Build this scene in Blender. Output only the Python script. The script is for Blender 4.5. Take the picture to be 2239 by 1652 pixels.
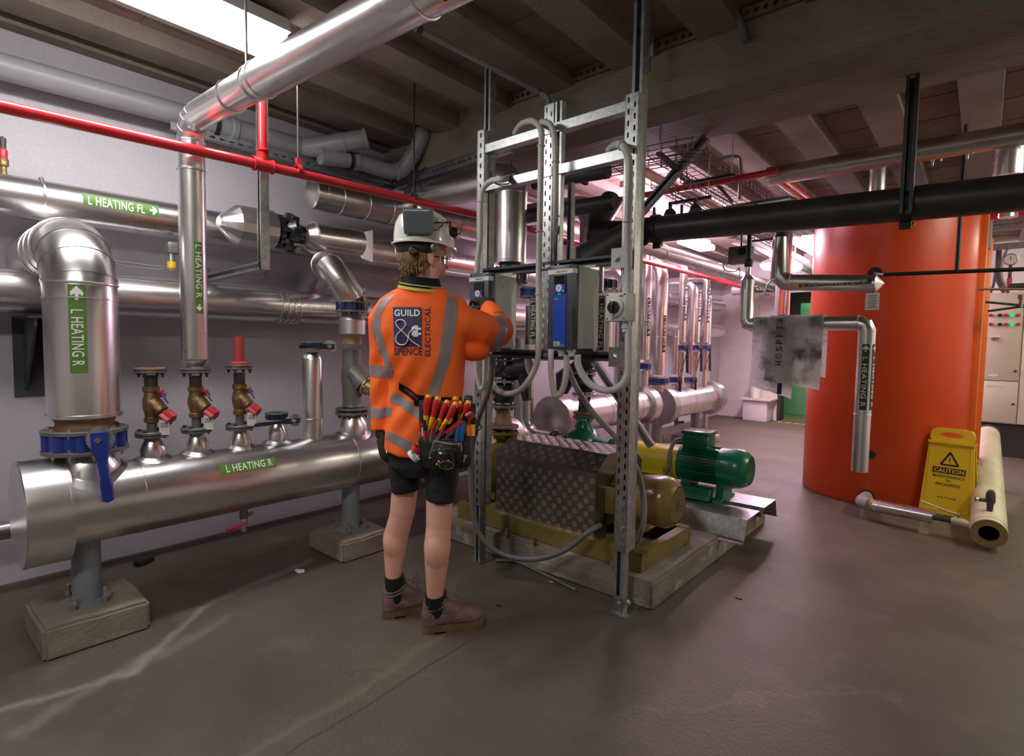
import bpy, bmesh, math, random
from mathutils import Vector, Matrix, noise
from mathutils.bvhtree import BVHTree
random.seed(7)
V = Vector
PI = math.pi
for o in list(bpy.data.objects): bpy.data.objects.remove(o)
SC = bpy.context.scene
COL = SC.collection

# ------------------------------------------------------------------ camera
FPX, YAW, PITCH, ROLL, CAMH = 1200.0, math.radians(40.6), math.radians(3.5), math.radians(.85), 1.25
_fw = V((-math.sin(YAW)*math.cos(PITCH), math.cos(YAW)*math.cos(PITCH), -math.sin(PITCH)))
_r0 = V((math.cos(YAW), math.sin(YAW), 0)); _u0 = _r0.cross(_fw)
_R = _r0*math.cos(ROLL) + _u0*math.sin(ROLL); _U = _u0*math.cos(ROLL) - _r0*math.sin(ROLL)
FH = V((-math.sin(YAW), math.cos(YAW), 0)); RH = _r0.copy()
CO = V((0, 0, CAMH))
cam = bpy.data.cameras.new('camera'); camo = bpy.data.objects.new('camera', cam); COL.objects.link(camo)
cam.sensor_fit = 'HORIZONTAL'; cam.sensor_width = 36; cam.lens = FPX/2239*36; cam.clip_start = .05; cam.clip_end = 60
mw = Matrix((_R, _U, -_fw)).transposed().to_4x4(); mw.translation = CO; camo.matrix_world = mw
SC.camera = camo
def at(px, py, X=None, Y=None, Z=None, K=None):
    """world point seen at a photo pixel, on the plane X= / Y= / Z= or at horizontal depth K"""
    d = _fw*FPX + _R*(px-1119.5) - _U*(py-826)
    if X is not None: t = (X-CO.x)/d.x
    elif Y is not None: t = (Y-CO.y)/d.y
    elif Z is not None: t = (Z-CO.z)/d.z
    else: t = K/d.dot(FH)
    return CO + d*t

# ------------------------------------------------------------------ world, exposure
SC.view_settings.view_transform = 'Standard'; SC.view_settings.look = 'None'
SC.view_settings.exposure = 0.0; SC.view_settings.gamma = 1; SC.view_settings.use_curve_mapping = False
w = bpy.data.worlds.new('world'); SC.world = w; w.use_nodes = True
w.node_tree.nodes['Background'].inputs[0].default_value = (.02, .018, .02, 1)
w.node_tree.nodes['Background'].inputs[1].default_value = 1

# ------------------------------------------------------------------ materials
def mat(name, col, rough=.5, metal=0., col2=None, scale=6., stretch=(1, 1, 1), bump=0., bscale=None, rvar=0., emit=None, estr=0., spec=None, detail=4, lo=.35, hi=.65, coat=0., alpha=None, trans=0.):
    m = bpy.data.materials.new(name); m.use_nodes = True; nt = m.node_tree; b = nt.nodes['Principled BSDF']
    b.inputs['Base Color'].default_value = (*col, 1); b.inputs['Roughness'].default_value = rough; b.inputs['Metallic'].default_value = metal
    if spec is not None: b.inputs['Specular IOR Level'].default_value = spec
    if coat: b.inputs['Coat Weight'].default_value = coat
    if trans: b.inputs['Transmission Weight'].default_value = trans
    if alpha is not None: b.inputs['Alpha'].default_value = alpha
    if emit: b.inputs['Emission Color'].default_value = (*emit, 1); b.inputs['Emission Strength'].default_value = estr
    if col2 or bump or rvar:
        tc = nt.nodes.new('ShaderNodeTexCoord'); mp = nt.nodes.new('ShaderNodeMapping'); mp.inputs['Scale'].default_value = stretch
        nt.links.new(tc.outputs['Object'], mp.inputs[0])
        n = nt.nodes.new('ShaderNodeTexNoise'); n.inputs['Scale'].default_value = scale; n.inputs['Detail'].default_value = detail
        nt.links.new(mp.outputs[0], n.inputs['Vector'])
        if col2:
            r = nt.nodes.new('ShaderNodeValToRGB'); r.color_ramp.elements[0].position = lo; r.color_ramp.elements[1].position = hi
            r.color_ramp.elements[0].color = (*col, 1); r.color_ramp.elements[1].color = (*col2, 1)
            nt.links.new(n.outputs[0], r.inputs[0]); nt.links.new(r.outputs[0], b.inputs['Base Color'])
        if rvar:
            mr = nt.nodes.new('ShaderNodeMapRange'); mr.inputs[3].default_value = max(.02, rough-rvar); mr.inputs[4].default_value = rough+rvar
            nt.links.new(n.outputs[0], mr.inputs[0]); nt.links.new(mr.outputs[0], b.inputs['Roughness'])
        if bump:
            n2 = nt.nodes.new('ShaderNodeTexNoise'); n2.inputs['Scale'].default_value = bscale or scale*3; n2.inputs['Detail'].default_value = 5
            nt.links.new(mp.outputs[0], n2.inputs['Vector'])
            bp = nt.nodes.new('ShaderNodeBump'); bp.inputs['Strength'].default_value = bump; bp.inputs['Distance'].default_value = .02
            nt.links.new(n2.outputs[0], bp.inputs['Height']); nt.links.new(bp.outputs[0], b.inputs['Normal'])
    return m
M = {}
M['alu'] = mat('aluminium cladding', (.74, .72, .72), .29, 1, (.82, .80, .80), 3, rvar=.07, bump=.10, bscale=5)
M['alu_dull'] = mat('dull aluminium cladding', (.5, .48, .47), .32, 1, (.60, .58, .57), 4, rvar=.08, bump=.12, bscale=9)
M['galv'] = mat('galvanised steel', (.36, .37, .375), .40, 1, (.52, .53, .53), 40, rvar=.12)
M['galv2'] = mat('grey galvanised steel', (.23, .25, .26), .55, .7, (.36, .38, .38), 30, rvar=.12)
M['zinc'] = mat('zinc bolt', (.6, .6, .58), .3, 1)
M['red'] = mat('red pipe paint', (.62, .025, .035), .28, col2=(.70, .035, .05), scale=5, coat=.3)
M['pvc'] = mat('grey plastic pipe', (.27, .26, .28), .4, col2=(.32, .31, .33), scale=3)
M['conduit'] = mat('grey flexible conduit', (.52, .51, .48), .5)
M['cable'] = mat('grey cable', (.13, .13, .13), .5)
M['cable_pale'] = mat('pale grey cable', (.25, .25, .25), .5)
M['blackpaint'] = mat('black paint', (.012, .012, .014), .3, coat=.3)
M['black'] = mat('black rubber', (.012, .012, .013), .6)
M['darkiron'] = mat('dark iron', (.045, .045, .047), .45, .3, (.08, .075, .07), 20)
M['iron'] = mat('grey iron', (.17, .17, .165), .42, .45, (.23, .22, .20), 14, bump=.1)
M['rust'] = mat('rusty steel', (.26, .13, .07), .6, .3, (.30, .2, .14), 16, bump=.2)
M['brass'] = mat('bronze valve body', (.24, .15, .06), .42, .75, (.34, .23, .10), 18, bump=.25)
M['gold'] = mat('brass cover', (.36, .26, .11), .4, .8, (.42, .31, .15), 9)
M['blue'] = mat('blue valve paint', (.012, .035, .26), .35, coat=.2, col2=(.02, .05, .34), scale=9)
M['darkblue'] = mat('dark blue valve paint', (.012, .022, .09), .35)
M['redknob'] = mat('red handwheel', (.42, .02, .03), .4, col2=(.5, .04, .05), scale=20)
M['redcap'] = mat('faded red cap', (.45, .06, .06), .5)
M['tag'] = mat('white tag', (.72, .72, .69), .5)
M['ink'] = mat('black ink', (.02, .02, .02), .6)
M['white_ink'] = mat('white lettering', (.85, .86, .84), .45)
M['grey_ink'] = mat('grey lettering', (.42, .42, .40), .5)
M['green_lab'] = mat('green label', (.10, .22, .035), .45)
M['dark_lab'] = mat('dark green label', (.035, .05, .03), .45)
M['steelpaint'] = mat('blue grey paint', (.20, .23, .25), .5, col2=(.25, .28, .30), scale=6)
M['brkt'] = mat('dark bracket paint', (.05, .05, .055), .5)
M['yellowcap'] = mat('yellow cap', (.72, .45, .02), .4)
M['paper'] = mat('white paper', (.8, .78, .74), .7)
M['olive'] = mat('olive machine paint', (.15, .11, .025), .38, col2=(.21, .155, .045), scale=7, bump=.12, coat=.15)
M['olive_lit'] = mat('lit olive motor paint', (.23, .155, .045), .28, col2=(.27, .19, .06), scale=5, coat=.3)  # the olive paint again, with lamp light put into a paler colour
M['green'] = mat('green pump paint', (.0, .16, .085), .28, col2=(.005, .19, .10), scale=6, coat=.3)
M['yellow'] = mat('yellow guard paint', (.72, .58, .01), .35, col2=(.66, .52, .01), scale=5)
M['tank'] = mat('orange tank shell', (.55, .050, .005), .36, col2=(.60, .06, .007), scale=1.2)
M['orange_trim'] = mat('orange steel trim', (.68, .14, .02), .4)
M['cream'] = mat('cream pipe cover', (.60, .56, .40), .5, col2=(.48, .44, .28), scale=4)
M['foam'] = mat('tan insulation foam', (.45, .28, .12), .9, col2=(.35, .21, .09), scale=30)
M['sign'] = mat('yellow sign plastic', (.78, .52, .005), .35)
M['cabinet'] = mat('cream cabinet paint', (.62, .60, .46), .45)
M['white_pl'] = mat('white plastic', (.75, .75, .72), .35)
M['offwhite'] = mat('off white plastic', (.58, .60, .55), .4)
M['vsd_dark'] = mat('dark blue grey plastic', (.055, .065, .095), .4)
M['vsd_blue'] = mat('blue drive cover', (.01, .09, .52), .4)
M['vsd_grey'] = mat('pale grey green drive casing', (.40, .48, .45), .4)
M['vsd_light'] = mat('light drive trim', (.62, .70, .60), .4)
M['screen'] = mat('dark screen', (.012, .014, .016), .15)
M['led'] = mat('green led', (.0, .4, .05), .3, emit=(.0, 1, .15), estr=.5)
M['green_glow'] = mat('lit green button', (.0, .4, .1), .3, emit=(.0, 1, .3), estr=.6)
M['lamp'] = mat('lit lamp diffuser', (1, 1, 1), .5, emit=(1, 1, .97), estr=30)
M['lamp_pink'] = mat('lit pink white lamp', (1, 1, 1), .5, emit=(1, .70, .87), estr=140)
M['lamp_pink2'] = mat('lit small pink white lamp', (1, 1, 1), .5, emit=(1, .66, .86), estr=60)
M['lamp_warm'] = mat('lit warm lamp', (1, 1, 1), .5, emit=(1, .94, .74), estr=62)
M['lamp_body'] = mat('white lamp housing', (.75, .75, .75), .4)
M['wire'] = mat('wire basket steel', (.20, .19, .20), .4, .8)
M['lagging'] = mat('dark pipe lagging', (.03, .028, .028), .4, col2=(.05, .045, .045), scale=4)

def N(nt, t, **k):
    n = nt.nodes.new(t)
    for a, b in k.items(): setattr(n, a, b)
    return n
def surf(name, cols, scale, rough, bump=.3, lines=(), cracks=0., crackcol=(.05, .045, .04), spots=None, stretch=(1, 1, 1), joints=None):
    """painted wall / concrete: three-colour noise, optional crack network, wandering lines [(p0, p1, width, colour, wobble, amount)]"""
    m = bpy.data.materials.new(name); m.use_nodes = True; nt = m.node_tree; L = nt.links; b = nt.nodes['Principled BSDF']
    tc = N(nt, 'ShaderNodeTexCoord'); mp = N(nt, 'ShaderNodeMapping'); mp.inputs['Scale'].default_value = stretch; L.new(tc.outputs['Object'], mp.inputs[0])
    n1 = N(nt, 'ShaderNodeTexNoise'); n1.inputs['Scale'].default_value = scale; n1.inputs['Detail'].default_value = 8; n1.inputs['Roughness'].default_value = .6
    L.new(mp.outputs[0], n1.inputs['Vector'])
    r = N(nt, 'ShaderNodeValToRGB'); cr = r.color_ramp
    cr.elements[0].position = .3; cr.elements[0].color = (*cols[0], 1); cr.elements[1].position = .72; cr.elements[1].color = (*cols[2], 1)
    e = cr.elements.new(.5); e.color = (*cols[1], 1)
    L.new(n1.outputs[0], r.inputs[0]); cur = r.outputs[0]
    def mixin(fac, col):
        nonlocal cur
        mx = N(nt, 'ShaderNodeMix', data_type='RGBA'); L.new(fac, mx.inputs[0]); L.new(cur, mx.inputs[6]); mx.inputs[7].default_value = (*col, 1); cur = mx.outputs[2]
    def math_(op, a, bb=None, clamp=False):
        k = N(nt, 'ShaderNodeMath', operation=op, use_clamp=clamp)
        for i, x in enumerate((a, bb)):
            if x is None: continue
            if isinstance(x, (int, float)): k.inputs[i].default_value = x
            else: L.new(x, k.inputs[i])
        return k.outputs[0]
    def rng(x, a, bb, c, d):
        k = N(nt, 'ShaderNodeMapRange'); L.new(x, k.inputs[0]); k.inputs[1].default_value = a; k.inputs[2].default_value = bb; k.inputs[3].default_value = c; k.inputs[4].default_value = d; return k.outputs[0]
    nf = N(nt, 'ShaderNodeTexNoise'); nf.inputs['Scale'].default_value = 60; nf.inputs['Detail'].default_value = 4; L.new(mp.outputs[0], nf.inputs['Vector'])
    mixin(rng(nf.outputs[0], .35, .75, 0, .35), tuple(c*.72 for c in cols[1]))
    if spots:
        n3 = N(nt, 'ShaderNodeTexNoise'); n3.inputs['Scale'].default_value = spots[0]; n3.inputs['Detail'].default_value = 6; L.new(mp.outputs[0], n3.inputs['Vector'])
        mixin(rng(n3.outputs[0], spots[1], spots[1]+.12, 0, spots[3] if len(spots) > 3 else .7), spots[2])
    if cracks:
        nd = N(nt, 'ShaderNodeTexNoise'); nd.inputs['Scale'].default_value = 3; nd.inputs['Detail'].default_value = 5; L.new(tc.outputs['Object'], nd.inputs['Vector'])
        vm = N(nt, 'ShaderNodeVectorMath', operation='MULTIPLY_ADD'); L.new(nd.outputs['Color'], vm.inputs[0]); vm.inputs[1].default_value = (.5, .5, .5); L.new(tc.outputs['Object'], vm.inputs[2])
        vo = N(nt, 'ShaderNodeTexVoronoi', feature='DISTANCE_TO_EDGE'); vo.inputs['Scale'].default_value = cracks; L.new(vm.outputs[0], vo.inputs['Vector'])
        mask = rng(vo.outputs[0], .0, .006, .55, 0)
        gate = rng(n1.outputs[0], .5, .56, 0, 1)
        mixin(math_('MULTIPLY', mask, gate), crackcol)
    if lines:
        sx = N(nt, 'ShaderNodeSeparateXYZ'); L.new(tc.outputs['Object'], sx.inputs[0])
        nl = N(nt, 'ShaderNodeTexNoise'); nl.inputs['Scale'].default_value = 4; nl.inputs['Detail'].default_value = 8; nl.inputs['Roughness'].default_value = .65; L.new(tc.outputs['Object'], nl.inputs['Vector'])
        nc = math_('SUBTRACT', nl.outputs[0], .5)
        for p0, p1, wd, col, wob, amt in lines:
            dx, dy = p1[0]-p0[0], p1[1]-p0[1]; ln = math.hypot(dx, dy); ux, uy = dx/ln, dy/ln
            al = math_('ADD', math_('MULTIPLY', sx.outputs[0], ux), math_('MULTIPLY', sx.outputs[1], uy)); al = math_('SUBTRACT', al, p0[0]*ux+p0[1]*uy)
            ac = math_('ADD', math_('MULTIPLY', sx.outputs[0], -uy), math_('MULTIPLY', sx.outputs[1], ux)); ac = math_('SUBTRACT', ac, -p0[0]*uy+p0[1]*ux)
            ac = math_('ABSOLUTE', math_('ADD', ac, math_('MULTIPLY', nc, wob)))
            mk = math_('MULTIPLY', rng(ac, 0, wd, amt, 0), rng(al, -.03, 0, 0, 1)); mk = math_('MULTIPLY', mk, rng(al, ln, ln+.03, 1, 0), True)
            mixin(mk, col)
    L.new(cur, b.inputs['Base Color']); b.inputs['Roughness'].default_value = rough
    bp = N(nt, 'ShaderNodeBump'); bp.inputs['Strength'].default_value = bump; bp.inputs['Distance'].default_value = .01
    L.new(nf.outputs[0], bp.inputs['Height']); L.new(bp.outputs[0], b.inputs['Normal'])
    return m

# ------------------------------------------------------------------ mesh builder
def frame(ax):
    ax = V(ax).normalized(); h = V((0, 0, 1)) if abs(ax.z) < .9 else V((0, 1, 0))
    a = h.cross(ax).normalized(); return ax, a, ax.cross(a)
class B:
    def __init__(s): s.bm = bmesh.new()
    def ring(s, c, a, b, r, n, r2=None):
        r2 = r if r2 is None else r2
        return [s.bm.verts.new(c + a*(r*math.cos(2*PI*i/n)) + b*(r2*math.sin(2*PI*i/n))) for i in range(n)]
    def bridge(s, p, q):
        n = len(p)
        for i in range(n): s.bm.faces.new((p[i], p[(i+1) % n], q[(i+1) % n], q[i]))
    def lathe(s, o, ax, prof, n=32, cap=True):
        """prof = [(height along ax, radius)...]"""
        o = V(o); ax, a, b = frame(ax); prev = None; first = None
        for h, r in prof:
            if r < 1e-5: cur = [s.bm.verts.new(o+ax*h)]
            else: cur = s.ring(o+ax*h, a, b, r, n)
            if prev:
                if len(prev) == 1 and len(cur) > 1:
                    for i in range(n): s.bm.faces.new((prev[0], cur[(i+1) % n], cur[i]))
                elif len(cur) == 1 and len(prev) > 1:
                    for i in range(n): s.bm.faces.new((prev[i], prev[(i+1) % n], cur[0]))
                elif len(cur) > 1: s.bridge(prev, cur)
            else: first = cur
            prev = cur
        if cap:
            if len(first) > 1: s.bm.faces.new(first[::-1])
            if len(prev) > 1: s.bm.faces.new(prev)
        return s
    def cyl(s, p, q, r, r2=None, n=24, cap=True):
        p = V(p); q = V(q); return s.lathe(p, q-p, [(0, r), ((q-p).length, r if r2 is None else r2)], n, cap)
    def hexa(s, c, ax, r, h): return s.lathe(c, ax, [(0, r), (h, r)], 6)
    def tube(s, pts, r, n=14, cap=True, flat=1.):
        """mitred tube through pts; r number or list; flat squeezes the second axis"""
        pts = [V(p) for p in pts]; rs = r if isinstance(r, (list, tuple)) else [r]*len(pts)
        d = [(pts[i+1]-pts[i]).normalized() for i in range(len(pts)-1)]
        _, a, b = frame(d[0]); prev = None
        for i, p in enumerate(pts):
            if i == 0: t = d[0]; sc = 1; bend = None
            elif i == len(pts)-1: t = d[-1]; sc = 1; bend = None
            else:
                t = (d[i-1]+d[i]).normalized(); bend = (d[i]-d[i-1]); sc = 1/max(.3, t.dot(d[i]))
            a = (a - t*a.dot(t)).normalized(); b = t.cross(a)
            cur = []
            for k in range(n):
                o = a*(rs[i]*math.cos(2*PI*k/n)) + b*(rs[i]*flat*math.sin(2*PI*k/n))
                if bend is not None and bend.length > 1e-4:
                    u = bend.normalized(); o = o + u*(o.dot(u)*(sc-1))
                cur.append(s.bm.verts.new(p+o))
            if prev: s.bridge(prev, cur)
            else: first = cur
            prev = cur
        if cap: s.bm.faces.new(first[::-1]); s.bm.faces.new(prev)
        return s
    def box(s, c, sz, rot=None, bev=0.):
        c = V(c); m = rot if rot is not None else Matrix.Identity(3); vs = []
        for x in (-.5, .5):
            for y in (-.5, .5):
                for z in (-.5, .5): vs.append(s.bm.verts.new(c + m @ V((x*sz[0], y*sz[1], z*sz[2]))))
        fs = [s.bm.faces.new([vs[i] for i in f]) for f in ((0, 1, 3, 2), (4, 6, 7, 5), (0, 4, 5, 1), (2, 3, 7, 6), (0, 2, 6, 4), (1, 5, 7, 3))]
        if bev:
            es = list({e for f in fs for e in f.edges})
            bmesh.ops.bevel(s.bm, geom=es, offset=bev, segments=2, affect='EDGES', profile=.5)
        return s
    def bb(s, a, b, bev=0.): return s.box([(a[i]+b[i])/2 for i in range(3)], [abs(b[i]-a[i]) for i in range(3)], bev=bev)
    def ell(s, c, r, rot=None, n=20, m=12):
        c = V(c); R = rot if rot is not None else Matrix.Identity(3); prev = None
        if isinstance(r, (int, float)): r = (r, r, r)
        top = s.bm.verts.new(c + R @ V((0, 0, r[2]))); bot = s.bm.verts.new(c - R @ V((0, 0, r[2])))
        for j in range(1, m):
            t = PI*j/m; cur = [s.bm.verts.new(c + R @ V((r[0]*math.sin(t)*math.cos(2*PI*i/n), r[1]*math.sin(t)*math.sin(2*PI*i/n), r[2]*math.cos(t)))) for i in range(n)]
            if prev: s.bridge(cur, prev)
            else:
                for i in range(n): s.bm.faces.new((top, cur[i], cur[(i+1) % n]))
            prev = cur
        for i in range(n): s.bm.faces.new((bot, prev[(i+1) % n], prev[i]))
        return s
    def caps(s, p, q, r1, r2, n=16):
        """tapered capsule"""
        p = V(p); q = V(q); L = (q-p).length; pr = []
        for j in range(5): t = PI/2*j/4; pr.append((-r1*math.cos(t), r1*math.sin(t)))
        for j in range(5): t = PI/2*j/4; pr.append((L+r2*math.sin(t), r2*math.cos(t)))
        return s.lathe(p, q-p, pr, n, False)
    def prism(s, poly, o, u, v, d):
        """poly [(a,b)] in plane o+u*a+v*b, extruded by vector d"""
        o, u, v, d = V(o), V(u), V(v), V(d)
        p = [s.bm.verts.new(o+u*a+v*b) for a, b in poly]; q = [s.bm.verts.new(o+u*a+v*b+d) for a, b in poly]
        s.bm.faces.new(p[::-1]); s.bm.faces.new(q); s.bridge(p, q); return s
    def patch(s, f, u0, u1, v0, v1, nu=1, nv=8):
        g = [[s.bm.verts.new(f(u0+(u1-u0)*i/nu, v0+(v1-v0)*j/nv)) for j in range(nv+1)] for i in range(nu+1)]
        for i in range(nu):
            for j in range(nv): s.bm.faces.new((g[i][j], g[i+1][j], g[i+1][j+1], g[i][j+1]))
        return s
    def torus(s, c, ax, R, r, n=32, m=8):
        c = V(c); ax, a, b = frame(ax); prev = None; first = None
        for i in range(n):
            t = 2*PI*i/n; d = a*math.cos(t)+b*math.sin(t)
            cur = [s.bm.verts.new(c + d*(R+r*math.cos(2*PI*j/m)) + ax*(r*math.sin(2*PI*j/m))) for j in range(m)]
            if prev: s.bridge(prev, cur)
            else: first = cur
            prev = cur
        s.bridge(prev, first); return s
    def bead(s, c, ax, r, h=.005, w=.012, n=32):
        return s.lathe(V(c)-V(ax).normalized()*w/2, ax, [(0, r*.98), (w*.2, r+h), (w*.8, r+h), (w, r*.98)], n, False)
    def perf(s, o, u, v, w, L, t, slots, sw, sh, ang=0):
        """plate w x L from o along u (width) and v (length) with slot centres [(a,b)]; cut as a cell grid with real holes; t = thickness vector"""
        o, u, v, t = V(o), V(u).normalized(), V(v).normalized(), V(t)
        def P(a, b, k): return s.bm.verts.new(o+u*a+v*b+t*k)
        cells = slots
        for (a0, b0, a1, b1, hole) in cells:
            cx, cy = (a0+a1)/2, (b0+b1)/2; hw, hh = (a1-a0)/2, (b1-b0)/2
            if not hole:
                for k in (0, 1):
                    q = [P(a0, b0, k), P(a1, b0, k), P(a1, b1, k), P(a0, b1, k)]; s.bm.faces.new(q if k else q[::-1])
                continue
            ca = math.atan2(hh, hw); angs = [0, ca*.5, ca, (ca+PI/2)/2, PI/2, (PI-ca+PI/2)/2, PI-ca, PI-ca*.5]; angs += [x+PI for x in angs]
            rings = []
            for k in (0, 1):
                out, inn = [], []
                for x in angs:
                    c_, s_ = math.cos(x), math.sin(x); f = min(hw/abs(c_) if abs(c_) > 1e-6 else 1e9, hh/abs(s_) if abs(s_) > 1e-6 else 1e9)
                    out.append(P(cx+c_*f, cy+s_*f, k)); e = 1/((abs(c_)/(sw/2))**4 + (abs(s_)/(sh/2))**4)**.25
                    inn.append(P(cx+c_*e, cy+s_*e, k))
                rings.append((out, inn)); s.bridge(out, inn)
            s.bridge(rings[0][1], rings[1][1])
        return s
    def done(s, name, m, parent=None, ang=38, smooth=True, solid=0., mods=None):
        bm = s.bm; bmesh.ops.recalc_face_normals(bm, faces=bm.faces)
        me = bpy.data.meshes.new(name); bm.to_mesh(me); bm.free()
        ms = m if isinstance(m, (list, tuple)) else [m]
        for x in ms: me.materials.append(M[x] if isinstance(x, str) else x)
        if smooth:
            me.polygons.foreach_set('use_smooth', [True]*len(me.polygons)); me.set_sharp_from_angle(angle=math.radians(ang))
        o = bpy.data.objects.new(name, me); COL.objects.link(o)
        if parent: o.parent = parent; o.matrix_parent_inverse = root_inv(parent)
        return o
def root_inv(p):
    return Matrix.Translation(-p.location) if p.parent is None else Matrix.Identity(4)
def thing(name, loc, label, cat, group=None):
    o = bpy.data.objects.new(name, None); COL.objects.link(o); o.location = V(loc); o.empty_display_size = .05
    o['label'] = label; o['category'] = cat
    if group: o['group'] = group
    return o
def tag(o, label, cat, group=None, kind=None):
    o['label'] = label; o['category'] = cat
    if group: o['group'] = group
    if kind: o['kind'] = kind
    return o
def struct(o, label, cat='structure'):
    o['kind'] = 'structure'; o['label'] = label; o['category'] = cat; return o
def dup(o, delta, label=None, parent=None):
    c = o.copy(); COL.objects.link(c)
    if parent: c.parent = parent
    else: c.location = V(o.location)+V(delta)
    if label: c['label'] = label
    for ch in [x for x in bpy.data.objects if x.parent == o]: dup(ch, delta, None, c)
    return c
def bend(p0, c, p1, R, n=4):
    """points of an arc rounding the corner c between p0 and p1"""
    p0, c, p1 = V(p0), V(c), V(p1); a = (p0-c).normalized(); b = (p1-c).normalized()
    th = a.angle(b); t = R/math.tan(th/2); s = c+a*t; e = c+b*t; bis = (a+b).normalized(); cen = c+bis*(R/math.sin(th/2))
    x = (s-cen); y = (e-cen); om = x.angle(y)
    return [cen + (x*math.sin((1-i/n)*om)+y*math.sin(i/n*om))/math.sin(om) for i in range(n+1)]
def route(pts, R, n=4):
    pts = [V(p) for p in pts]; out = [pts[0]]
    for i in range(1, len(pts)-1): out += bend(pts[i-1], pts[i], pts[i+1], R if not isinstance(R, list) else R[i-1], n)
    return out+[pts[-1]]
def spline(pts, k=8):
    """Catmull-Rom through pts"""
    pts = [V(p) for p in pts]; P = [pts[0]*2-pts[1]]+pts+[pts[-1]*2-pts[-2]]; out = []
    for i in range(1, len(P)-2):
        for j in range(k):
            t = j/k; a, b, c, d = P[i-1], P[i], P[i+1], P[i+2]
            out.append(.5*((2*b)+(c-a)*t+(2*a-5*b+4*c-d)*t*t+(3*b-a-3*c+d)*t**3))
    return out+[pts[-1]]
# ------------------------------------------------------------------ lettering
_gc = {}
def glyphs(s, off=.012):
    if (s, off) in _gc: return _gc[(s, off)]
    cu = bpy.data.curves.new('t', 'FONT'); cu.body = s; cu.offset = off; cu.resolution_u = 3; cu.space_character = 1.08
    ob = bpy.data.objects.new('t', cu); COL.objects.link(ob); dg = bpy.context.evaluated_depsgraph_get()
    me = bpy.data.meshes.new_from_object(ob.evaluated_get(dg)); vs = [v.co.copy() for v in me.vertices]; fs = [tuple(p.vertices) for p in me.polygons]
    bpy.data.objects.remove(ob); bpy.data.curves.remove(cu); bpy.data.meshes.remove(me)
    x0 = min(v.x for v in vs); x1 = max(v.x for v in vs); y0 = min(v.y for v in vs); y1 = max(v.y for v in vs)
    r = ([((v.x-x0)/(x1-x0), (v.y-y0)/(y1-y0)) for v in vs], fs); _gc[(s, off)] = r; return r
ARROW = [(0, .36), (.45, .36), (.28, .05), (.55, 0), (1, .5), (.55, 1), (.28, .95), (.45, .64), (0, .64)]
def lettering(name, parent, m, f, items, off=.012, cuts=4):
    """items (text | 'ARROW' | [(poly)], u0,u1,v0,v1); a reversed u-range mirrors the arrow; mapped by f(u,v)"""
    if len(items) > 1:
        for it in items: lettering('arrow' if it[0] == 'ARROW' else name, parent, m, f, [it], off, cuts)
        return
    bm = bmesh.new()
    for it, u0, u1, v0, v1 in items:
        if it == 'ARROW': vs, fs = ARROW, [tuple(range(len(ARROW)))]
        elif isinstance(it, list): vs, fs = it, [tuple(range(len(it)))]
        else: vs, fs = glyphs(it, off)
        b2 = [bm.verts.new((u0+(u1-u0)*a, v0+(v1-v0)*b, 0)) for a, b in vs]
        for q in fs:
            try: bm.faces.new([b2[i] for i in q])
            except ValueError: pass
        if cuts:
            for i in range(1, cuts):
                g = list(bm.verts)+list(bm.edges)+list(bm.faces)
                bmesh.ops.bisect_plane(bm, geom=g, plane_co=(0, v0+(v1-v0)*i/cuts, 0), plane_no=(0, 1, 0))
    for v in bm.verts: v.co = f(v.co.x, v.co.y)
    b = B(); b.bm.free(); b.bm = bm
    return b.done(name, m, parent, smooth=False)
def cylmap(o, u, facing, vdir, r):
    o, u, fa, vd = V(o), V(u).normalized(), V(facing), V(vdir)
    fa = (fa-u*fa.dot(u)).normalized(); s = u.cross(fa); s = s if s.dot(vd) > 0 else -s
    return lambda a, b: o+u*a+(fa*math.cos(b/r)+s*math.sin(b/r))*r
def flatmap(o, u, v):
    o, u, v = V(o), V(u).normalized(), V(v).normalized(); return lambda a, b: o+u*a+v*b
def marker(parent, o, u, facing, vdir, r, L, h, items, bg='green_lab', fg='white_ink', label=None):
    """pipe marker sticker with lettering as its child"""
    f = cylmap(o, u, facing, vdir, r+.0012); f2 = cylmap(o, u, facing, vdir, r+.0024)
    k = B().patch(f, 0, L, -h/2, h/2, 1, 10).done('pipe_marker', bg, parent)
    if label: k['label'] = label
    lettering('lettering', k, fg, f2, items, cuts=6); return k
# ================================================================== ROOM SHELL
XW, YB, ZC = -3.7, 10.2, 2.84
M['floor'] = surf('worn concrete floor', ((.060, .045, .032), (.095, .074, .054), (.140, .112, .083)), 1.3, .58, .35, cracks=1.1,
    spots=(4, .60, (.18, .145, .115), .35), lines=[
    ((-1.54, .76), (-1.58, 1.60), .008, (.035, .028, .022), .05, .9), ((-1.58, 1.60), (-1.50, 2.25), .007, (.04, .03, .025), .06, .8),
    ((-1.62, .60), (-1.70, 1.7), .03, (.24, .19, .145), .2, .3),
    ((-2.46, .10), (-2.36, .60), .035, (.28, .255, .255), .16, .55), ((-2.36, .60), (-2.72, .95), .03, (.29, .27, .27), .14, .55), ((-2.72, .95), (-2.86, 1.6), .035, (.27, .25, .26), .16, .45),
    ((-2.25, .25), (-2.55, 1.0), .05, (.24, .21, .19), .3, .4),
    ((-1.1, 3.09), (2.0, 3.12), .008, (.04, .035, .03), .04, .9), ((-1.30, 4.3), (-1.45, 9.8), .010, (.05, .035, .035), .12, .8), ((-.9, 1.6), (-.2, 2.4), .02, (.2, .17, .14), .4, .25)])
M['wall'] = surf('white painted wall', ((.42, .395, .44), (.485, .458, .505), (.525, .498, .545)), 1.1, .6, .12, spots=(26, .73, (.16, .15, .15), .8))
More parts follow.
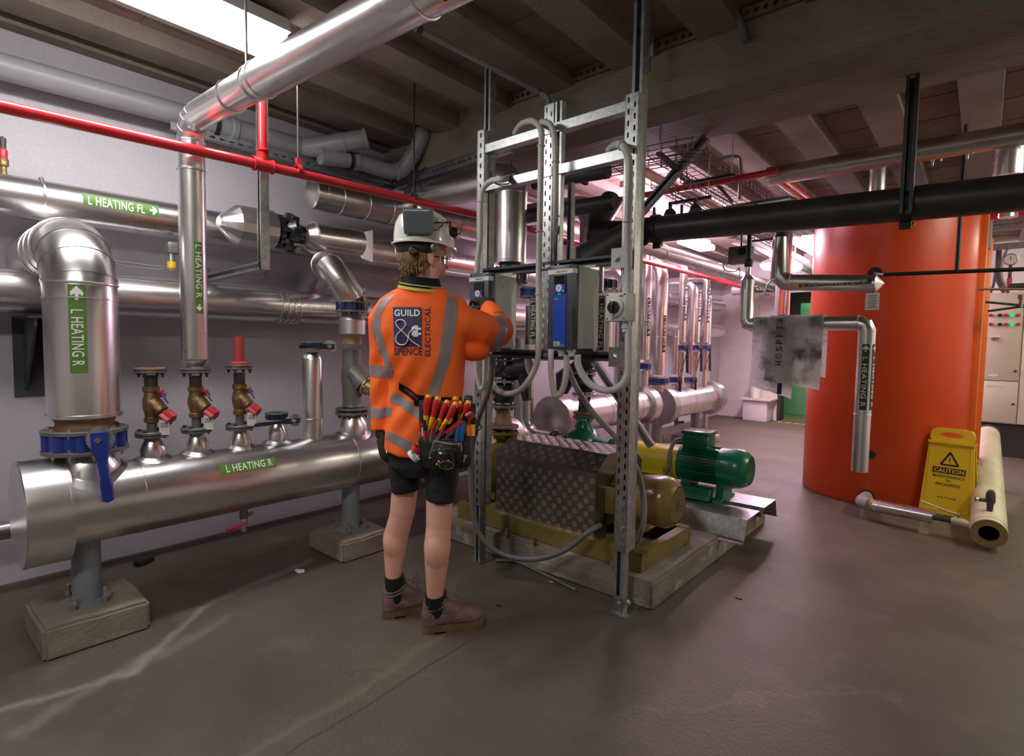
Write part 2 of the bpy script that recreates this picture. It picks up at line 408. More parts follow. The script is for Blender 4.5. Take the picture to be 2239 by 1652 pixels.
M['wallfar'] = surf('white painted far wall', ((.60, .56, .54), (.70, .66, .66), (.74, .70, .70)), 1.3, .6, .25, cracks=1.0, crackcol=(.3, .25, .25), spots=(5, .64, (.5, .4, .3), .5))
M['ceil'] = surf('board marked concrete ceiling', ((.17, .135, .11), (.24, .19, .155), (.30, .25, .21)), 2.2, .75, .5, spots=(8, .62, (.12, .09, .07), .6))
M['ceil2'] = surf('ceiling plank', ((.17, .115, .09), (.22, .155, .125), (.27, .20, .17)), 3.5, .75, .5)
M['beam'] = surf('concrete beam', ((.15, .13, .105), (.22, .19, .155), (.29, .26, .21)), 2.4, .75, .7, stretch=(.5, 1, 1), spots=(6, .6, (.10, .08, .065), .6))
M['plinth'] = surf('concrete plinth', ((.20, .17, .13), (.27, .235, .18), (.33, .29, .23)), 5, .8, .5, spots=(12, .64, (.42, .38, .30), .6))
M['pad'] = surf('machine pad concrete', ((.15, .12, .095), (.21, .175, .14), (.27, .23, .185)), 3.5, .7, .6, spots=(7, .60, (.48, .43, .36), .8))
M['greenfloor'] = mat('green painted floor', (.10, .14, .05), .4, col2=(.13, .17, .06), scale=3)
M['greenthing'] = mat('green painted panel', (.10, .36, .14), .5)
M['darkwall'] = mat('dark plinth paint', (.035, .032, .03), .6)

struct(B().bb((XW-.2, -3, -.12), (3.2, YB+.2, 0)).done('floor', 'floor'), 'worn brown grey concrete floor with cracks and white salt stains')
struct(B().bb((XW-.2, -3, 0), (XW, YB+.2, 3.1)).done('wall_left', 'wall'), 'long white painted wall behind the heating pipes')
DX0, DX1 = -2.62, -1.55
struct(B().bb((XW, YB, 0), (DX0, YB+.2, 3.1)).done('wall_back', 'wallfar'), 'pale cracked wall at the far end left of the doorway')
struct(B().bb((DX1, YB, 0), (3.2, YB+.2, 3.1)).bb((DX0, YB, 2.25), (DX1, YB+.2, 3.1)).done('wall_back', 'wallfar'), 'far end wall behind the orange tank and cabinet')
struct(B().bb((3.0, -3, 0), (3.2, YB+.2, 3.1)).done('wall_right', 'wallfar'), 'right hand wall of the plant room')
struct(B().bb((XW, -3.2, 0), (3.2, -3, 3.1)).done('wall_front', 'wallfar'), 'wall behind the viewpoint')
struct(B().bb((XW-.2, -3.2, ZC), (3.2, YB+3, ZC+.15)).done('ceiling', 'ceil2'), 'dark plank ceiling between the concrete ribs')
# room beyond the doorway
struct(B().bb((-4.6, YB+.2, -.12), (.6, YB+3, .002)).done('floor', 'greenfloor'), 'green painted floor beyond the far doorway')
struct(B().bb((-4.6, YB+3, 0), (.6, YB+3.15, 3.1)).done('wall_back', 'darkwall'), 'dark wall of the room beyond the doorway')
g = B().bb((-2.65, YB+1.2, 0), (-2.05, YB+1.5, 2.1)).bb((-2.95, YB+1.1, .0), (-2.45, YB+1.5, 1.25), bev=.02).done('machine', 'greenthing'); tag(g, 'light green machine panel seen through the far doorway', 'panel')
b = B().bb((DX0-.05, YB-.02, 0), (DX0, YB+.22, 2.25)).bb((DX1, YB-.02, 0), (DX1+.05, YB+.22, 2.25)).bb((DX0-.05, YB-.02, 2.25), (DX1+.05, YB+.22, 2.3))
struct(b.done('door_1', 'darkwall'), 'dark frame of the open doorway at the far end')
# hazard tape on the doorstep
b = B(); b.bb((DX0+.02, YB-.22, 0), (DX1+.9, YB-.14, .004)); tp = b.done('hazard_tape', 'yellow'); tag(tp, 'yellow and black striped tape across the doorway floor', 'tape')
b = B()
for i in range(14):
    x = DX0+.06+i*.135; b.prism([(0, 0), (.06, 0), (.11, .08), (.05, .08)], (x, YB-.22, .0042), (1, 0, 0), (0, 1, 0), (0, 0, .001))
b.done('stripe', 'ink', tp)
# stub column base by the doorway
t = thing('column_base', (-2.95, YB-.35, 0), 'small concrete upstand with a metal tray beside the far doorway', 'plinth')
B().bb((-3.12, YB-.42, 0), (-2.72, YB, .36), bev=.02).done('body', 'wallfar', t)
B().bb((-3.17, YB-.47, .36), (-2.66, YB, .385)).done('tray', 'cabinet', t)
B().lathe((-2.98, YB-.2, .385), (0, 0, 1), [(0, .07), (.12, .09), (.3, .08), (.38, .03)], 16).done('bottle', 'white_pl', t)
B().tube([(-2.98, YB-.2, .74), (-2.98, YB-.2, 2.0)], .008, 8).done('downpipe', 'pvc', t)
# ribs
ribm = []
k = 0; x = -3.63
ribs = [x0 for x0 in [-1.515+.475*i for i in range(-5, 10)]]
b = B()
for xc in ribs:
    if xc+.1 < XW or xc > 2.9: continue
    for (ya, yb) in ((-3, 2.72), (3.6, YB)):
        x0, x1 = max(XW, xc-.105), xc+.105
        b.prism([(x0, ZC), (x0+.006, 2.75), (x1-.006, 2.75), (x1, ZC)], (0, ya, 0), (1, 0, 0), (0, 0, 1), (0, yb-ya, 0))
b.bb((XW, -3, 2.745), (XW+.09, 2.72, ZC)).bb((XW, 3.6, 2.745), (XW+.09, YB, ZC))
struct(b.done('ceiling', 'ceil', smooth=False), 'row of precast concrete ribs under the ceiling')
# plank joints in the far bays
b = B()
for xc in ribs[:-1]:
    xa, xb2 = xc+.105, xc+.37
    if xa < XW: continue
    for j in range(30):
        y = -2.6+j*.43 + (.1 if int((xc+9)/.475) % 2 else 0)
        if 2.6 < y < 3.7: continue
        b.bb((xa, y, ZC-.006), (xb2, y+.415, ZC))
struct(b.done('ceiling', 'ceil2', smooth=False), 'hollow block infill strips between the ceiling ribs')
# main beam (stepped) and second beam further back
b = B().prism([(2.71, 3.0), (2.71, 2.5), (2.95, 2.5), (2.97, 2.56), (3.58, 2.60), (3.62, 3.0)], (XW, 0, 0), (0, 1, 0), (0, 0, 1), (6.9, 0, 0))
struct(b.done('trim_1', 'beam', smooth=False), 'deep concrete beam crossing the whole ceiling')
b = B().prism([(6.9, 3.0), (6.9, 2.62), (7.4, 2.62), (7.4, 3.0)], (XW, 0, 0), (0, 1, 0), (0, 0, 1), (6.9, 0, 0))
struct(b.done('trim_2', 'beam', smooth=False), 'second concrete beam further back')
# perforated end plates in each bay
def perf_plate(x0, x1, y, label):
    n = 6; w = (x1-x0)/n; cells = [(i*w, 0, (i+1)*w, .055, True) for i in range(n)]
    o = B().perf((x0, y, 2.765), (1, 0, 0), (0, 0, 1), x1-x0, .055, (0, .003, 0), cells, .022, .022).done('perforated_plate', 'rust', smooth=False)
    tag(o, label, 'plate')
    return o
names = ['left of the slotted centre post', 'over the switch and right post', 'right of the tall right post', 'at the top edge, farthest right', 'partly behind the pale conduit', 'farthest left by the grey pipes']
for i, kk in enumerate((-1, 0, 1, 2, -2)):
    xc = -1.515+.475*kk
    perf_plate(xc+.11, xc+.36, 2.69, 'rusty perforated edge plate on the beam, ' + ['just left of the right tall post', 'just right of the right tall post', 'nearest the bent conduit at the top', 'farthest right of the row', 'farthest left of the row'][i])

# ------------------------------------------------------------------ lamps of the room
def batten(x, y0, y1, z, w_, m, label, hang=None, rodx=None):
    t = thing('ceiling_light', (x, (y0+y1)/2, z+.08), label, 'ceiling light')
    if m.startswith('lamp_pink'):
        B().bb((x-.03, y0, z+.005), (x+.03, y1, z+.06)).done('housing', 'lamp_body', t); B().bb((x-w_/2, y0+.02, z-.06), (x+w_/2, y1-.02, z+.004), bev=.02).done('diffuser', m, t)
        for yy in (y0+.15, y1-.15): B().cyl((x, yy, z+.06), (x, yy, ZC), .006, n=8).done('hanger_rod', 'zinc', t)
        return t
    B().prism([(-w_/2, 0), (w_/2, 0), (w_/2-.03, .07), (-w_/2+.03, .07)], (x, y0, z), (1, 0, 0), (0, 0, 1), (0, y1-y0, 0)).done('housing', 'lamp_body', t)
    B().prism([(-w_/2+.01, -.001), (-w_/2+.03, -.035), (w_/2-.03, -.035), (w_/2-.01, -.001)], (x, y0+.01, z), (1, 0, 0), (0, 0, 1), (0, y1-y0-.02, 0)).done('diffuser', m, t)
    for yy in (y0+.15, y1-.15): B().cyl((x, yy, z+.07), (x, yy, ZC), .006, n=8).done('hanger_rod', 'zinc', t)
    return t
batten(-2.62, -.15, 1.30, 2.655, .30, 'lamp', 'long white fluorescent ceiling light above the angled silver pipe')

M['lamp_mid'] = mat('lit lamp', (1, 1, 1), .5, emit=(1, .97, .92), estr=30)
batten(-.8, -1.3, .1, 2.64, .30, 'lamp_mid', 'ceiling light behind the viewpoint')
batten(-2.62, 6.0, 6.7, 2.48, .20, 'lamp_pink', 'bright pinkish ceiling light above the far risers')
batten(-2.45, 4.3, 5.3, 2.62, .14, 'lamp_pink2', 'pinkish ceiling light behind the main beam')
batten(-1.9, 7.9, 9.1, 2.68, .2, 'lamp_pink', 'pinkish ceiling light near the far doorway')
batten(-2.2, 11.0, 12.2, 2.5, .3, 'lamp_mid', 'ceiling light in the room beyond the doorway')
batten(1.3, 3.9, 5.3, 2.60, .25, 'lamp_warm', 'warm ceiling light right of the orange tank')
batten(2.2, 8.0, 9.2, 2.64, .25, 'lamp_warm', 'warm ceiling light near the electrical cabinet')
def bulkhead(p, r, label):
    t = thing('pendant_light', p, label, 'ceiling light')
    B().lathe(p, (0, 0, -1), [(-.03, r*.4), (0, r*.9), (.03, r)], 24).done('housing', 'lamp_body', t)
    B().ell(V(p)-V((0, 0, .04)), (r*.95, r*.95, r*.62)).done('globe', 'lamp_pink', t)
    B().cyl(V(p)+V((0, 0, .03)), (p[0], p[1], ZC), .008, n=8).done('stem', 'galv', t)
bulkhead(at(1683, 572, Y=7.8), .12, 'left of two round glowing lights above the towel')
bulkhead(at(1737, 578, Y=8.3), .10, 'right of two round glowing lights beside the tank')
# ================================================================== LEFT WALL PIPEWORK
XM = -2.87
def zat(px, py, X=XM): return at(px, py, X=X).z
def yat(px, py, X=XM): return at(px, py, X=X).y
def flange(parent, c, ax, r, t, m, nb=8, bolts=True, br=.009, bm='zinc', name='flange', off=0):
    """disc centred on c, thickness t along ax, hex bolts through it"""
    c = V(c); ax, a, b_ = frame(ax)
    f = B().lathe(c-ax*t/2, ax, [(0, r*.3), (0, r*.97), (t*.15, r), (t*.85, r), (t, r*.97), (t, r*.3)], 32, False).done(name, m, parent)
    if nb and bolts:
        p = V((0, 0, 0)); k = B().hexa(p+ax*t*.5, ax, br, br*.9); k.hexa(p-ax*t*.5, -ax, br, br*.9).cyl(p-ax*(t*.5+br*2.2), p+ax*(t*.5+br), br*.55, n=6)
        o = k.done('bolt', bm, f)
        for i in range(nb):
            an = 2*PI*(i+off)/nb; q = o if i == 0 else o.copy()
            if i: COL.objects.link(q)
            q.location = c+(a*math.cos(an)+b_*math.sin(an))*r*.82
    return f
def butterfly(p, ax, r, t, m, label, name='butterfly_valve', nb=8, fm='iron', group=None, lever=None, top=True, bot=True, bm='zinc'):
    """wafer valve between two flanges; p = centre"""
    p = V(p); ax = V(ax).normalized(); T = thing(name, p-V((0, 0, t)), label, 'valve', group)
    k = B().lathe(p-ax*t/2, ax, [(0, r*.6), (0, r*.88), (t, r*.88), (t, r*.6)], 32, False)
    _, a, b_ = frame(ax)
    for i in range(nb):
        an = 2*PI*(i+.5)/nb; q = p+(a*math.cos(an)+b_*math.sin(an))*r*.84; k.cyl(q-ax*t/2, q+ax*t/2, r*.15, n=10)
    k.done('body', m, T)
    if top: flange(T, p+ax*(t/2+r*.07), ax, r, r*.12, fm, nb, br=r*.07, bm=bm)
    if bot: flange(T, p-ax*(t/2+r*.07), ax, r, r*.12, fm, nb, br=r*.07, bm=bm)
    return T
def quadrant(T, c, n, up, R, m='galv2'):
    """notched quadrant plate facing n"""
    c, n, up = V(c), V(n).normalized(), V(up).normalized(); s = n.cross(up)
    pl = []; teeth = 22
    for i in range(teeth*2+1):
        an = -PI*.95+PI*1.9*i/(teeth*2); rr = R*(.92 if (i % 2 and abs(an) > 1.2) else 1); pl.append((rr*math.cos(an), rr*math.sin(an)))
    return B().prism(pl, c, up, s, n*.004).done('quadrant_plate', m, T, smooth=False)
def lever(T, c, n, d, L, w_, m, name='lever', bendz=0):
    """flat handle from c along d lying in the plane with normal n"""
    c, n, d = V(c), V(n).normalized(), V(d).normalized(); s = n.cross(d)
    pl = [(-.03, -w_*.7), (.04, -w_*.8), (L*.35, -w_*.45), (L*.6, -w_*.42), (L*.72, -w_*.55), (L*.97, -w_*.5), (L, 0), (L*.97, w_*.5), (L*.72, w_*.55), (L*.6, w_*.42), (L*.35, w_*.45), (.04, w_*.8), (-.03, w_*.7)]
    h = B().prism(pl, c, d, s, n*.018).done(name, m, T, smooth=False)
    B().box(c+n*.02, (.02, .02, .012), Matrix((d, s, n)).transposed() @ Matrix.Rotation(PI/4, 3, 'Z')).done('spindle', 'zinc', h)
    return h
def pipe(name, pts, r, m, label, cat='pipe', beads=(), group=None, parent=None, n=32, closed=True):
    """jacketed pipe, mitred bends; beads = [(point, axis)]"""
    k = B().tube(pts, r, n)
    for c, ax in beads: k.bead(c, ax, r)
    o = k.done(name, m, parent)
    if parent is None: tag(o, label, cat, group)
    return o
def pipeT(name, pts, r, m, label, base=None, **kw):
    T = thing(name, base or pts[0], label, 'pipe'); pipe('jacket', pts, r, m, '', parent=T, **kw); return T
FC = V((1, -.35, .0))   # direction from the left wall towards the viewpoint

# PVC drain high on the wall
T = thing('drain_pipe', (-3.6, 0, 2.53), 'fat grey plastic drain pipe running high along the left wall', 'pipe')
pts = [V((-3.58, -2.5, 2.44)), V((-3.58, 2.02, 2.565))]
B().tube(pts, .062, 24).bead((-3.58, 1.5, 2.55), (0, 1, 0), .062, .008, .05).done('barrel', 'pvc', T)
q0 = at(690, 322, X=-3.50); q1 = at(800, 303, X=-3.30)
B().tube([V((-3.58, 1.95, 2.563)), q0, q1], [.062, .066, .062], 24).bead(q0+(q1-q0)*.55, q1-q0, .064, .006, .01).bead(q1, q1-q0, .066, .006, .02).done('branch_stub', 'pvc', T)
k = B()
yc = yat(470, 268, -3.58); k.lathe((-3.58, yc-.012, 2.545), (0, 1, 0), [(0, .064), (0, .071), (.024, .071), (.024, .064)], 24, False)
k.box((-3.58, yc, 2.47), (.03, .02, .05)); k.done('pipe_clamp', 'black', T)
T = thing('drain_pipe', at(700, 345, X=-3.45), 'grey plastic drain pipe with bends rising into the ceiling corner', 'pipe')
p = [at(700, 341, X=-3.45), at(780, 353, X=-3.42), at(868, 375, X=-3.35), at(905, 335, X=-3.25), at(922, 300, X=-3.19), at(926, 285, X=-3.18)]
k = B().tube(spline(p, 5), .055, 20)
for i in (1, 2, 3): k.bead(p[i], (p[i+1]-p[i-1]), .055, .006, .03)
k.done('barrel', 'pvc', T)
k = B(); d = (p[1]-p[0]).normalized(); k.lathe(p[0]+(p[1]-p[0])*.75, d, [(0, .057), (0, .066), (.02, .066), (.02, .057)], 24, False).done('pipe_clamp', 'black', T)

# slotted cable channel below it
def slotted(name, p, q, w_, t, nrm, m, label=None, cat='channel', parent=None, sw=.011, sh=.032, pitch=.055, flange_d=.0, cols=1, smooth=False, solid_to=None):
    """perforated strip between p and q, width w_ (perpendicular to nrm), with two returned flanges"""
    p, q, nrm = V(p), V(q), V(nrm).normalized(); v = (q-p); L = v.length; v.normalize(); u = v.cross(nrm).normalized()
    rows = int(L/pitch); ph = L/rows; cells = []; cw = w_/cols
    for c in range(cols):
        offs = 0 if c % 2 == 0 else ph/2
        if offs: cells.append((c*cw, 0, (c+1)*cw, offs, False))
        for r_ in range(rows-(1 if offs else 0)): cells.append((c*cw, offs+r_*ph, (c+1)*cw, offs+(r_+1)*ph, True))
        if offs: cells.append((c*cw, L-offs, (c+1)*cw, L, False))
    k = B().perf(p-u*w_/2, u, v, w_, L, -nrm*t, cells, sw, sh)
    if flange_d:
        for s in (-1, 1):
            a = p+u*s*(w_/2)-nrm*flange_d/2; R_ = Matrix((u, v, nrm)).transposed(); k.box((a+(a+v*L))/2, (t, L, flange_d), R_)
    o = k.done(name, m, parent, smooth=False)
    if label: tag(o, label, cat)
    return o
zs = 2.48
slotted('cable_channel', (-3.56, 1.15, zs), (-3.56, 2.70, zs), .08, .003, (1, 0, 0), 'galv2', 'slotted steel channel along the left wall under the drain pipe', flange_d=.03, cols=2)
slotted('cable_channel', (-3.56, 2.69, zs), (-2.35, 2.69, zs+.03), .07, .003, (0, -1, 0), 'galv', 'slotted steel channel fixed along the concrete beam', flange_d=.03, cols=1)

# L HEATING FL flow pipe on the wall
z1 = 1.92
T = thing('heating_flow_pipe', (-3.5, .4, z1), 'upper silver clad wall pipe marked L HEATING FL', 'pipe')
k = B().tube([(-3.5, -2.6, z1-.03), (-3.5, 9.6, z1+.05)], .098, 40)
for y in (.56, 2.6, 4.2, 5.8, 7.4): k.bead((-3.5, y, z1+(y-.4)*.006), (0, 1, 0), .098)
k.done('jacket', 'alu', T)
ya = yat(180, 440, -3.42); yb = yat(345, 465, -3.42)
marker(T, (-3.5, ya, z1+.004), (0, 1, 0), V((1, -.6, .10)), (0, 0, 1), .098, yb-ya, .066, [('L HEATING FL', .02, (yb-ya)*.80, -.024, .022), ('ARROW', (yb-ya)*.87, (yb-ya)*.98, -.022, .022)])
T = thing('heating_return_pipe', (-3.5, .4, 1.46), 'lower silver clad wall pipe crossing behind the risers', 'pipe')
k = B().tube([(-3.5, -2.6, 1.45), (-3.5, 9.6, 1.53)], .105, 40)
for y in (1.72, 1.76, 1.80, 1.84, 3.4, 5.2): k.bead((-3.5, y, 1.464+(y-.4)*.0065), (0, 1, 0), .105, .006, .02)
k.done('jacket', 'alu', T)
ym = yat(985, 612, -3.4)
marker(T, (-3.5, ym, 1.475), (0, 1, 0), V((1, -.6, .25)), (0, 0, 1), .105, .6, .06, [('L HEATING R', .03, .52, -.022, .022)], bg='dark_lab', fg='grey_ink')
# capped lagged pipe behind the red pipe
T = thing('lagged_pipe', at(665, 420, X=-3.35), 'short silver clad pipe with pointed end cap behind the red pipe', 'pipe')
c0 = at(672, 420, X=-3.35)
k = B().lathe(c0, (0, 1, 0), [(-.03, 0), (.03, .098), (.10, .098)], 36).tube([c0+V((0, .1, 0)), (c0.x, 3.9, c0.z+.02)], .1, 36)
for y in (.22, .42, .62, .9, 1.3): k.bead(c0+V((0, y, 0)), (0, 1, 0), .1)
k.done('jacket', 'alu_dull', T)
# small pipe near the floor
o = B().tube([(-3.5, -2.6, .33), (-3.5, 3.6, .33)], .045, 20).done('condensate_pipe', 'alu_dull'); tag(o, 'thin silver pipe low on the wall behind the header', 'pipe')

# red sprinkler main
RX = -2.72
def rz(y): return 1.25+.80 + .012*y
T = thing('sprinkler_pipe', (RX, .3, rz(.3)), 'long bright red sprinkler pipe crossing in front of the silver riser', 'pipe')
rp = [at(-900, 40, X=RX), at(0, 232, X=RX), at(560, 358, X=RX), at(1035, 468, X=RX), at(1390, 566, X=RX), at(1560, 610, X=RX)]
k = B().tube(rp, .0235, 20); k.done('barrel', 'red', T)
tc_ = at(575, 361, X=RX); d = (rp[3]-rp[2]).normalized()
B().tube([tc_-d*.045, tc_-d*.045, tc_+d*.045][1:], .031, 20).bead(tc_-d*.045, d, .031, .004, .014).bead(tc_+d*.045, d, .031, .004, .014).tube([tc_, tc_+V((0, 0, .07))], .026, 16).bead(tc_+V((0, 0, .07)), (0, 0, 1), .026, .005, .014).done('tee_fitting', 'red', T)
B().tube([tc_+V((0, 0, .05)), (tc_.x, tc_.y, ZC)], .0195, 16).done('riser', 'red', T)
for px, py in ((652, 372), (905, 432)):
    c = at(px, py, X=RX); B().lathe(c-V((0, .01, 0)), (0, 1, 0), [(0, .025), (0, .030), (.02, .030), (.02, .025)], 20, False).box(c+V((0, 0, .04)), (.022, .02, .04)).done('hanger_clip', 'red' if px < 700 else 'darkiron', T)
    B().cyl(c+V((0, 0, .05)), (c.x, c.y, ZC), .0045, n=8).done('hanger_rod', 'zinc' if px < 700 else 'black', T)
# continuation of the red main in the far part
T = thing('sprinkler_pipe', at(1560, 610, X=-3.0), 'far end of the red sprinkler pipe above the blue valves', 'pipe')
a_, b_ = at(1350, 552, X=-2.9), at(1700, 648, X=-2.9)
B().tube([a_, b_], .032, 16).bead(at(1590, 618, X=-2.9), b_-a_, .034, .01, .05).done('barrel', 'red', T)

# cantilever strut bracket
T = thing('strut_bracket', at(577, 590, X=-2.86), 'galvanised hanging strut with horizontal arm back to the wall', 'bracket')
p0 = at(570, 368, X=-2.86); p1 = at(577, 590, X=-2.86); y0 = p1.y
def channel(k, p, q, w_, d, open_dir, t=.003):
    """C channel with open side towards open_dir"""
    p, q = V(p), V(q); v = (q-p).normalized(); o = V(open_dir); o = (o-v*o.dot(v)).normalized(); u = v.cross(o); L = (q-p).length; R_ = Matrix((u, v, o)).transposed(); c = (p+q)/2
    k.box(c-o*d/2, (w_, L, t), R_); k.box(c+u*(w_/2), (t, L, d), R_); k.box(c-u*(w_/2), (t, L, d), R_)
    for s in (-1, 1): k.box(c+u*s*(w_/2-w_*.14)+o*d/2, (w_*.28, L, t), R_)
    return k
channel(B(), (p1.x, y0, p0.z+.55), (p1.x, y0, p1.z), .042, .042, (0, -1, 0)).done('hanging_channel', 'galv', T)
channel(B(), (p1.x+.01, y0-.01, p1.z+.02), (XW, y0-.01, p1.z-.0), .042, .042, (0, -1, .0)).done('arm_channel', 'galv', T)
B().bb((XW, y0-.05, p1.z-.06), (XW+.01, y0+.05, p1.z+.08)).bb((XW, y0-.01, p1.z+.02), (XW+.08, y0+.02, p1.z+.03)).done('wall_plate', 'galv2', T)

# inline coupling with bulb jacket, X=-3.22
xb = -3.22; c = [at(px, py, X=xb) for px, py in ((478, 486), (505, 482), (600, 493), (606, 494), (648, 503), (668, 506), (785, 532))]
T = thing('check_valve', c[3], 'black flanged check valve between silver clad pipe and tapered bulb', 'valve')
L0 = c[0]; ax = (c[6]-c[0]).normalized(); D = lambda i: (c[i]-c[0]).length
B().lathe(L0, ax, [(0, .035), (.012, .05), (D(1), .095), (D(1)+.02, .11), (D(2)-.02, .112), (D(2), .085)], 14).done('tapered_jacket', 'alu', T, ang=20)
k = B().lathe(L0+ax*D(2), ax, [(0, .085), (.0, .09), (.03, .09), (.04, .07), (.055, .085), (.08, .11), (.10, .112), (.115, .095), (.13, .06), (.17, .058)], 28)
_, a_, b2_ = frame(ax)
for i in range(8):
    q = (a_*math.cos(2*PI*i/8)+b2_*math.sin(2*PI*i/8)); k.cyl(L0+ax*(D(2)+.0)+q*.085, L0+ax*(D(2)+.05)+q*.085, .016, n=8); k.cyl(L0+ax*(D(2)+.07)+q*.1, L0+ax*(D(2)+.11)+q*.1, .02, n=8)
k.done('body', 'blackpaint', T)
B().lathe(L0+ax*(D(2)+.15), ax, [(0, .055), (.035, .055)], 20).done('neck', 'rust', T)
T = thing('heating_branch_pipe', c[5], 'silver clad branch pipe ending in a mitred corner right of the black coupling', 'pipe')
s0 = L0+ax*(D(2)+.185)
B().lathe(s0, ax, [(0, .06), (.0, .05), (.05, .085), (.05, .088), (D(6)-D(2)-.185, .088)], 28).bead(s0+ax*.06, ax, .086).done('jacket', 'alu', T)
e = L0+ax*D(6)
B().prism([(-.10, .03), (.09, .10), (.09, -.12), (-.0, -.10)], e+V((.03, 0, 0)), ax, (0, 0, 1), (-.12, 0, 0)).done('mitre_cap', 'alu', T, smooth=False)

# wall sensor, bracket, small wiring
T = thing('flow_sensor', at(375, 560, X=-3.45), 'small grey sensor with yellow cap hanging by the riser', 'sensor')
s = at(375, 550, X=-3.45)
B().box(s+V((0, 0, .02)), (.06, .05, .06), bev=.005).done('head', 'iron', T); B().cyl(s-V((0, 0, .01)), s-V((0, 0, .06)), .014, n=14).done('stem', 'zinc', T)
B().lathe(s-V((0, 0, .055)), (0, 0, -1), [(0, .022), (.035, .022), (.045, .012)], 16).done('cap', 'yellowcap', T)
w0 = at(238, 570, X=-3.55)
o = B().tube(spline([w0, at(290, 575, X=-3.55), at(360, 583, X=-3.5), s-V((0, 0, .04))], 5), .004, 6).tube(spline([w0-V((0, 0, .01)), at(290, 583, X=-3.55), at(360, 588, X=-3.5), s-V((0, 0, .05))], 5), .004, 6).done('sensor_cable', 'cable'); tag(o, 'pair of thin dark wires leading to the yellow capped sensor', 'cable')
o = B().tube(spline([at(505, 598, X=-3.6), at(545, 605, X=-3.5), at(578, 606, X=-3.3), at(580, 590, X=-3.25)], 5), .004, 6).done('signal_cable', 'cable'); tag(o, 'thin looped wire under the arm of the strut bracket', 'cable')
T = thing('wall_bracket', (-3.66, .53, .95), 'dark steel wall bracket under the lower wall pipe at far left', 'bracket')
B().bb((XW, .46, .95), (XW+.012, .62, 1.35)).done('back_plate', 'brkt', T)
B().prism([(0, .36), (.30, .36), (.30, .32), (.02, .02), (0, .0)], (XW+.01, .50, .98), (1, 0, 0), (0, 0, 1), (0, .012, 0)).prism([(0, .36), (.30, .36), (.30, .32), (.02, .02), (0, .0)], (XW+.01, .58, .98), (1, 0, 0), (0, 0, 1), (0, .012, 0)).done('gusset', 'brkt', T, smooth=False)
B().bb((XW, .48, 1.34), (XW+.32, .62, 1.352)).done('shelf', 'brkt', T)
# tiny air vent on the upper pipe
T = thing('air_vent', at(8, 365, X=-3.5), 'small red bronze air vent on the upper wall pipe at the left edge', 'valve')
a0 = at(8, 372, X=-3.5)
B().lathe(a0, (0, 0, 1), [(-.03, .012), (.02, .012), (.02, .02), (.05, .02), (.05, .014)], 14).done('body', 'brass', T); B().lathe(a0+V((0, 0, .05)), (0, 0, 1), [(0, .016), (.04, .018), (.05, .012)], 12).done('cap', 'redknob', T)
B().lathe(a0+V((0, 0, .095)), (0, 0, 1), [(0, .012), (.05, .014), (.06, .0)], 12).done('vent_top', 'darkiron', T)

# ------------------------------------------------------------------ manifold 1
zM = .545; RM = .165
T = thing('heating_header', (XM, 1.2, zM), 'near silver clad header pipe on concrete plinths marked L HEATING R', 'header')
k = B().tube([(XM, .47, zM), (XM, 2.16, zM)], RM, 48); 
for px in (300,): k.bead((XM, yat(300, 1090), zM), (0, 1, 0), RM, .004, .01)
k.bead((XM, yat(755, 1000), zM), (0, 1, 0), RM, .005, .014)
k.done('jacket', 'alu', T)
k = B().lathe((XM, .350, zM), (0, 1, 0), [(0, 0), (0, .21), (.004, .214), (.147, .214), (.147, .205), (.153, RM)], 48, False).bead((XM, .360, zM), (0, 1, 0), .212, .004, .01).bead((XM, .49, zM), (0, 1, 0), .212, .004, .01)
k.done('end_cap', 'alu', T)
B().lathe((XM, 2.15, zM), (0, 1, 0), [(0, RM*.99), (.0, RM+.004), (.02, RM+.004), (.02, 0)], 40, False).done('end_cap', 'alu_dull', T)
ya, yb = yat(480, 1030, XM+.14), yat(603, 1015, XM+.14)
marker(T, (XM, ya, zM), (0, 1, 0), V((1, -.45, .62)), (0, 0, 1), RM, yb-ya, .052, [('L HEATING R', .03, yb-ya-.02, -.018, .020)])
def saddle(T, y, r, z0, z1, m='alu'):
    """stub neck with a saddle rim fitted to the header"""
    n = 36; k = B(); rings = []
    for rr, dz in ((r+.022, .001), (r+.004, .010), (r, .012)):
        cur = []
        for i in range(n):
            an = 2*PI*i/n; x, yy = rr*math.cos(an), rr*math.sin(an); x2 = max(-RM*.98, min(RM*.98, x)); zz = math.sqrt(RM*RM-x2*x2)
            cur.append(k.bm.verts.new((XM+x, y+yy, zM+zz+dz)))
        rings.append(cur)
    rings.append(k.ring(V((XM, y, z0)), V((1, 0, 0)), V((0, 1, 0)), r, n)); rings.append(k.ring(V((XM, y, z1)), V((1, 0, 0)), V((0, 1, 0)), r*.55, n))
    for i in range(len(rings)-1): k.bridge(rings[i], rings[i+1])
    return k.done('stub_neck', m, T)
Yb = yat(187, 930); stacks = {}
for nm, px, py in (('v1', 333, 960), ('v2', 430, 950), ('v3', 525, 940), ('v4', 605, 930), ('v5', 683, 900), ('v6', 770, 920)): stacks[nm] = yat(px, py)
saddle(T, Yb, .122, zat(187, 1010)-.01, zat(187, 975)); 
for nm, r_ in (('v1', .052), ('v2', .050), ('v3', .048), ('v4', .050)):
    px = {'v1': 333, 'v2': 430, 'v3': 525, 'v4': 605}[nm]; py = {'v1': 985, 'v2': 975, 'v3': 967, 'v4': 950}[nm]
    saddle(T, stacks[nm], r_*1.08, zat(px, py)+.012, zat(px, py-28))
saddle(T, stacks['v6'], .088, zat(770, 925), zat(770, 900))
T2 = T
